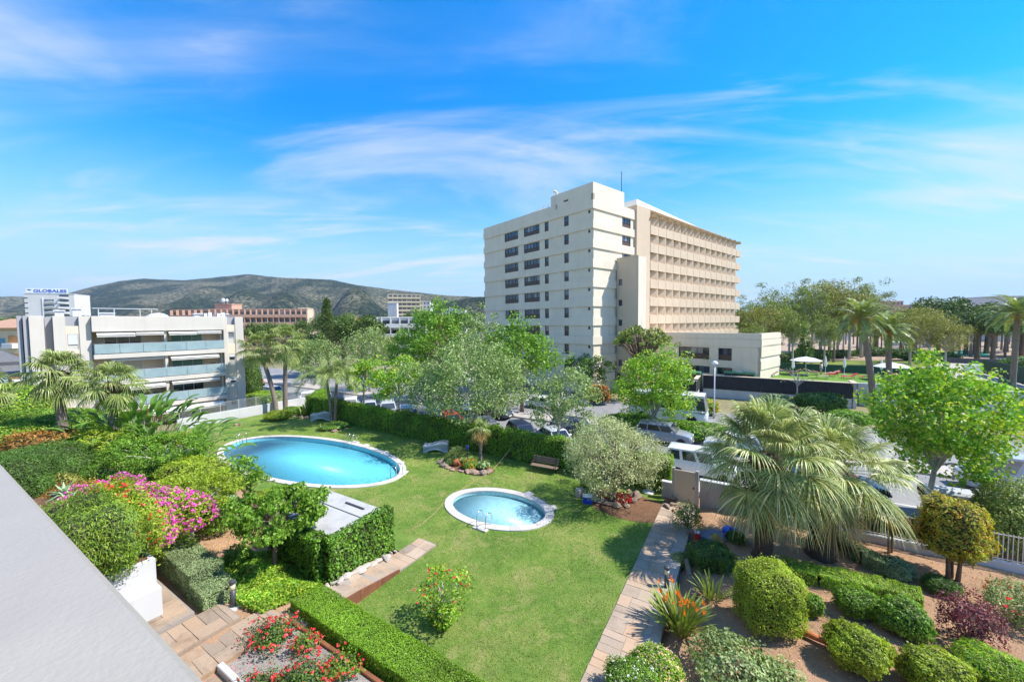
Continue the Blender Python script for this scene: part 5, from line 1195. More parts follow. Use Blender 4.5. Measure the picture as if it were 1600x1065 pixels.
w2 = thing('boundary_wall', 'short grey wall between hedge end and beige gate', 'wall', S(-.2, -.95), S_ANG); MB().bbox(0, .62, 0, .25, -.3, .9, .02).build('wall', M['grey_wall'], w2); MB().bbox(-.02, .64, -.02, .27, .9, .97, .02).build('coping', M['white_wall'], w2)
# clutter under the palm
def crumple(name, label, cat, loc, rz, sx, sy, sz, m, seed):
    rng = np.random.default_rng(seed); me = bpy.data.meshes.new(name); bm = bmesh.new(); bmesh.ops.create_icosphere(bm, subdivisions=3, radius=1)
    for v in bm.verts:
        n = v.co.normalized(); k = 1+.18*math.sin(n.x*5+seed)+.14*math.sin(n.y*7-seed)+.12*math.sin(n.z*9+n.x*4)
        v.co = Vector((n.x*k*sx, n.y*k*sy, max(-.3, n.z*k)*sz+.28*sz))
    bm.to_mesh(me); bm.free(); me.materials.append(M[m]); o = put(name, me, None, loc, rz); return tag(o, label, cat)
crumple('plastic_bag', 'crumpled bright blue plastic bag under the fan palm', 'bag', at(1140, 836), .3, .34, .26, .32, 'blue_bag', 3)
crumple('tarpaulin', 'dark grey folded tarpaulin on the soil behind the box hedge', 'tarpaulin', at(1112, 838), .2, .6, .42, .16, 'tarp', 5)
crumple('sack', 'yellow ochre sack lying against the grey tarpaulin', 'sack', at(1118, 844), -.4, .3, .22, .2, 'sack', 8)
rb_ = thing('toy_bucket', 'small red and white bucket behind the box hedge', 'bucket', at(1089, 842)); MB().lathe([(.1, 0), (.15, .3), (.14, .3), (.09, .02)], 12).build('pail', M['red_plastic'], rb_); MB().tube([(-.05, 0, .1), (-.12, .02, .55)], .03, 6).build('white_tool', M['white_plastic'], rb_); MB().bbox(-.02, .12, -.06, .06, .28, .38, .02).build('lid', M['white_plastic'], rb_)
pt_ = thing('timber_edge', 'old timber sleeper beside the soil bed near the yucca', 'timber', at(1075, 890), R(72)); MB().bbox(-.55, .55, -.08, .08, -.05, .16, .02).build('beam', M['bench_wood'], pt_); MB().bbox(-1.6, -.56, -.09, .07, -.05, .13, .02).build('beam', M['bench_wood'], pt_)
for i, (x, y, l, a_, lab) in enumerate(((1273, 995, .45, -10, 'terracotta drain pipe piece beside the tall clipped shrub'), (1405, 1035, .5, -12, 'terracotta drain pipe piece beside the large clipped ball'))):
    d_ = thing('clay_pipe', lab, 'pipe', at(x, y, .1), S_ANG+R(a_)); MB().tube([(-l, 0, .02), (l, 0, .02)], .10, 10).build('pipe', M['terracotta'], d_, True); MB().tube([(l, 0, .02), (l+.12, 0, .02)], .125, 10).build('collar', M['terracotta'], d_, True)
# stones
def stones(name, label, pts, rlo, rhi, m, seed, group):
    r_ = random.Random(seed); var = []
    for v in range(4):
        bm = bmesh.new(); bmesh.ops.create_icosphere(bm, subdivisions=2, radius=1); ph_ = [r_.uniform(0, 6) for _ in range(6)]
        for q in bm.verts:
            n = q.co.normalized(); q.co = n*(1+.22*math.sin(n.x*3+ph_[0])+.18*math.sin(n.y*4+ph_[1])+.12*math.sin(n.z*5+ph_[2])); q.co.z *= .72
        me = bpy.data.meshes.new(name); bm.to_mesh(me); bm.free(); me.materials.append(M[m]); var.append(me)
    for p in pts:
        o = put(name, var[r_.randrange(4)], None, p, r_.uniform(0, 6)); s = r_.uniform(rlo, rhi)*r_.choice((.6, .8, 1.0, 1.15)); o.scale = (s*r_.uniform(.8, 1.7), s, s*r_.uniform(.6, 1.0)); o.location += Vector((r_.uniform(-.1, .1), r_.uniform(-.1, .1), -.03)); tag(o, label, 'stone', group)
IB = S(-12.8, -2.75)
sheet('island_bed_soil', [(S(-12.8+2.25*math.cos(q*.2618), -2.75+1.05*math.sin(q*.2618))).xy for q in range(24)], .012, M['mulch'])
stones('rock', 'brown rock edging the flower island with the young palm', [S(-12.8+2.05*math.cos(R(q)), -2.75+.95*math.sin(R(q)), .08) for q in range(172, 380, 11)], .16, .34, 'rock', 2, 'rocks round the palm island')
OL = S(-1.55, -3.0)
sheet('olive_bed_soil', [(S(-1.5+2.2*math.cos(q*.2618), -2.95+1.55*math.sin(q*.2618))).xy for q in range(24)], .012, M['mulch'])
stones('rock', 'brown boulder at the foot of the olive tree', [at(x, y, .1) for x, y in ((928, 778), (942, 782), (955, 786), (967, 789), (978, 786), (990, 780), (996, 772), (975, 772), (985, 765))], .2, .34, 'rock', 4, 'boulders under the olive tree')
stones('stone', 'white rubble stone edging the pump house path', [S(-9.24+(i % 3)*.06, -16.6+i*.21, .10+.40*sstep(-(-16.6+i*.21), 12.5, 16.2)) for i in range(21)], .10, .17, 'white_rock', 6, 'white stones along the pump house path')
stones('rock', 'brown rock in the bed under the two tall fan palms', [at(x, y, .1) for x, y in ((418, 652), (426, 655), (437, 655), (448, 652), (458, 649), (470, 651), (478, 652), (485, 650))], .3, .55, 'rock', 9, 'rocks under the two fan palms')
stones('rock', 'brown rock round the foot of the two trunked palm', [at(x, y, .06) for x, y in ((500, 668), (506, 671), (514, 672), (523, 673), (532, 671), (540, 668))], .16, .26, 'rock', 12, 'rocks round the two trunked palm')
stones('rock', 'small brown stone lying on the lawn by the white wall', [at(369, 663, .1), at(376, 662, .1)], .25, .35, 'rock', 13, 'stones on the lawn by the wall')
stones('rock', 'rough stone stacked by the short wall near the gate', [at(1047, 780, .15), at(1052, 787, .15), at(1046, 790, .15), at(1049, 775, .35)], .2, .3, 'rock', 15, 'stones by the gate wall')
pot = thing('clay_pot', 'terracotta pot lying in the palm island bed', 'pot', at(712, 727, .02)); MB().lathe([(.1, 0), (.2, .12), (.24, .28), (.2, .4), (.22, .46), (.18, .46), (.12, .1)], 16).xf(Matrix.Translation((0, 0, .22)) @ Matrix.Rotation(R(70), 4, 'Y') @ Matrix.Translation((0, 0, -.2))).build('pot', M['terracotta'], pot, True); MB().lathe([(.16, 0), (.17, .03), (.02, .04)], 12).build('soil', M['mulch'], pot)

# ------------------------------------------------------------------ hotel terrace: parasols, loungers, bathers
TL = TZ-.3
def parasol(label, p, r, h, m, closed=False, group=None):
    t = thing('parasol', label, 'parasol', p, .3, group); MB().tube([(0, 0, 0), (0, 0, h+.1)], .035, 6).build('pole', M['white_plastic'], t); MB().lathe([(.3, 0), (.3, .06), (.08, .1)], 12).build('base', M['kerb'], t)
    if closed: MB().lathe([(.14, h*.42), (.19, h*.5), (.12, h*.8), (.03, h+.05)], 8).build('canopy', M[m], t)
    else:
        c = MB().lathe([(r, h-.55), (r*.55, h-.2), (.03, h)], 8); c.lathe([(r*.99, h-.58), (r*.54, h-.24), (.03, h-.04)], 8); c.build('canopy', M[m], t)
        for i in range(8): a = i*math.pi/4; MB().tube([(0, 0, h-.1), (r*.97*math.cos(a), r*.97*math.sin(a), h-.57)], .012, 4).build('rib', M['alu'], t)
def person_mesh(name, J, E_, rad, mats):
    """one continuous skinned body from joints"""
    me = bpy.data.meshes.new(name); me.from_pydata(J, E_, []); o = bpy.data.objects.new(name, me); COL.objects.link(o)
    sk = o.modifiers.new('s', 'SKIN'); sk.use_smooth_shade = True; su = o.modifiers.new('u', 'SUBSURF'); su.levels = 1; su.render_levels = 1
    for i, r_ in enumerate(rad): me.skin_vertices[0].data[i].radius = (r_, r_)
    me.skin_vertices[0].data[0].use_root = True
    bpy.context.view_layer.update(); out = bpy.data.meshes.new_from_object(o.evaluated_get(bpy.context.evaluated_depsgraph_get())); bpy.data.objects.remove(o)
    out.name = name; out.materials.clear(); [out.materials.append(m) for m in mats]; return out
EDG = [(0, 1), (1, 2), (2, 3), (3, 4), (2, 5), (5, 6), (6, 7), (2, 8), (8, 9), (9, 10), (0, 11), (11, 12), (12, 13), (13, 14), (0, 15), (15, 16), (16, 17), (17, 18)]
RAD = [.15, .14, .15, .07, .105, .07, .05, .035, .07, .05, .035, .10, .075, .05, .04, .10, .075, .05, .04]
def J_lying(back):
    c, s = math.cos(R(back)), math.sin(R(back)); z = .47; B = lambda d, y, up=0: (.12+d*c-up*s, y, z+d*s+up*c)
    return [(.1, 0, z), B(.25, 0), B(.5, 0), B(.62, 0, .02), B(.78, 0, .05), B(.48, .19), B(.3, .3, .05), B(.08, .26, .1), B(.48, -.19), B(.3, -.3, .05), B(.08, -.26, .1),
            (0, .1, z), (-.38, .13, z+.12), (-.78, .12, z-.02), (-.86, .12, z+.1), (0, -.1, z), (-.4, -.12, z+.02), (-.8, -.12, z-.03), (-.88, -.12, z+.09)]
J_STAND = [(0, 0, .95), (0, 0, 1.15), (0, 0, 1.38), (.01, 0, 1.5), (.03, 0, 1.64), (0, .19, 1.38), (.02, .25, 1.1), (.12, .22, .9), (0, -.19, 1.38), (.0, -.25, 1.1), (.08, -.26, .86),
           (0, .1, .88), (.04, .11, .48), (.0, .11, .06), (.14, .12, .04), (0, -.1, .88), (.02, -.11, .48), (-.04, -.11, .06), (.1, -.12, .04)]
LIE = person_mesh('person', J_lying(35), EDG, RAD, [M['skin']]); STAND = person_mesh('person', J_STAND, EDG, RAD, [M['skin']])
for nm, c in (('wear_red', (0.55, 0.03, 0.05)), ('wear_blue', (0.05, 0.18, 0.5)), ('wear_pink', (0.7, 0.2, 0.4)), ('wear_white', (0.75, 0.75, 0.73)), ('hair', (0.05, 0.03, 0.02))): M[nm] = plain(nm, c, .8, .1, 8)
def garment_lie(p, m, back=35):
    c, s = math.cos(R(back)), math.sin(R(back)); g = MB().lathe([(.17, -.14), (.18, 0), (.16, .14)], 12).xf(Matrix.Translation((.1, 0, .47)) @ Matrix.Rotation(R(70), 4, 'Y')); g.build('swimwear', M[m], p)
    MB().lathe([(.02, .13), (.09, .1), (.12, .02), (.11, -.06), (.02, -.09)], 10, (.12+.8*c-.07*s, 0, .47+.8*s+.09*c)).build('hair', M['hair'], p, True)
spots = [(3.0, 42.8, 'wear_blue'), (4.2, 45.2, 'wear_red'), (6.3, 45.8, 'wear_pink'), (8.2, 45.0, 'wear_blue'), (9.8, 43.9, 'wear_white'), (11.6, 45.3, 'wear_blue'), (6.8, 40.4, None), (12.2, 41.2, None), (14.1, 44.4, 'wear_red'), (15.5, 42.6, None), (18.9, 41.6, 'wear_pink'), (19.8, 44.0, 'wear_blue'), (21.5, 42.0, 'wear_white'), (17.5, 43.5, None)]
M['lounger_brown'] = plain('lounger_brown', (0.30, 0.25, 0.2), .6, .15, 5)
LBL = {'wear_blue': 'blue', 'wear_red': 'red', 'wear_pink': 'pink', 'wear_white': 'white'}
lg = {}
for i, (a, n, w) in enumerate(spots):
    red = i in (4, 8, 9, 13); rz = S_ANG+R((20, 160, 35, 200, 15, 170, 5, 185, 25, 10, 190, 30, 160, 12)[i])
    lb = 'red cushioned sun lounger on the hotel terrace lawn' if red else 'brown sun lounger on the hotel terrace lawn'
    lounger(lb, S(a, n, TL), rz, 'red_plastic' if red else 'lounger_brown', ('red' if red else 'brown')+' loungers on the hotel terrace', back=35)
    if w:
        p = put('person', LIE, None, S(a, n, TL-.02), rz); tag(p, 'person in %s swimwear lying back on a hotel terrace lounger' % LBL[w], 'person', 'sunbathers in %s' % LBL[w]); garment_lie(p, w)
p = put('person', STAND, None, S(12.9, 45.8, TL), 2.0); tag(p, 'person in white top standing beside the open white parasol on the terrace', 'person'); MB().lathe([(.15, .9), (.17, 1.1), (.19, 1.36), (.1, 1.46)], 12).build('top', M['wear_white'], p); MB().lathe([(.17, .72), (.17, .95)], 12).build('shorts', M['wear_blue'], p); MB().lathe([(.02, 1.78), (.1, 1.75), (.125, 1.66), (.11, 1.57)], 10, (.02, 0, 0)).build('hair', M['hair'], p)
parasol('open white parasol in the middle of the hotel terrace', S(11.0, 44.4, TL), 1.9, 2.6, 'white_plastic'); parasol('open white parasol at the low hotel block side of the terrace', S(3.9, 47.2, TL), 2.2, 2.3, 'white_plastic'); parasol('open white parasol behind the second leaning palm', S(19.6, 43.0, TL), 1.9, 2.3, 'white_plastic')
for a, n, m, lab in ((3.2, 44.4, 'awning', 'closed beige parasol at the low hotel block side of the terrace'), (9.4, 42.6, 'white_plastic', 'closed white parasol before the open white parasol'), (15.6, 46.8, 'white_plastic', 'closed white parasol between the two leaning palms'), (19.4, 46.5, 'awning', 'closed beige parasol behind the second leaning palm'), (13.6, 47.4, 'white_plastic', 'closed white parasol by the dark terrace fence')): parasol(lab, S(a, n, TL), 1.8, 2.5, m, True)
def fence(label, pts, z, h, m, post=True, panel=2.5, name='screen_fence', cat='fence'):
    A = pts[0]; t = thing(name, label, cat, (A.x, A.y, z))
    for i in range(len(pts)-1):
        d = pts[i+1]-pts[i]; L = d.length; k = max(1, round(L/panel)); ang = math.atan2(d.y, d.x)
        for j in range(k):
            q = pts[i]+d*(j/k)-A; MB().bbox(.02, L/k-.02, -.03, .03, .05, h, .01).build('panel', M[m], t, False, (q.x, q.y, 0), ang)
            MB().bbox(-.04, .04, -.05, .05, 0, h+.08, .01).build('post', M['bollard_dark'], t, False, (q.x, q.y, 0), ang)
    return t
fence('dark green screen fence closing the far side of the hotel terrace', [S(0.5, 48.6), S(26, 49.2)], TL, 1.2, 'dark_green_screen')
fence('pale slatted fence beside the low hotel block', [S(-.4, 40.6), S(2.6, 40.6)], TL, 1.7, 'shutter', panel=.32)
fence('green mesh fence running back behind the low hotel block', [S(1.0, 49.6), S(-3.5, 64)], 0, 2.8, 'dark_green_screen')
# tennis court at the right
TC = [at(1548, 590, 0), at(1605, 640, 0)]
sheet('court_paving', [at(1400, 585, -.1).xy, at(1480, 562, -.1).xy, at(1720, 575, -.1).xy, at(1760, 660, -.1).xy, at(1520, 655, -.1).xy, at(1400, 640, -.1).xy], -.10, M['pavement'])
fence('dark green court fence at the far side of the paved yard', [at(1535, 583), at(1640, 612)], 0, 2.6, 'dark_green_screen')
fence('dark green court fence along the pale paved walk', [at(1560, 612), at(1590, 640), at(1640, 652)], 0, 2.4, 'dark_green_screen')
sheet('tennis_court', [at(1585, 618, -.09).xy, at(1680, 606, -.09).xy, at(1720, 640, -.09).xy, at(1610, 640, -.09).xy], -.09, plain('court_green', (0.09, 0.26, 0.13), .9, .15, .4, coord='Object'))
M['fence_white'] = M['white_plastic']
wf = thing('white_railing', 'white picket railing at the edge of the sand park', 'fence', at(1506, 579, 0)); d = at(1566, 580, 0)-at(1506, 579, 0); ang = math.atan2(d.y, d.x); wf.rotation_euler = (0, 0, ang)
for i in range(12):
    x = d.length*i/12; m = MB(); w = d.length/12
    for j in range(5): m.box(x+j*w/5, x+j*w/5+.08, -.03, .03, 0, 1.2)
    m.box(x, x+w, -.02, .02, 1.1, 1.18); m.build('picket_panel', M['white_plastic'], wf)
fence('black railing between park lawn and sand court', [at(1480, 566), at(1700, 572)], -.25, 1.3, 'bollard_dark', panel=6)
sheet('green_court', [at(1460, 553).xy, at(1500, 546).xy, at(1545, 549).xy, at(1545, 555).xy], -.19, plain('turquoise', (0.05, 0.42, 0.26), .8, .1, .2))
car('white car far away beyond the sand park', at(1290, 540, -.2), .3, 'hatch', 'white'); car('blue car far away at the edge of the sand park', at(1597, 551, -.2), .3, 'suv', 'blue'); car('silver car parked far away between park palms', at(1240, 541, -.2), .2, 'sedan', 'silver')
far_block('beach_house', 'low white beach building behind the park palm trunks', 'building', 1292, 1330, 524, 190, 0, -.3, 8, 'far_white', 1, 6); far_block('beach_house', 'low pale beach building beside the turquoise court', 'building', 1405, 1455, 536, 150, 0, -.3, 6, 'far_white', 1, 7)
# ------------------------------------------------------------------ vegetation tools
def RNG(s): return np.random.default_rng(s)
def V3(v): return np.array([v[0], v[1], v[2]], float)
def crown_centers(rng, n, rx, ry, rz, lo=0.45, under=-0.75, lump=0.12):
    d = unit(rng.normal(0, 1, (n*3, 3))); d = d[d[:, 2] > under][:n]; k = len(d)
    ph = rng.uniform(0, 6, 6)
    r = lo + (0.98-lo)*rng.uniform(0, 1, (k, 1))**0.6
    r = r*(1 + lump*np.sin(d[:, :1]*4+ph[0])+lump*np.sin(d[:, 1:2]*5+ph[1])+lump*np.sin(d[:, 2:]*4+ph[2]))
    return d*r*np.array([rx, ry, rz])
def limbs(mb, start, targets, r0, rng, seg=5, sag=0.0, up=0.35):
    for c in targets:
        s = Vector(start) + Vector((0, 0, float(rng.uniform(-up, up)))); e = Vector(c); m1 = s.lerp(e, .4)+Vector((rng.normal(0, .12), rng.normal(0, .12), .1*(e-s).length)); m2 = s.lerp(e, .75)+Vector((rng.normal(0, .1), rng.normal(0, .1), .08*(e-s).length))
        mb.tube([s, m1, m2, e], [r0, r0*.7, r0*.42, r0*.15], seg, False)
def tree(name, label, base, h, r, rz=None, ry=None, n=90, per=60, L=.16, Wd=.11, leaf='lf_mid', bark='bark', tr=.14, seed=1, lo=.45, under=-.75, clump=.28, lean=(0, 0), cat='tree', group=None, nl=14, flat=.8, tilt=.7, trunks=1, axis=None, fork=None, rot=0):
    """h: height of the crown centre above the base"""
    rng = RNG(seed); rz = rz or r; ry = ry or r
    t = thing(name, label, cat, base, rot, group); C = np.array([lean[0], lean[1], h]); cen = crown_centers(rng, n, r, ry, rz, lo, under)+C
    fk = fork if fork is not None else max(.25*h, h-rz*.75); wood = MB()
    for q in range(trunks):
        off = Vector((rng.normal(0, .22), rng.normal(0, .22), 0)) if trunks > 1 else Vector((0, 0, 0)); f = Vector((lean[0]*.5, lean[1]*.5, fk))+off*1.8
        wood.tube([off+Vector((0, 0, -.15)), off+Vector((rng.normal(0, .03), rng.normal(0, .03), fk*.35)), f, Vector((lean[0], lean[1], h+rz*.3))+off], [tr*1.25, tr, tr*.8, tr*.25], 8, True)
    wood.build('trunk', M[bark], t, True)
    br = MB(); idx = rng.permutation(len(cen))[:nl]; limbs(br, (lean[0]*.5, lean[1]*.5, fk), [cen[i]*.92+C*.08 for i in idx], tr*.5, rng); br.build('branches', M[bark], t, True)
    P, N = clump_points(rng, cen, clump*min(r, rz)*rng.uniform(.7, 1.3, len(cen)), per, flat)
    ax = None if axis is None else np.tile(np.array(axis, float), (len(P), 1))
    V, Fq = leaves(P, N, L, Wd, rng, ax, tilt)
    put('crown', np_mesh('crown', V, Fq, M[leaf]), t); return t
def sup_dirs(rng, n, p, under):
    d = unit(rng.normal(0, 1, (n*2, 3))); d = d[d[:, 2] > under][:n]
    s = (np.abs(d)**p).sum(1, keepdims=True)**(-1/p); pos = d*s
    nr = unit(np.sign(pos)*np.abs(pos)**(p-1)); return pos, nr
def ball(name, label, base, w, h, leaf, L=.07, Wd=.045, p=2.3, dens=1.0, seed=1, dy=None, under=-.6, stem=None, jit=.06, cat='shrub', group=None, lump=.05, rot=0, rise=0.0, flowers=None, fl_n=60, fl_L=.06, loose=0.0, core=.86, tilt=.55, up=0.0):
    """clipped or loose shrub: leafy skin over a twiggy core, standing on base"""
    rng = RNG(seed); dy = dy or w; r = np.array([w/2, dy/2, h/2]); t = thing(name, label, cat, base, rot, group)
    area = 4*math.pi*((r[0]*r[1])**1.6/3+(r[0]*r[2])**1.6/3+(r[1]*r[2])**1.6/3)**(1/1.6)
    n = int(min(26000, 1.9*dens*area/(L*Wd*.5))); pos, nr = sup_dirs(rng, n, p, under); ph = rng.uniform(0, 6, 6)
    def und(q): return 1+lump*(np.sin(q[:, :1]*5+ph[0])+np.sin(q[:, 1:2]*6+ph[1])+np.sin(q[:, 2:]*5+ph[2])+.6*np.sin(q[:, :1]*13+q[:, 2:]*11+ph[3]))
    dep = 1-np.abs(rng.normal(0, jit+loose*.25, (len(pos), 1))) + loose*np.abs(rng.normal(0, .12, (len(pos), 1)))
    st_ = rng.uniform(0, 1, (len(pos), 1)) < .035; dep = np.where(st_, 1+rng.uniform(.02, .11, (len(pos), 1)), dep)
    C = np.array([0, 0, h/2+rise]); P = pos*und(pos)*dep*r+C; V, Fq = leaves(P, nr+np.array([0, 0, .25]), L, Wd, rng, None if not up else np.tile([0, 0, up], (len(P), 1))+nr*.3, tilt)
    put('foliage', np_mesh('foliage', V, Fq, M[leaf]), t)
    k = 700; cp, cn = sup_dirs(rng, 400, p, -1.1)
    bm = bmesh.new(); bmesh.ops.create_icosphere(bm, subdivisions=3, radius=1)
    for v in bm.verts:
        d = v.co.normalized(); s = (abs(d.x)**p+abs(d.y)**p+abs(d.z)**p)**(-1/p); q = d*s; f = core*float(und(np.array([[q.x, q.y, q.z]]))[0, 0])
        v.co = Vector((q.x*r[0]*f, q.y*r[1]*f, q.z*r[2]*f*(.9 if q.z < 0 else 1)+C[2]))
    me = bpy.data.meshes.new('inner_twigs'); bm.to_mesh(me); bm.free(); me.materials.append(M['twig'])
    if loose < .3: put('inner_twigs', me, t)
    sm = MB(); lim = [pos[i]*r*.75+C for i in rng.permutation(len(pos))[:10]]
    if stem is not None:
        for off in stem[1]:
            sm.tube([(off[0], off[1], -.12), (off[0]*1.2, off[1]*1.2, rise*.5), (off[0]*1.6, off[1]*1.6, rise+h*.4)], [stem[0]*1.2, stem[0], stem[0]*.6], 7)
        limbs(sm, (0, 0, rise+.1*h), lim, stem[0]*.5, rng, 4)
        sm.build('stem', M['bark'], t, True)
    elif loose >= .3:
        limbs(sm, (0, 0, .1), lim+[pos[i]*r*.9+C for i in rng.permutation(len(pos))[:14]], .022, rng, 4, up=.02); sm.build('stem', M['bark'], t, True)
    if flowers:
        ids = rng.permutation(np.where(pos[:, 2] > -.25)[0])[:fl_n]; cen = pos[ids]*und(pos[ids])*1.02*r+C
        P, N = clump_points(rng, cen, fl_L*.55, 7); V, Fq = leaves(P, N, fl_L*.75, fl_L*.6, rng, None, .5); put('flowers', np_mesh('flowers', V, Fq, M[flowers]), t)['kind'] = 'stuff'
    return t
def hedge(name, label, pts, w, h, zb, leaf, L=.06, Wd=.035, dens=1.0, seed=1, vert=False, und=.05, cat='hedge', round_=.0, core_m='twig', topn=None):
    """clipped hedge along a line of world points"""
    rng = RNG(seed); A = pts[0]; t = thing(name, label, cat, (A.x, A.y, zb)); Ps = []; Ns = []; core = MB(); ph = rng.uniform(0, 6, 6)
    for i in range(len(pts)-1):
        a = V3(pts[i]-A); b = V3(pts[i+1]-A); a[2] = b[2] = 0; d = b-a; Ln = np.linalg.norm(d); u = d/Ln; s = np.array([-u[1], u[0], 0])
        def samp(n, fn): q = rng.uniform(0, 1, (n, 2)); return fn(q)
        k = dens*1.5/(L*Wd*.5)
        def wav(x, y=0): return und*(np.sin(x*1.9+ph[0])+.7*np.sin(x*4.7+ph[1]+y)+.5*np.sin(x*11+ph[2]))
        n = int(min(30000, k*Ln*w)); q = rng.uniform(0, 1, (n, 2)); x = q[:, :1]*Ln; y = (q[:, 1:]-.5)*w; e = np.abs(q[:, 1:]-.5)*2
        Ps.append(a+u*x+s*y+np.array([0, 0, 1])*(h+wav(x, y*3)-np.abs(rng.normal(0, .03, (n, 1)))-round_*e**3+(rng.uniform(0, 1, (n, 1))**3*.22 if vert and h > 1.5 else 0))); Ns.append(np.tile([0, 0, 1.0], (n, 1))+s*(q[:, 1:]-.5)*1.2)
        for sg in (-1, 1):
            n = int(min(40000, k*Ln*h)); q = rng.uniform(0, 1, (n, 2)); x = q[:, :1]*Ln; z = q[:, 1:]*h
            Ps.append(a+u*x+s*sg*(w/2+wav(x, z*4)*.8-np.abs(rng.normal(0, .035, (n, 1)))-round_*.5*(z/h)**6)+np.array([0, 0, 1])*(z+wav(x)*z/h)); Ns.append(np.tile(s*sg, (n, 1))+np.array([0, 0, .25]))
        for e, uu in ((0, -u), (Ln, u)):
            if (e == 0 and i > 0) or (e > 0 and i < len(pts)-2): continue
            n = int(k*w*h); q = rng.uniform(0, 1, (n, 2)); Ps.append(a+u*e+uu*(.0-np.abs(rng.normal(0, .03, (n, 1))))+s*(q[:, :1]-.5)*w+np.array([0, 0, 1])*q[:, 1:]*h); Ns.append(np.tile(uu, (n, 1)))
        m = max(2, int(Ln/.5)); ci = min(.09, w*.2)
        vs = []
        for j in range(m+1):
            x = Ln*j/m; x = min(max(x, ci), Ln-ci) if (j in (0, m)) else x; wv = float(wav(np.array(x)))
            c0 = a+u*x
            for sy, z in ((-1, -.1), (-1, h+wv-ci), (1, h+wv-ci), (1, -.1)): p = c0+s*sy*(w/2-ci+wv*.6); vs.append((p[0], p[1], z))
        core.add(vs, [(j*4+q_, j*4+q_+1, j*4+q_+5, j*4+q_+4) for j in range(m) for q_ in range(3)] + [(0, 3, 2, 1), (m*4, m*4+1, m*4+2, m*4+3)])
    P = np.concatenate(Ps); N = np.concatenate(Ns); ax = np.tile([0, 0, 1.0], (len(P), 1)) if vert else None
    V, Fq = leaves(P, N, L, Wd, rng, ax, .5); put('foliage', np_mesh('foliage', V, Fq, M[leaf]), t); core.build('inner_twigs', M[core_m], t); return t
def cover(name, label, poly, zf, leaf, L, Wd, n, seed, hgt=.12, cat='ground cover', patches=True):
    """low plants nobody could count: one object"""
    rng = RNG(seed); xs = [p[0] for p in poly]; ys = [p[1] for p in poly]; out = []
    pl_ = np.array(poly); k = len(poly)
    pts = np.stack([rng.uniform(min(xs), max(xs), n*3), rng.uniform(min(ys), max(ys), n*3)], 1); ins = np.zeros(len(pts), bool); j = k-1
    for i in range(k):
        xi, yi = pl_[i]; xj, yj = pl_[j]; c = ((yi > pts[:, 1]) != (yj > pts[:, 1])) & (pts[:, 0] < (xj-xi)*(pts[:, 1]-yi)/(yj-yi+1e-9)+xi); ins ^= c; j = i
    pts = pts[ins][:n]; z = np.array([zf(p) for p in pts]); bumps = .5+.5*np.sin(pts[:, 0]*2.3+1)*np.sin(pts[:, 1]*2.9)
    P = np.column_stack([pts, z+rng.uniform(0, 1, len(pts))**.6*hgt*(.5+bumps)]); V, Fq = leaves(P, np.tile([0, 0, 1.0], (len(P), 1)), L, Wd, rng, None, .6)
    o = put(name, np_mesh(name, V, Fq, M[leaf])); return tag(o, label, cat, kind='stuff')
# ---- palms
def fan_frond(elev, Lp, Ls, nseg=26, seed=0, droop=.5, spread=118, wid=.055, tipdroop=.9):
    """one fan leaf: stalk leaving the origin towards +x at elev degrees, pleated blade, hanging tips"""
    rng = RNG(seed); e = R(elev); pet = []; n = 6; x = z = 0.0
    for i in range(n):
        q = i/(n-1); pet.append((x, 0.0, z)); a = e-R(22)*q*q*droop*2; x += Lp/(n-1)*math.cos(a); z += Lp/(n-1)*math.sin(a)
    hub = np.array(pet[-1]); a0 = e-R(22)*droop*2-R(8); ax = np.array([math.cos(a0), 0, math.sin(a0)]); sd_ = np.array([0, 1, 0.0]); nr = np.array([-math.sin(a0), 0, math.cos(a0)])
    Vs = []; Fs = []
    for i in range(nseg):
        phi = R(-spread+2*spread*i/(nseg-1))+rng.normal(0, .03); l = Ls*(1-.28*(abs(phi)/R(spread))**2)*rng.uniform(.9, 1.08); d = ax*math.cos(phi)+sd_*math.sin(phi)+nr*(.18*math.cos(phi*1.5)+.10)
        d /= np.linalg.norm(d); perp = np.cross(d, nr); perp /= np.linalg.norm(perp); st = 6; o = len(Vs)
        for j in range(st):
            q = j/(st-1); bend = tipdroop*max(0, q-.42)**1.7*1.5; p = hub+d*l*q*(1-.25*max(0, q-.5)*tipdroop)+np.array([0, 0, -1])*l*bend+rng.normal(0, .006, 3)
            w = wid*Ls*(.25+1.5*q if q < .5 else max(.03, 1.0*(1-q)*2))*.62
            Vs += [p-perp*w, p-nr*w*.55*(1 if q < .7 else .3), p+perp*w]
        for j in range(st-1):
            for c in (0, 1): Fs.append((o+j*3+c, o+j*3+c+1, o+(j+1)*3+c+1, o+(j+1)*3+c))
    return np.array(Vs), np.array(Fs), pet
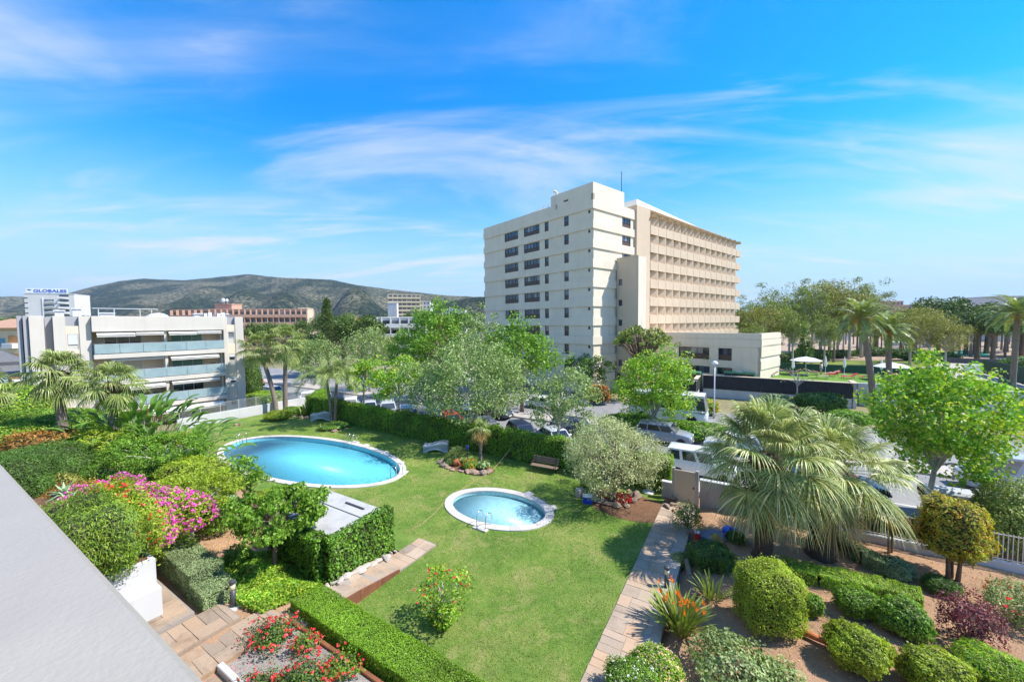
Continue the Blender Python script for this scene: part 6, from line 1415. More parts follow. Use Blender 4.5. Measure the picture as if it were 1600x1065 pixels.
def feather_frond(elev, Lr, ll, npair=34, seed=0, arch=1.0, wid=.035, hang=.5, vee=.5):
    """one feather leaf: arching rib with two rows of leaflets"""
    rng = RNG(seed); e = R(elev); n = 14; rib = []; x = z = 0.0
    for i in range(n):
        q = i/(n-1); rib.append(np.array([x, 0, z])); a = e-R(85)*arch*q**1.25; x += Lr/(n-1)*math.cos(a); z += Lr/(n-1)*math.sin(a)
    rib = np.array(rib); Vs = []; Fs = []
    for i in range(npair):
        q = .14+.86*i/(npair-1); f = q*(n-1); k = min(int(f), n-2); p = rib[k]+(rib[k+1]-rib[k])*(f-k); tg = unit(rib[k+1]-rib[k]); up = np.array([-tg[2], 0, tg[0]])
        l = ll*math.sin(math.pi*min(1, .18+.82*q))**.55*(1.0 if q < .9 else .8)*rng.uniform(.88, 1.1)
        for s in (-1, 1):
            d = tg*(.55+.3*q)+np.array([0, s, 0])*.85+up*vee*rng.uniform(.4, 1.2); d /= np.linalg.norm(d); o = len(Vs); w = np.cross(d, up); w = w/np.linalg.norm(w)*wid
            p1 = p+d*l*.5+np.array([0, 0, -.12*l*hang]); p2 = p+d*l*.92+np.array([0, 0, -.62*l*hang])
            Vs += [p-w*.5, p+w*.5, p1+w, p1-w, p2]; Fs += [(o, o+1, o+2, o+3), (o+3, o+2, o+4, o+4)]
    return np.array(Vs), np.array(Fs), [tuple(p) for p in rib]
FR = {}
def frond_mesh(kind, elev, seed, leaf, Lp=1.2, Ls=1.1, rib=.022, **k):
    key = (kind, elev, seed, leaf, Lp, Ls, tuple(sorted(k.items())))
    if key not in FR:
        V, Fq, pet = (fan_frond if kind == 'fan' else feather_frond)(elev, Lp, Ls, seed=seed, **k)
        me = bpy.data.meshes.new('frond'); s = MB().tube(pet, [rib*(1-.6*i/(len(pet)-1)) for i in range(len(pet))], 5, False); o = len(V)
        fl = [tuple(dict.fromkeys(f)) for f in Fq.tolist()]
        me.from_pydata([tuple(v) for v in V]+s.v, [], fl+[tuple(i+o for i in f) for f in s.f]); me.update()
        me.materials.append(M[leaf]); me.materials.append(M['petiole']); me.polygons.foreach_set('material_index', [0]*len(fl)+[1]*len(s.f)); me.polygons.foreach_set('use_smooth', [kind != 'fan']*len(me.polygons))
        FR[key] = me
    return FR[key]
def palm(name, label, base, h, kind, leaf, n, Lp, Ls, tr=(.16, .13), lean=(0, 0), bark='palm_bark', seed=1, elevs=(78, 55, 32, 10, -15, -40), dead=0, fruit=None, group=None, merged=False, scale=1.0, skirt=None, cat='palm tree', bulge=1.3, **k):
    rng = RNG(seed); t = thing(name, label, cat, base, 0, group); top = Vector((lean[0], lean[1], h)); pts = []; rad = []; m = 12
    for i in range(m+1):
        q = i/m; pts.append((lean[0]*q**1.6, lean[1]*q**1.6, -.15+(h+.15)*q)); rad.append((tr[0]*(bulge if i == 0 else 1)*(1-q)+tr[1]*q)*(1+.05*(-1)**i))
    MB().tube(pts, rad, 10).build('trunk', M[bark], t, True)
    if skirt: MB().lathe([(tr[1]*.9, -skirt), (tr[1]*1.9, -skirt*.6), (tr[1]*2.3, -.1), (tr[1]*1.2, .25)], 10, tuple(top)).build('crown_shaft', M['dark_palm_bark'], t)
    parts = []
    for i in range(n):
        el = elevs[min(len(elevs)-1, int(len(elevs)*(i+.5)/n))]; sd_ = int(rng.integers(0, 2)); me = frond_mesh(kind, el, sd_, 'lf_dry' if i >= n-dead else leaf, Lp, Ls, **k); az = i*2.39996+rng.normal(0, .18); sc_ = scale*rng.uniform(.86, 1.1)
        parts.append((me, az, sc_, rng.normal(0, .06)))
    if merged:
        Vs = []; fl = []; mi = []; o = 0
        for me, az, s, tl in parts:
            co = np.empty(len(me.vertices)*3); me.vertices.foreach_get('co', co); co = co.reshape(-1, 3)*s; c, sn = math.cos(az), math.sin(az); co = co @ np.array([[c, sn, 0], [-sn, c, 0], [0, 0, 1]])+np.array(top); Vs.append(co)
            fl += [tuple(v+o for v in p.vertices) for p in me.polygons]; mi += [p.material_index for p in me.polygons]; o += len(co)
        me2 = bpy.data.meshes.new('crown'); me2.from_pydata(np.concatenate(Vs).tolist(), [], fl); me2.update(); me2.materials.append(M[leaf]); me2.materials.append(M['petiole']); me2.polygons.foreach_set('material_index', mi); put('crown', me2, t)
    else:
        for me, az, s, tl in parts:
            o = put('frond', me, t, top); o.rotation_euler = (tl, tl, az); o.scale = (s,)*3
    if fruit:
        cen = unit(rng.normal(0, 1, (26, 3))*np.array([1, 1, .5]))*fruit*rng.uniform(.5, 1, (26, 1))+np.array(top)+np.array([0, 0, -.25*fruit]); P, N = clump_points(rng, cen, fruit*.3, 40); V, Fq = leaves(P, N, .12, .05, rng); put('fruit_bunches', np_mesh('fruit_bunches', V, Fq, M['date_fruit']), t)
    return t

# ------------------------------------------------------------------ street hedge
hedge('clipped_hedge', 'tall clipped cypress hedge between lawn and street', [S(-37.5, 1.15), S(-24, .55), S(-12, .45), S(.2, .1)], .95, 2.05, -.02, 'lf_hedge', .17, .05, .75, 21, True, .045)
hedge('clipped_hedge', 'short clipped hedge turning in behind the two fan palms', [S(-37.9, 1.2), S(-41.5, 5.5)], 1.0, 2.0, -.02, 'lf_hedge', .17, .05, .7, 22, True, .04)
# ------------------------------------------------------------------ street and far trees
def SB_(px, n, z=0.0): return S(a_for(px, n), n, z)
tree('poplar_tree', 'large silvery green tree over the parked cars behind the hedge', SB_(742, 1.7), 5.2, 4.1, 3.3, 3.8, 230, 66, .19, .13, 'lf_silver', 'pale_bark', .15, 31, nl=26, tilt=.9, clump=.24)
tree('poplar_tree', 'silvery tree with white forked trunk right of the large silvery tree', SB_(868, 1.7), 4.2, 2.5, 2.3, 2.4, 85, 60, .17, .12, 'lf_silver', 'pale_bark', .12, 32, nl=22, tilt=.9, clump=.26, lean=(.5, .2))
tree('poplar_tree', 'silvery tree left of the large silvery tree above the blue hatchback', SB_(668, 1.7), 4.6, 2.7, 2.6, 2.6, 85, 60, .18, .12, 'lf_silver', 'pale_bark', .12, 33, nl=18, tilt=.9, clump=.26)
tree('plane_tree', 'lime green street tree with young leaves behind the hedge', SB_(622, 2.0), 4.7, 2.6, 2.2, 2.6, 80, 55, .20, .16, 'lf_bright', 'pale_bark', .12, 34, nl=16)
tree('plane_tree', 'small lime green street tree left of the young leafed tree', SB_(566, 2.0), 4.6, 2.0, 1.8, 2.0, 55, 50, .20, .16, 'lf_bright', 'pale_bark', .1, 35, nl=12)
tree('poplar_tree', 'grey green street tree behind the two trunked palm', SB_(500, 8.5), 5.2, 3.4, 2.9, 3.2, 90, 55, .24, .16, 'lf_silver', 'pale_bark', .14, 36, nl=20, tilt=.9)
tree('poplar_tree', 'grey green tree with pale branches across the street beside the pine', SB_(575, 14), 6.2, 4.0, 3.8, 3.8, 110, 52, .26, .16, 'lf_silver', 'pale_bark', .16, 37, nl=30, tilt=.9, lo=.35)
tree('poplar_tree', 'low grey green tree between the fan palms and the two trunked palm', SB_(470, 12.5), 4.2, 3.0, 2.4, 3.0, 70, 50, .26, .16, 'lf_silver', 'pale_bark', .12, 38, nl=16, tilt=.9)
tree('plane_tree', 'big leafy green tree across the street left of the hotel', SB_(690, 13.5), 8.2, 4.4, 4.6, 4.2, 140, 52, .30, .24, 'lf_mid', 'bark', .2, 39, nl=18, clump=.27)
tree('plane_tree', 'big leafy green tree across the street before the hotel face', SB_(815, 13.5), 6.6, 4.0, 3.6, 3.8, 120, 52, .28, .22, 'lf_mid', 'bark', .2, 40, nl=18, clump=.27)
tree('poplar_tree', 'tall silvery tree rising behind the large silvery tree', SB_(752, 11.5), 8.0, 2.6, 4.3, 2.6, 90, 50, .24, .15, 'lf_silver', 'pale_bark', .14, 41, nl=22, tilt=.9, lo=.35)
tree('plane_tree', 'dark green tree behind the lime street tree', SB_(640, 13.0), 6.4, 3.0, 3.2, 3.0, 90, 50, .27, .21, 'lf_mid', 'bark', .16, 42, nl=14)
tree('carob_tree', 'dark rounded tree at the foot of the hotel tower', SB_(920, 29), 3.4, 3.2, 2.2, 3.0, 60, 55, .26, .17, 'lf_dark', 'bark', .2, 43, nl=12)
tree('maple_tree', 'pointed lime green young tree before the white coach', SB_(1022, 11.9), 4.3, 3.2, 3.6, 3.1, 190, 58, .19, .16, 'lf_bright', 'pale_bark', .11, 44, nl=18, lo=.35, clump=.22)
tree('maple_tree', 'large lime green tree at the refuse containers', SB_(1463, 3.4), 4.9, 3.1, 3.3, 3.0, 210, 66, .175, .15, 'lf_bright', 'pale_bark', .12, 45, nl=30, lo=.35, clump=.2, fork=2.5, lean=(.55, .1), under=-.95)
tree('rubber_tree', 'branchy rubber tree with bare crooked limbs before the hotel', Vector((atd(1003, 560, 50).x, 50, -.3)), 7.8, 4.2, 1.9, 3.4, 130, 24, .32, .17, 'lf_gum', 'bark', .40, 46, nl=75, lo=.6, under=-.25, clump=.2, fork=4.2)
for px, n_, w, h_, leaf, lab, s in ((935, 22, 3.0, 2.4, 'lf_red', 'red flowering green shrub on the side road verge', 51), (985, 13, 5.5, 1.3, 'lf_mid', 'low green shrub row behind the lime young tree', 52), (1055, 12.8, 5.0, 1.2, 'lf_mid', 'low green hedge shrub before the white coach', 53), (1098, 12.8, 4.5, 1.3, 'lf_mid', 'green shrub at the lamp side of the coach hedge', 54),
                                 (1088, 22.5, 4.5, 1.6, 'lf_lime', 'lime shrub with orange flowers beyond the coach', 55), (1285, 30, 5.0, 2.1, 'lf_dark', 'dark spreading shrub below the black terrace screen', 56), (1215, 29, 4.0, 1.7, 'lf_grey', 'grey green shrub below the long black screen', 57), (1330, 24, 4.0, 1.4, 'lf_mid', 'green shrub at the foot of the leaning palms', 58), (1250, 13, 7, 1.3, 'lf_mid', 'low hedge shrub along the median behind the fan palms', 59), (1165, 12.9, 5, 1.2, 'lf_mid', 'low hedge shrub behind the tall fan palm', 60)):
    ball('shrub', lab, SB_(px, n_, -.1), w, h_, leaf, .2, .13, 2.4, .8, s, w*.7, flowers='fl_orange' if 'flower' in lab else None, fl_n=40, fl_L=.2)
tree('bare_tree', 'small leafless grey tree before the long black screen', SB_(1248, 31.5), 3.6, 1.9, 1.3, 1.6, 14, 5, .15, .1, 'lf_grey', 'pale_bark', .07, 61, nl=14, lo=.7)
# pines, gums and conifers behind
def pine(label, p, h, r, seed, leaf='lf_pine', rz=None, group='pines', flat=.5):
    return tree('pine_tree', label, p, h, r, rz or r*.55, r, 60, 70, .45*r/4+.1, .14*r/4+.06, leaf, 'bark', .05*h, seed, cat='tree', group=group, under=-.4, clump=.42, nl=12, flat=.6, tilt=.8)
pA = pine('umbrella shaped pine', (0, 0, -60), 8.0, 4.6, 71, rz=3.4); pB = pine('umbrella shaped pine', (0, 0, -60), 9.5, 4.0, 72, rz=4.0)
gA = tree('gum_tree', 'gum tree', (0, 0, -60), 9.0, 3.6, 5.2, 3.4, 110, 60, .34, .12, 'lf_gum', 'pale_bark', .22, 73, nl=26, lo=.3, clump=.25, tilt=.9); gB = tree('gum_tree', 'gum tree', (0, 0, -60), 8.5, 4.4, 4.6, 4.2, 110, 60, .34, .12, 'lf_brown', 'pale_bark', .22, 74, nl=26, lo=.3, clump=.25, tilt=.9)
def place(proto, label, px, ytop, depth, topz, rz, group, zb=-.3):
    """copy of a tree whose top reaches a height"""
    p = atd(px, ytop, depth); s = (p.z-zb)/topz; return copy_tree(proto, None, Vector((p.x, p.y, zb)), rz, s, label)
protos = {'pA': (pA, 11.4), 'pB': (pB, 13.4), 'gA': (gA, 14.2), 'gB': (gB, 13.1)}
rt = random.Random(9)
GRP = {'pA': ('dark umbrella pine in the park beyond the hotel terrace', 'pines in the park'), 'pB': ('tall dark pine in the park beyond the hotel terrace', 'tall pines in the park'), 'gA': ('tall green gum tree behind the low hotel block', 'green gum trees in the park'), 'gB': ('olive brown gum tree behind the terrace palms', 'brown gum trees in the park')}
def region(px):
    for lim, tx in ((1195, 'right behind the low hotel block'), (1250, 'behind the pale slatted terrace fence'), (1300, 'behind the middle parasol of the terrace'), (1358, 'behind the tall leaning date palm'), (1402, 'behind the second date palm'), (1460, 'below the terracotta villas'), (1530, 'at the turquoise court'), (9999, 'by the tennis court')):
        if px < lim: return tx
def belt(px):
    for lim, tx in ((110, 'beside the white tower hotel'), (330, 'behind the apartment roof'), (500, 'beside the long terracotta hotel'), (620, 'around the tall narrow conifer'), (9999, 'behind the big leafy street trees')):
        if px < lim: return tx
for k, px, yt, dp in (('gA', 1168, 466, 92), ('gA', 1205, 447, 95), ('gB', 1192, 474, 88), ('gA', 1235, 462, 100), ('gA', 1258, 440, 100), ('gB', 1285, 432, 104), ('gB', 1312, 444, 108), ('gA', 1350, 437, 104), ('gB', 1330, 452, 100), ('gB', 1425, 474, 84), ('gB', 1455, 486, 78), ('gB', 1440, 484, 90), ('gB', 1480, 500, 76), ('pA', 1468, 463, 120), ('pB', 1490, 474, 115), ('pA', 1512, 480, 110), ('pB', 1545, 473, 112), ('pA', 1575, 478, 118), ('pA', 1410, 490, 110), ('pA', 1600, 482, 105), ('gA', 1240, 480, 85), ('gA', 1290, 486, 88), ('pB', 1370, 480, 120), ('gA', 1180, 500, 80), ('pA', 1630, 475, 100), ('gA', 1175, 482, 120), ('gA', 1220, 470, 125), ('gA', 1270, 468, 125), ('gA', 1320, 470, 130), ('gA', 1345, 478, 125), ('gA', 1395, 485, 120), ('pB', 1430, 480, 135), ('pA', 1530, 484, 95), ('pA', 1555, 486, 90), ('pB', 1500, 482, 140), ('gA', 1450, 480, 140), ('pB', 1590, 476, 140), ('gA', 1300, 455, 118)):
    nm_ = {'pA': 'dark umbrella pine', 'pB': 'tall dark pine', 'gA': 'tall green gum tree', 'gB': 'olive brown gum tree'}[k]; rg = region(px)
    o = place(protos[k][0], nm_+' in the park '+rg, px, yt, dp, protos[k][1], rt.uniform(0, 6), None); o['group'] = nm_+'s '+rg
L_ = ('dark pine in the wooded belt below the hills', 'pines below the hills')
for i in range(46):
    px = rt.uniform(-60, 770); dp = rt.uniform(110, 330); yt = rt.uniform(488, 503) if px > 500 else rt.uniform(492, 506)
    k = rt.choice(('pA', 'pB', 'pA', 'gA')); nm_ = {'pA': 'dark umbrella pine', 'pB': 'tall dark pine', 'gA': 'green broad tree'}[k]; o = place(protos[k][0], nm_+' below the hills '+belt(px), px, yt, dp, protos[k][1], rt.uniform(0, 6), None); o['group'] = nm_+'s '+belt(px)
for px, yt, dp, k, lab in ((565, 492, 78, 'pA', 'broad yellow green pine right of the tall narrow conifer'), (535, 497, 80, 'pB', 'dark pine behind the tall narrow conifer'), (690, 496, 90, 'gB', 'brown green tree behind the big leafy street tree'), (14, 505, 70, 'pA', 'pine above the cream house roof'), (480, 520, 75, 'pA', 'low pine right of the fan palms'), (600, 520, 72, 'gB', 'brownish tree before the white apartments')):
    o = place(protos[k][0], lab, px, yt, dp, protos[k][1], rt.uniform(0, 6), None)
    if 'group' in o: del o['group']
for o in (pA, pB, gA, gB):
    for ch in list(o.children): bpy.data.objects.remove(ch)
    bpy.data.objects.remove(o)
# narrow tiered conifer
p = atd(510, 464, 74); nt_ = thing('norfolk_pine', 'tall narrow tiered conifer behind the street trees', 'tree', (p.x, p.y, -.3)); Hh = p.z+.3; MB().tube([(0, 0, 0), (0, 0, Hh)], [.25, .03], 8).build('trunk', M['bark'], nt_)
rng = RNG(80); Ps = []; Ns = []; br = MB()
for i in range(26):
    z = Hh*(.25+.75*i/26); rr_ = 2.6*(1-i/26)**.8+.15
    for j in range(7):
        a = j*.9+i*1.3; e = np.array([math.cos(a)*rr_, math.sin(a)*rr_, z+.15*rr_]); br.tube([(0, 0, z), tuple(e)], [.05, .015], 4, False); q = rng.uniform(.25, 1, (46, 1)); Ps.append(np.array([0, 0, z])+(e-np.array([0, 0, z]))*q+rng.normal(0, .13, (46, 3))); Ns.append(rng.normal(0, 1, (46, 3))+[0, 0, .6])
V, Fq = leaves(np.concatenate(Ps), np.concatenate(Ns), .3, .1, rng); put('crown', np_mesh('crown', V, Fq, M['lf_pine']), nt_); br.build('branches', M['bark'], nt_)
tree('cypress_tree', 'dark columnar cypress at the edge of the park', atd(1258, 560, 78)*Vector((1, 1, 0)) if False else Vector((atd(1258, 540, 78).x, 78, -.3)), 4.2, 1.5, 3.8, 1.5, 70, 60, .3, .12, 'lf_dark', 'bark', .2, 82, nl=8, lo=.3, cat='tree')

# ------------------------------------------------------------------ palms
palm('fan_palm', 'large silvery fan palm with shaggy crown beside the stone path', at(1192, 868), 4.25, 'fan', 'lf_fan', 70, 1.7, 1.4, (.36, .30), (.05, -.1), 'dark_palm_bark', 91, (82, 66, 52, 38, 22, 4, -18, -40, -60), skirt=.7, dead=3, nseg=46, wid=.031, tipdroop=.66, droop=.4)
palm('fan_palm', 'stout silvery fan palm behind the large one near the street fence', at(1281, 866), 3.55, 'fan', 'lf_fan', 56, 1.75, 1.35, (.50, .42), (.5, .2), 'dark_palm_bark', 92, (80, 62, 46, 32, 16, -2, -20, -38), skirt=.6, dead=4, nseg=46, wid=.031, tipdroop=.66, droop=.4, bulge=1.25)
palm('fan_palm', 'tall fan palm leaning out behind the lawn rocks', at(432, 645), 7.2, 'fan', 'lf_fan_green', 40, 1.5, 1.2, (.26, .2), (-2.1, .6), 'palm_bark', 93, (80, 60, 40, 20, 0, -25, -50), skirt=.4, nseg=22, wid=.06, tipdroop=.8)
palm('fan_palm', 'upright tall fan palm beside the leaning one', at(446, 643), 7.9, 'fan', 'lf_fan_green', 40, 1.55, 1.25, (.26, .2), (.1, .4), 'palm_bark', 94, (80, 60, 40, 20, 0, -25, -50), skirt=.4, nseg=22, wid=.06, tipdroop=.8)
p = atd(92, 585, 25); palm('fan_palm', 'large fan palm before the grey piers of the apartment block', Vector((p.x, p.y, .4)), p.z-.4, 'fan', 'lf_fan_green', 40, 1.15, 1.1, (.3, .24), (0, 0), 'palm_bark', 95, (80, 60, 40, 20, 0, -22, -48), skirt=.7, nseg=26, wid=.055, tipdroop=.9)
p = atd(176, 602, 23.5); palm('fan_palm', 'fan palm with green crown before the apartment balconies', Vector((p.x, p.y, .4)), p.z-.4, 'fan', 'lf_fan_green', 36, 1.0, 1.0, (.28, .22), (0, 0), 'palm_bark', 96, (80, 60, 40, 20, 0, -22, -48), skirt=.6, nseg=26, wid=.055, tipdroop=.9)
p = atd(-40, 610, 25); palm('fan_palm', 'fan palm at the gazebo with fronds reaching into view', Vector((p.x, p.y, .4)), p.z-.4, 'fan', 'lf_fan_green', 36, 1.15, 1.1, (.28, .22), (0, 0), 'palm_bark', 97, (80, 60, 40, 20, 0, -22, -48), skirt=.6, nseg=26, wid=.055, tipdroop=.9)
palm('fan_palm', 'small green fan palm in the flower island', at(716, 722), .35, 'fan', 'lf_fan_green', 22, .55, .55, (.12, .1), (0, 0), 'palm_bark', 98, (75, 55, 35, 20), nseg=18, wid=.06, tipdroop=.5)
palm('young_palm', 'young palm with slim trunk and few drooping fronds in the flower island', at(751, 722), 2.45, 'fan', 'lf_fan_green', 11, .5, .65, (.13, .09), (.02, .05), 'palm_bark', 99, (70, 35, 5, -20, -45), dead=4, nseg=14, wid=.09, tipdroop=.9)
for i, (px, dz, nn) in enumerate(((518.5, 4.7, 15), (523.5, 5.0, 17))):
    palm('feather_palm', ('slimmer feather palm of the pair on the lawn, without fruit', 'feather palm of the pair on the lawn with orange fruit bunches')[i], at(px, 662), dz, 'feather', 'lf_date', nn, 3.6, .95, (.16, .12), ((-.4, -.1), (.35, .1))[i], 'palm_bark', 100+i, (72, 52, 36, 18), fruit=.55 if i else None, npair=44, arch=1.25, hang=1.0, wid=.022, rib=.03)
palm('date_palm', 'tall leaning date palm with orange fruit stalks before the terrace', at(1365, 652, -.3), 10.4, 'feather', 'lf_date', 42, 3.3, .6, (.30, .26), (-1.5, .2), 'palm_bark', 111, (80, 62, 46, 28, 8, -14), fruit=.95, npair=46, arch=.95, hang=.35, wid=.03, rib=.04)
p0 = at(1389, 648, -.3); palm('date_palm', 'second date palm right of the leaning one before the terrace', p0, 8.9, 'feather', 'lf_date', 38, 3.0, .6, (.28, .24), (-.3, .2), 'palm_bark', 112, (80, 62, 46, 28, 8, -14), fruit=.8, npair=46, arch=.95, hang=.35, wid=.03, rib=.04)
p = atd(1588, 492, 52); palm('date_palm', 'tall date palm at the tennis court with orange fruit stalks', Vector((p.x, p.y, -.3)), p.z+.3, 'feather', 'lf_date', 40, 3.9, .7, (.32, .27), (.2, 0), 'palm_bark', 113, (80, 62, 46, 28, 8, -14), fruit=1.1, npair=46, arch=.95, hang=.35, wid=.032, rib=.04)
p = at(1115, 612, 0); palm('date_palm', 'small palm before the low hotel block behind the lamp post', Vector((p.x+.3, p.y+2, .8)), 3.6, 'feather', 'lf_date', 18, 1.5, .4, (.14, .11), (0, 0), 'palm_bark', 114, (75, 50, 30, 10), npair=26, arch=.9, hang=.4, wid=.03)
base_p = palm('park_palm', 'fan palm trunk in the sandy park beyond the terrace', (0, 0, -80), 7.0, 'fan', 'lf_fan_green', 22, 1.1, 1.1, (.26, .2), (0, 0), 'palm_bark', 115, (75, 45, 15, -20, -45), skirt=.9, merged=True, group='fan palms in the sandy park', nseg=12, wid=.11, tipdroop=.8)
for i in range(40):
    px = (1296, 1304, 1312, 1322, 1334, 1352, 1360, 1372, 1378, 1398, 1405, 1412, 1418, 1425, 1432, 1500, 1513, 1518, 1523, 1528, 1532, 1541, 1548, 1553, 1558, 1566, 1572, 1578, 1583, 1594, 1598, 1270, 1282, 1340, 1384, 1444, 1453, 1470, 1483, 1605)[i]; dp = rt.uniform(92, 165); q = atd(px, 520, dp)
    o = copy_tree(base_p, None, Vector((q.x, q.y, -.26)), rt.uniform(0, 6), rt.uniform(.85, 1.2), 'fan palm with bare trunk in the sandy park '+region(px)); o['group'] = 'park palms '+region(px)
for ch in list(base_p.children): bpy.data.objects.remove(ch)
bpy.data.objects.remove(base_p)
# ------------------------------------------------------------------ olive and garden trees
OT = at(957, 783, 0)
ot = tree('olive_tree', 'rounded grey green olive tree with boulders at its foot', OT, 2.75, 2.65, 2.15, 2.5, 230, 95, .125, .034, 'lf_olive', 'bark', .2, 121, lo=.5, under=-.7, clump=.24, nl=30, fork=.8, tilt=.8, axis=(0, 0, .5))
tree('mulberry_tree', 'weeping mulberry with crooked pale twigs beside the pump house', at(430, 893, .2), 2.15, 1.8, 1.05, 1.65, 125, 54, .15, .11, 'lf_mid', 'bark', .09, 122, lo=.55, under=-.4, clump=.26, nl=34, lean=(.1, .1), fork=1.75, axis=(0, 0, -1.0))
tree('ficus_tree', 'umbrella clipped small leaved tree on the bare soil', at(300, 852, .5), 2.25, 1.75, .95, 1.6, 170, 80, .085, .055, 'lf_lime', 'pale_bark', .1, 123, lo=.6, under=-.45, clump=.24, nl=26, fork=1.35)
tree('ficus_tree', 'flat clipped tree with cut branch stubs behind the umbrella clipped one', at(248, 760, 1.0), 1.9, 2.5, 1.1, 2.0, 170, 75, .10, .065, 'lf_mid', 'pale_bark', .11, 124, lo=.6, under=-.4, clump=.24, nl=26, fork=1.0)
tree('loquat_tree', 'loose small tree with long leaves at the edge of the large pool', at(390, 786, .0), 1.85, 1.05, 1.15, 1.0, 44, 26, .24, .085, 'lf_mid', 'bark', .05, 125, lo=.35, clump=.32, nl=18, fork=.6)
tree('hibiscus_shrub', 'open hibiscus shrub with red blooms standing alone on the lawn', at(692, 972), 1.2, .85, .85, .8, 52, 20, .11, .07, 'lf_bright', 'pale_bark', .035, 126, lo=.45, under=-1, clump=.3, nl=26, fork=.12, cat='shrub')
hs_ = bpy.data.objects['hibiscus_shrub']; rng = RNG(127); cen = crown_centers(rng, 46, .95, .9, .95)+np.array([0, 0, 1.2]); P, N = clump_points(rng, cen, .03, 5); V, Fq = leaves(P, N, .065, .05, rng); put('flowers', np_mesh('flowers', V, Fq, M['fl_red']), hs_)['kind'] = 'stuff'
ball('hibiscus_shoots', 'bright leafy shoots at the foot of the lone hibiscus', at(694, 975), .85, .6, 'lf_bright', .13, .08, 2.2, .8, 128, loose=.35)
# ------------------------------------------------------------------ left garden
hedge('box_hedge', 'clipped grey green hedge along the terrace path', [S(-17.2, -17.95), S(-12.2, -18.1)], 1.0, 1.05, .45, 'lf_grey', .045, .03, 1.0, 131, False, .015)
hedge('box_hedge', 'lower end of the grey green hedge at the bollard', [S(-12.15, -18.1), S(-11.15, -18.15)], .95, .72, .45, 'lf_grey', .045, .03, 1.0, 132, False, .015)
hedge('box_hedge', 'bright green clipped hedge between lawn and rose bed', [S(-9.1, -16.45), S(-5, -16.5), S(-.6, -16.55)], 1.05, .8, .02, 'lf_hedge', .05, .022, 1.0, 133, True, .018)
hedge('box_hedge', 'clipped green hedge between bare soil and lawn near the loquat', [S(-18.5, -13.2), S(-14.6, -13.6)], 1.1, 1.0, .1, 'lf_lime', .07, .045, .9, 134)
hedge('ivy_wall', 'ivy covering the path side of the pump house', [S(-9.68, -15.3), S(-9.68, -12.2)], .5, 1.92, 0, 'lf_ivy', .10, .085, .9, 135, False, .03, cat='ivy')
hedge('ivy_wall', 'ivy covering the near side of the pump house', [S(-13.4, -15.2), S(-9.85, -15.25)], .6, 1.72, .1, 'lf_ivy', .10, .085, .9, 136, False, .05, cat='ivy')
cover('ground_ivy', 'low green ivy spreading below the weeping mulberry', [tuple(S(a, n).xy) for a, n in ((-13.8, -15.4), (-9.6, -15.5), (-9.55, -17.6), (-10.6, -17.9), (-14.3, -17.3))], lambda p: z_left(*toS(p))+.02, 'lf_bright', .085, .07, 15000, 137, .22)
cover('ground_ivy', 'green creeper at the foot of the ivy wall', [tuple(S(a, n).xy) for a, n in ((-11.5, -15.6), (-9.6, -15.6), (-9.55, -12.2), (-9.7, -12.0))], lambda p: z_left(*toS(p))+.1, 'lf_ivy', .09, .075, 2500, 138, .25)
# planter with juniper, flowers
ball('juniper_shrub', 'upright bushy juniper filling the white planter', S(-13.85, -20.5, 2.4), 4.1, 2.15, 'lf_juniper', .13, .028, 3.2, .75, 141, 2.1, -.9, jit=.10, lump=.07, rot=S_ANG, tilt=.6, loose=.14, up=1.0)
ball('bougainvillea', 'purple bougainvillea in bloom behind the planter juniper', S(-16.7, -18.9, .9), 5.0, 3.1, 'lf_lime', .10, .06, 2.1, .8, 142, 2.2, -.5, jit=.16, lump=.16, rot=S_ANG+R(15), flowers='fl_magenta', fl_n=1500, fl_L=.10, loose=.3)
ball('red_flower_shrub', 'red and orange flowering creeper between juniper and bougainvillea', S(-14.6, -19.6, 1.9), 4.2, 2.7, 'lf_lime', .10, .055, 2.2, .8, 143, 1.2, -.5, jit=.12, lump=.12, rot=S_ANG, flowers='fl_red', fl_n=170, fl_L=.08, loose=.35)
def agave(label, p, r, n, seed, mat='lf_agave'):
    rng = RNG(seed); t = thing('agave', label, 'agave', p); var = []
    for el in (75, 50, 28, 10):
        vs = []; st = 6
        for j in range(st):
            q = j/(st-1); w = .11*r*(1.0+.5*q if q < .45 else max(.02, 2.2*(1-q))); a = R(el)-R(18)*q; x = r*q*math.cos(a); z = r*q*math.sin(a)
            vs += [(x, -w, z+w*.35), (x, 0, z-w*.15), (x, w, z+w*.35), (x, 0, z-w*.6)]
        var.append(MB().add(vs, [(j*4+c, j*4+(c+1) % 4, (j+1)*4+(c+1) % 4, (j+1)*4+c) for j in range(st-1) for c in range(4)]).mesh('leaf', M[mat], True))
    for i in range(n):
        o = put('leaf', var[min(3, int(4*i/n))], t, (0, 0, .05), i*2.4); o.scale = (rng.uniform(.85, 1.1),)*3
    MB().lathe([(.14*r, -.1), (.16*r, .08), (.03, .14)], 10).build('heart', M[mat], t)
agave('large blue green agave rosette beside the planter juniper', S(-18.3, -20.1, 2.62), .95, 26, 151)
agave('smaller pale agave rosette behind the large one', S(-20.3, -19.9, 2.62), .6, 18, 152); agave('smaller pale agave rosette beside the brown dried shrub', S(-21.6, -19.8, 2.62), .6, 18, 153)
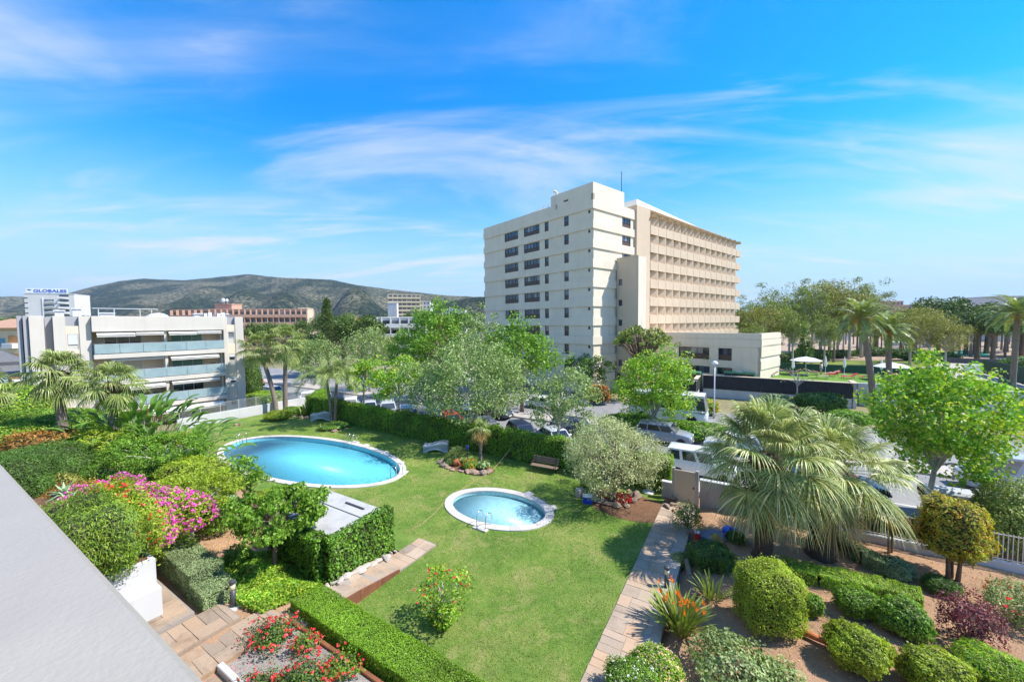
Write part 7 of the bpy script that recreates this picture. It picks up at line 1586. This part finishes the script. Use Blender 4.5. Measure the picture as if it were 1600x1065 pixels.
# left shrub masses
for (px, py, dep, w, h_, leaf, lab, s, kw) in (
    (60, 748, 19.5, 5.0, 2.9, 'lf_dark', 'dark juniper mass beside the balcony parapet', 161, dict(L=.15, Wd=.03, tilt=.8, loose=.12)),
    (15, 770, 17.5, 3.6, 2.9, 'lf_dark', 'dark needle shrub at the edge of the parapet', 162, dict(L=.15, Wd=.03, tilt=.8, loose=.12)),
    (75, 700, 22.0, 4.4, 2.0, 'lf_red', 'red leaved shrub above the dark juniper mass', 163, dict(L=.24, Wd=.07, loose=.15)),
    (20, 690, 24.0, 4.5, 2.2, 'lf_bright', 'bright green shrub left of the red leaved shrub', 164, dict(L=.13, Wd=.09)),
    (50, 668, 27.5, 6.0, 2.2, 'lf_mid', 'green shrub bank before the grey piers', 165, dict(L=.14, Wd=.09)),
    (120, 665, 27.0, 5.5, 2.3, 'lf_mid', 'green shrub bank below the large fan palm', 166, dict(L=.14, Wd=.09)),
    (0, 650, 31.0, 6.0, 3.4, 'lf_bright', 'bright green tree shrub by the gazebo', 167, dict(L=.16, Wd=.11)),
    (150, 700, 22.5, 4.2, 2.2, 'lf_lime', 'lime green clipped shrub left of the strelitzia', 168, dict(L=.10, Wd=.065)),
    (205, 735, 21.0, 4.4, 2.0, 'lf_mid', 'rounded green shrub below the strelitzia', 169, dict(L=.10, Wd=.065)),
    (260, 700, 23.0, 3.6, 1.6, 'lf_lime', 'low lime green shrub right of the strelitzia foot', 170, dict(L=.10, Wd=.065)),
    (190, 690, 24.0, 3.2, 2.2, 'lf_mid', 'green shrub hidden behind the strelitzia', 171, dict(L=.12, Wd=.08)),
    (120, 775, 17.2, 2.4, 1.3, 'lf_red', 'small reddish shrub between agave and bougainvillea', 172, dict(L=.09, Wd=.05, loose=.2)),
    (95, 755, 18.4, 1.8, 1.0, 'lf_brown', 'dried brown shrub beside the pale agaves', 173, dict(L=.09, Wd=.06)),
    (330, 800, 17.6, 1.8, 1.2, 'lf_mid', 'green shrub under the umbrella clipped tree', 174, dict(L=.11, Wd=.06, loose=.35)),
    (395, 905, 14.2, .9, .7, 'lf_mid', 'leafy sucker shrub left of the mulberry trunk', 175, dict(L=.10, Wd=.06, loose=.35)),
    (372, 880, 15.0, 1.0, .9, 'lf_mid', 'small leafy shrub on the soil near the mulberry', 176, dict(L=.10, Wd=.06, loose=.35)),
    (300, 735, 20.0, 3.0, 1.3, 'lf_lime', 'low clipped lime shrub behind the umbrella tree', 177, dict(L=.09, Wd=.06)),
    (345, 770, 18.6, 1.4, 1.0, 'lf_grey', 'small grey shrub between umbrella tree and loquat', 178, dict(L=.09, Wd=.05))):
    p = atd(px, py, dep); p.z = max(p.z-h_*.5, .15); zb = z_left(*toS(p)); top = p.z+h_; p.z = zb-.05; hh = max(h_, top-zb); ball('shrub', lab, p, w, hh, leaf, kw.pop('L'), kw.pop('Wd'), 2.5, .75, s, w*.8, **kw)
# strelitzia with banana like leaves
def strelitzia(label, p, n, r, seed):
    rng = RNG(seed); t = thing('strelitzia', label, 'plant', p); var = []
    for k, el in enumerate((82, 66, 50, 32)):
        Ls = 1.15; Lp = r; st = 8; pts = []; x = z = 0
        for i in range(5): pts.append((x, 0, z)); a = R(el)-R(10)*i/4; x += Lp/4*math.cos(a); z += Lp/4*math.sin(a)
        vs = []; hub = pts[-1]
        for j in range(st):
            q = j/(st-1); a = R(el)-R(12)-R(58)*q; w = .24*math.sin(math.pi*min(1, .08+.9*q))**.6+.01; vs += [(x, -w, z+w*.35), (x, 0, z), (x, w, z+w*.35)]; x += Ls/(st-1)*math.cos(a); z += Ls/(st-1)*math.sin(a)
        m = MB().add(vs, [(j*3+c, j*3+c+1, (j+1)*3+c+1, (j+1)*3+c) for j in range(st-1) for c in (0, 1)]); nf = len(m.f); m.tube(pts, [.04, .035, .03, .025, .02], 5, False)
        me = m.mesh('leaf', M['lf_banana']); me.materials.append(M['petiole']); me.polygons.foreach_set('material_index', [0]*nf+[1]*(len(m.f)-nf)); var.append(me)
    for i in range(n):
        a = rng.uniform(0, 6.28); q = rng.uniform(0, .9)**.7*2.0; o = put('leaf', var[min(3, int(4*i/n))], t, (math.cos(a)*q*.8, math.sin(a)*q*.8, rng.uniform(-.6, .6)), a+rng.normal(0, .8)); o.scale = (rng.uniform(.72, 1.0), rng.uniform(.55, .75), rng.uniform(.72, 1.0))
    for i in range(5): a = i*1.3; MB().tube([(math.cos(a)*.8, math.sin(a)*.8, -.1), (math.cos(a)*.95, math.sin(a)*.95, 1.1)], [.12, .08], 7).build('stem', M['wood'], t)
p = atd(222, 655, 24.5); strelitzia('big leafed strelitzia clump before the apartment balconies', Vector((p.x, p.y, 1.1)), 170, 3.0, 181); p = atd(275, 668, 24.0); strelitzia('smaller strelitzia clump at the lawn edge', Vector((p.x, p.y, .8)), 80, 2.0, 182)
# rose bed
def rose(label, p, w, h_, seed, fl='fl_red', n=60):
    w *= .82; h_ *= .72; return ball('rose_bush', label, p, w, h_, 'lf_dark' if seed % 2 else 'lf_mid', .065, .045, 2.0, .42, seed, w*.85, -.8, jit=.25, lump=.2, flowers=fl, fl_n=n, fl_L=.085, loose=.65, cat='rose bush')
rose('red rose bush at the foot of the garden steps', S(-8.3, -17.9, .4), 1.7, .85, 191, n=75); rose('red rose bush beside the rusty edging', S(-7.2, -17.6, .4), 1.0, .7, 192, n=36)
rose('spreading red rose bush in the middle of the gravel bed', S(-6.0, -18.4, .4), 2.0, .8, 193, n=80); rose('red rose bush beyond the middle one in the gravel bed', S(-4.6, -18.7, .4), 1.7, .75, 194, n=70); rose('red rose bush at the near end of the gravel bed', S(-5.2, -19.4, .4), 1.6, .7, 195, n=60)
rose('red rose shoots along the clipped hedge', S(-5.6, -17.5, .4), 1.4, .6, 196, n=24); rose('pink red rose bush beside the steps at the parapet', S(-8.9, -20.9, .45), 1.5, .7, 197, 'fl_pink', 26); rose('red rose bush low at the hedge end', S(-3.6, -17.8, .4), 1.3, .55, 198, n=30)
rose('red rose bush among the petals by the white kerb', S(-6.9, -19.0, .4), 1.5, .6, 201, n=44); rose('red rose bush at the lawn end of the gravel bed', S(-3.0, -18.9, .4), 1.6, .7, 203, n=60); rose('last red rose bush along the clipped hedge', S(-2.0, -18.0, .4), 1.5, .65, 205, n=46)
ball('shrub', 'dark glossy shrub at the near end of the stone steps', S(-7.0, -20.7, .35), 2.2, 1.0, 'lf_mid', .06, .045, 2.3, .8, 199, 1.6)
rng = RNG(200); pp = [S(rng.uniform(-8.6, -3.5), rng.uniform(-19.6, -17.4), .43) for _ in range(420)]; V, Fq = leaves(np.array([V3(q) for q in pp]), np.tile([0, 0, 1.0], (420, 1)), .05, .035, rng, None, .2); tag(put('fallen_petals', np_mesh('fallen_petals', V, Fq, M['fl_red'])), 'red petals scattered on the pale gravel of the rose bed', 'petals', kind='stuff')
# ------------------------------------------------------------------ right garden
def G_(px, py, w, h_, leaf, lab, s, L=.08, Wd=.05, p=2.6, z=None, name='clipped_shrub', **k):
    q = at(px, py, .0); q.z = z_right(*toS(q))-.03 if toS(q)[0] > 1.6 else 0; d = math.hypot(q.x, q.y); w *= .87; k.setdefault('dy', w*.9); k.setdefault('loose', .10); k.setdefault('lump', .065); return ball(name, lab, q+Vector((q.x/d, q.y/d, 0))*w*.36, w, h_, leaf, L, Wd, p, seed=s, **k)
G_(1200, 1000, 2.05, 2.05, 'lf_lime', 'tall clipped yellow green shrub block in the soil bed', 211, .06, .038, 4.0, lump=.03)
G_(1268, 965, .75, .75, 'lf_mid', 'small round clipped shrub behind the tall yellow green block', 212, .06, .042)
G_(1112, 895, 1.75, .85, 'lf_dark', 'dark green clipped box shrub beside the blue bag', 213, .07, .045, 4.0)
G_(1338, 968, 1.35, .85, 'lf_mid', 'green clipped cushion shrub between the tall block and the glossy cushion', 214, .065, .045, 2.6)
G_(1410, 1000, 1.55, 1.0, 'lf_mid', 'glossy green clipped cushion shrub on a stem', 215, .075, .055, 2.6)
G_(1338, 1062, 1.75, 1.2, 'lf_lime', 'large lime green clipped ball in the near soil bed', 216, .07, .04, 2.4)
G_(1462, 1100, 1.6, 1.0, 'lf_lime', 'lime green clipped ball at the foot of the soil bed', 217, .07, .04, 2.4)
G_(1548, 1075, 1.7, .75, 'lf_bright', 'bright green low feathery shrub beside the purple shrub', 218, .12, .025, 2.5, tilt=.8)
G_(1512, 1015, 1.55, 1.4, 'lf_purple', 'purple leaved loose shrub in the soil bed', 219, .07, .045, 2.0, loose=.42, lump=.14, name='purple_shrub', dens=.5)
G_(1588, 985, 2.0, 1.3, 'lf_soft', 'open rose bush with a few red blooms beside the purple shrub', 220, .07, .045, 2.0, loose=.5, lump=.12, flowers='fl_red', fl_n=14, fl_L=.13, name='rose_bush', cat='rose bush', dens=.5)
G_(1398, 905, 1.25, .7, 'lf_grey', 'blue green rounded shrub at the end of the curved hedge', 221, .06, .04)
G_(1470, 932, 1.2, .5, 'lf_dark', 'low dark rosemary shrub beneath the dome tree', 222, .1, .02, tilt=.8)
G_(1486, 915, 2.35, 2.25, 'lf_nandina', 'dome clipped tree with yellow and red tinged leaves on three trunks', 223, .12, .05, 2.7, rise=.75, stem=(.07, [(-.12, 0), (.1, .1), (.12, -.1)]), under=-.8, name='dome_tree', cat='tree', jit=.1, lump=.09, loose=.18)
G_(1392, 870, 1.15, 1.0, 'lf_purple', 'small round purple leaved tree on thin stems by the fence', 224, .07, .05, 2.1, rise=.85, stem=(.04, [(-.1, 0), (.08, .06)]), name='purple_tree', cat='tree', lump=.08)
G_(1145, 1100, 2.4, 1.0, 'lf_soft', 'grey green soft leaved bush beside the tall clipped block', 225, .11, .06, 2.2, loose=.38, lump=.12, name='soft_bush', dens=.75)
G_(1215, 1090, 1.3, .6, 'lf_soft', 'low grey green soft leaved bush at the foot of the clipped block', 232, .10, .055, 2.2, loose=.38, lump=.12, name='soft_bush', dens=.7)
G_(1022, 1080, 1.7, .85, 'lf_bright', 'lantana bush with pink and yellow flowers beside the stone path', 226, .055, .04, 2.3, flowers='fl_pink', fl_n=330, fl_L=.045, loose=.2, name='lantana_bush', dens=.8)
G_(985, 1120, 1.6, .8, 'lf_mid', 'lantana bush with white and pink flowers at the near end of the path', 227, .055, .04, 2.3, flowers='fl_white', fl_n=110, fl_L=.045, loose=.2, name='lantana_bush', dens=.8)
G_(1075, 836, 1.5, 1.25, 'lf_gum', 'open rose bush with red blooms beside the gate', 228, .07, .045, 2.0, loose=.5, lump=.12, flowers='fl_red', fl_n=9, fl_L=.12, name='rose_bush', cat='rose bush', dens=.45)
G_(1065, 880, 1.1, .6, 'lf_gum', 'dry low shrub between stone path and timber sleeper', 229, .06, .03, 2.0, loose=.5, name='dry_shrub', dens=.5)
G_(1150, 850, .9, .5, 'lf_dark', 'low dark plant with yellow flowers behind the box shrub', 230, .09, .03, 2.0, loose=.35, flowers='fl_orange', fl_n=4, fl_L=.08)
for i, (px, py, w, h_, lab) in enumerate(((1592, 870, 3.2, 3.0, 'climbing green shrub on the street fence at the containers'), (1562, 852, 2.2, 2.3, 'slim green shrub on the fence left of the climbing one'), (1604, 888, 3.0, 2.3, 'tall loose shrub on the fence past the climbing one'))): G_(px, py, w, h_, 'lf_gum', lab, 233+i, .11, .05, 2.4, loose=.35, name='fence_shrub', dens=.6)
for i, (px, py) in enumerate(((1313, 826), (1326, 832), (1340, 836), (1355, 841), (1368, 843), (1412, 850), (1424, 852), (1300, 822))):
    G_(px, py, .36, 1.45, 'lf_dark', 'thin young cypress planted along the street fence', 240+i, .09, .03, 2.2, name='young_cypress', cat='tree', group='young cypresses along the fence', dens=.8, loose=.15)
hedge('low_hedge', 'low curved grey green hedge along the soil bed behind the palms', [at(1296, 840, 0), at(1325, 862), at(1352, 880), at(1388, 896)], .62, .55, -.02, 'lf_grey', .045, .028, .9, 251, False, .02)
hedge('low_hedge', 'bright green winding low hedge through the soil bed', [at(1222, 893), at(1275, 908), at(1330, 918), at(1385, 930), at(1440, 948)], .85, .5, .0, 'lf_bright', .12, .022, .9, 252, True, .03)
# strelitzia reginae, yucca
def spiky(name, label, p, n, l, w, seed, leaf, spread=1.0, flowers=0):
    rng = RNG(seed); t = thing(name, label, 'plant', p); var = []
    for el in (80, 62, 45):
        vs = []; st = 5; x = z = 0
        for j in range(st):
            q = j/(st-1); ww = w*(.35+1.1*math.sin(math.pi*min(1, .1+.85*q))) if j < st-1 else .004; vs += [(x, -ww, z+ww*.4), (x, 0, z), (x, ww, z+ww*.4)]; a = R(el)-R(30)*q*q*spread; x += l/(st-1)*math.cos(a); z += l/(st-1)*math.sin(a)
        var.append(MB().add(vs, [(j*3+c, j*3+c+1, (j+1)*3+c+1, (j+1)*3+c) for j in range(st-1) for c in (0, 1)]).mesh('leaf', M[leaf]))
    for i in range(n):
        a = rng.uniform(0, 6.28); q = rng.uniform(0, 1)**.6*.28*spread*l; o = put('leaf', var[min(2, int(3*(i+.5)/n))], t, (math.cos(a)*q, math.sin(a)*q, -.02), a+rng.normal(0, .35)); o.scale = (rng.uniform(.75, 1.15),)*3
    if flowers:
        f = MB(); k_ = 0
        for j in range(4): a = R(25+j*28); f.add([(0, -.015, 0), (.02, .015, .0), (.17*math.cos(a)+.02, .02, .17*math.sin(a)), (.11*math.cos(a), -.02, .12*math.sin(a))], [(0, 1, 2, 3)])
        fme = f.mesh('flower', M['fl_orange'])
        for i in range(flowers):
            a = rng.uniform(0, 6.28); q = rng.uniform(.1, .75); h_ = rng.uniform(.85, 1.3); s = MB().tube([(0, 0, 0), (math.cos(a)*q*.5, math.sin(a)*q*.5, h_*.6), (math.cos(a)*q, math.sin(a)*q, h_)], .012, 5); st_ = s.build('stalk', M['petiole'], t); put('flower', fme, st_, (math.cos(a)*q, math.sin(a)*q, h_), rng.uniform(0, 6.28))
    return t
spiky('bird_of_paradise', 'bird of paradise clump with orange flowers beside the stone path', at(1062, 985, .02), 150, 1.15, .032, 261, 'lf_gum', 1.0, 24)
spiky('yucca', 'spiky yellow green yucca behind the orange flowers', at(1112, 935, .02), 42, .85, .028, 262, 'lf_gum', .9)
spiky('aloe', 'spiky reddish plant in the rocks under the two fan palms', at(475, 648, .1), 24, 1.3, .06, 263, 'lf_gum', .9)
# small beds
ball('flower_clump', 'orange flowering clump in the palm island', at(734, 731, .02), 1.1, .5, 'lf_mid', .08, .05, 2.1, .7, 271, flowers='fl_orange', fl_n=40, fl_L=.09, loose=.2); ball('flower_clump', 'white flowering clump in the palm island', at(754, 731, .02), .9, .45, 'lf_mid', .08, .05, 2.1, .7, 272, flowers='fl_white', fl_n=45, fl_L=.08, loose=.2)
ball('flower_clump', 'low green clump behind the clay pot in the palm island', at(704, 724, .02), 1.0, .4, 'lf_dark', .08, .05, 2.1, .7, 273, loose=.2)
ball('red_foliage', 'crimson leaved plant left of the olive trunk', at(942, 777, .02), .8, .4, 'fl_crimson', .09, .05, 2.1, .6, 274, loose=.25); ball('red_foliage', 'crimson leaved plant right of the olive trunk', at(972, 783, .02), 1.0, .45, 'fl_crimson', .09, .05, 2.1, .6, 275, loose=.25); ball('shrub', 'low green plant behind the stone block under the olive', at(922, 766, .02), 1.2, .7, 'lf_mid', .09, .06, 2.1, .7, 276, loose=.2)
ball('shrub', 'rounded yellow flowering cushion under the leaning fan palm', at(434, 655, .02), 2.4, .95, 'lf_lime', .1, .06, 2.2, .7, 277, loose=.15, flowers='fl_orange', fl_n=40, fl_L=.06); ball('shrub', 'low green cushion right of the yellow flowering one', at(458, 648, .02), 2.2, .9, 'lf_mid', .1, .06, 2.2, .7, 278, loose=.2); ball('flower_clump', 'low planting with white flowers round the two trunked palm', at(520, 668, .02), 2.6, .5, 'lf_mid', .09, .06, 2.2, .7, 279, loose=.2, flowers='fl_white', fl_n=40, fl_L=.08)
ball('cypress_shrub', 'dark green conifer behind the corner of the apartment block', Vector((atd(392, 600, 50).x, 50, -.1)), 2.4, 5.6, 'lf_dark', .2, .09, 2.3, .7, 280)
ball('shrub', 'bright hedge shrub far up the street behind the white wall', Vector((atd(412, 600, 49).x, 49, -.1)), 4, 1.6, 'lf_bright', .16, .1, 3, .7, 281)
for i, (px, dp, w) in enumerate(((1170, 84, 9), (1215, 90, 10), (1265, 96, 10), (1310, 104, 10), (1365, 108, 10), (1420, 96, 9), (1470, 92, 9), (1600, 76, 8))):
    q = atd(px, 540, dp); ball('shrub', 'dark green undergrowth '+region(px), Vector((q.x, q.y, -.35)), w, 2.3+.5*(i % 3), 'lf_dark', .34, .2, 2.3, .6, 310+i, 3.5, loose=.2, group='undergrowth '+region(px))
cover('leaf_litter', 'dry brown leaves scattered on the soil bed', [tuple(S(a, n).xy) for a, n in ((1.8, -15), (14, -15), (14, -1.2), (1.8, -1.6))], lambda p: z_right(*toS(p))+.004, 'lf_dry', .07, .035, 5200, 330, .02, 'leaf litter')
cover('leaf_litter', 'dry brown leaves scattered below the umbrella clipped tree', [tuple(S(a, n).xy) for a, n in ((-20, -17.4), (-14.5, -17.3), (-14.5, -14.5), (-20, -14.5))], lambda p: z_left(*toS(p))+.004, 'lf_dry', .07, .035, 1500, 331, .02, 'leaf litter')
# ------------------------------------------------------------------ grass blades on the lawn
def grass():
    rng = RNG(300); n = 210000; a = rng.uniform(-40, -.05, n*2); nn = rng.uniform(-17, .6, n*2)
    x = SO.x+SE.x*a+SN.x*nn; y = SO.y+SE.y*a+SN.y*nn; d = np.hypot(x, y); keep = rng.uniform(0, 1, len(a)) < np.clip(13/d, 0, 1)**1.6
    keep &= ~((a < -7.95) & (nn < -11.0)); keep &= ~((a < -16) & (nn < -11.9)); keep &= ~((nn < -15.9) & (a < -.5))
    for c, ra, rn in ((BP, BA+.06, BN+.06), (SPc, SA+.06, SB+.06)): keep &= (((a-c[0])/ra)**2+((nn-c[1])/rn)**2) > 1
    keep &= (((a+12.8)/2.25)**2+((nn+2.75)/1.05)**2) > 1; keep &= (((a+1.5)/2.2)**2+((nn+2.95)/1.55)**2) > 1
    x = x[keep][:n]; y = y[keep][:n]; k = len(x); h_ = rng.uniform(.02, .05, k); w = rng.uniform(.006, .014, k)*np.clip(np.hypot(x, y)/13, 1, 2.5); an = rng.uniform(0, 6.28, k); lx = rng.normal(0, .025, k); ly = rng.normal(0, .025, k); c, s = np.cos(an)*w, np.sin(an)*w
    V = np.stack([np.stack([x-c, y-s, np.full(k, -.002)], 1), np.stack([x+c, y+s, np.full(k, -.002)], 1), np.stack([x+lx, y+ly, h_], 1)], 1).reshape(-1, 3)
    tag(put('grass', np_mesh('grass', V, np.arange(k*3).reshape(-1, 3), M['blade'])), 'short mown grass of the pool lawn', 'grass', kind='stuff')
grass()
# ------------------------------------------------------------------ the air
hzb = MB().box(-6400, 6400, -500, 9400, -3, 330).build('haze', None); hzb['kind'] = 'stuff'; tag(hzb, 'thin blue air between the town and the hills', 'haze')
hm = bpy.data.materials.new('haze'); hm.use_nodes = True; hn = hm.node_tree; hn.nodes.clear(); pv = hn.nodes.new('ShaderNodeVolumePrincipled'); pv.inputs['Color'].default_value = (0.62, 0.80, 1.0, 1); pv.inputs['Density'].default_value = 0.00009; pv.inputs['Anisotropy'].default_value = 0.2
ho2 = hn.nodes.new('ShaderNodeOutputMaterial'); hn.links.new(pv.outputs[0], ho2.inputs['Volume']); hzb.data.materials.append(hm)
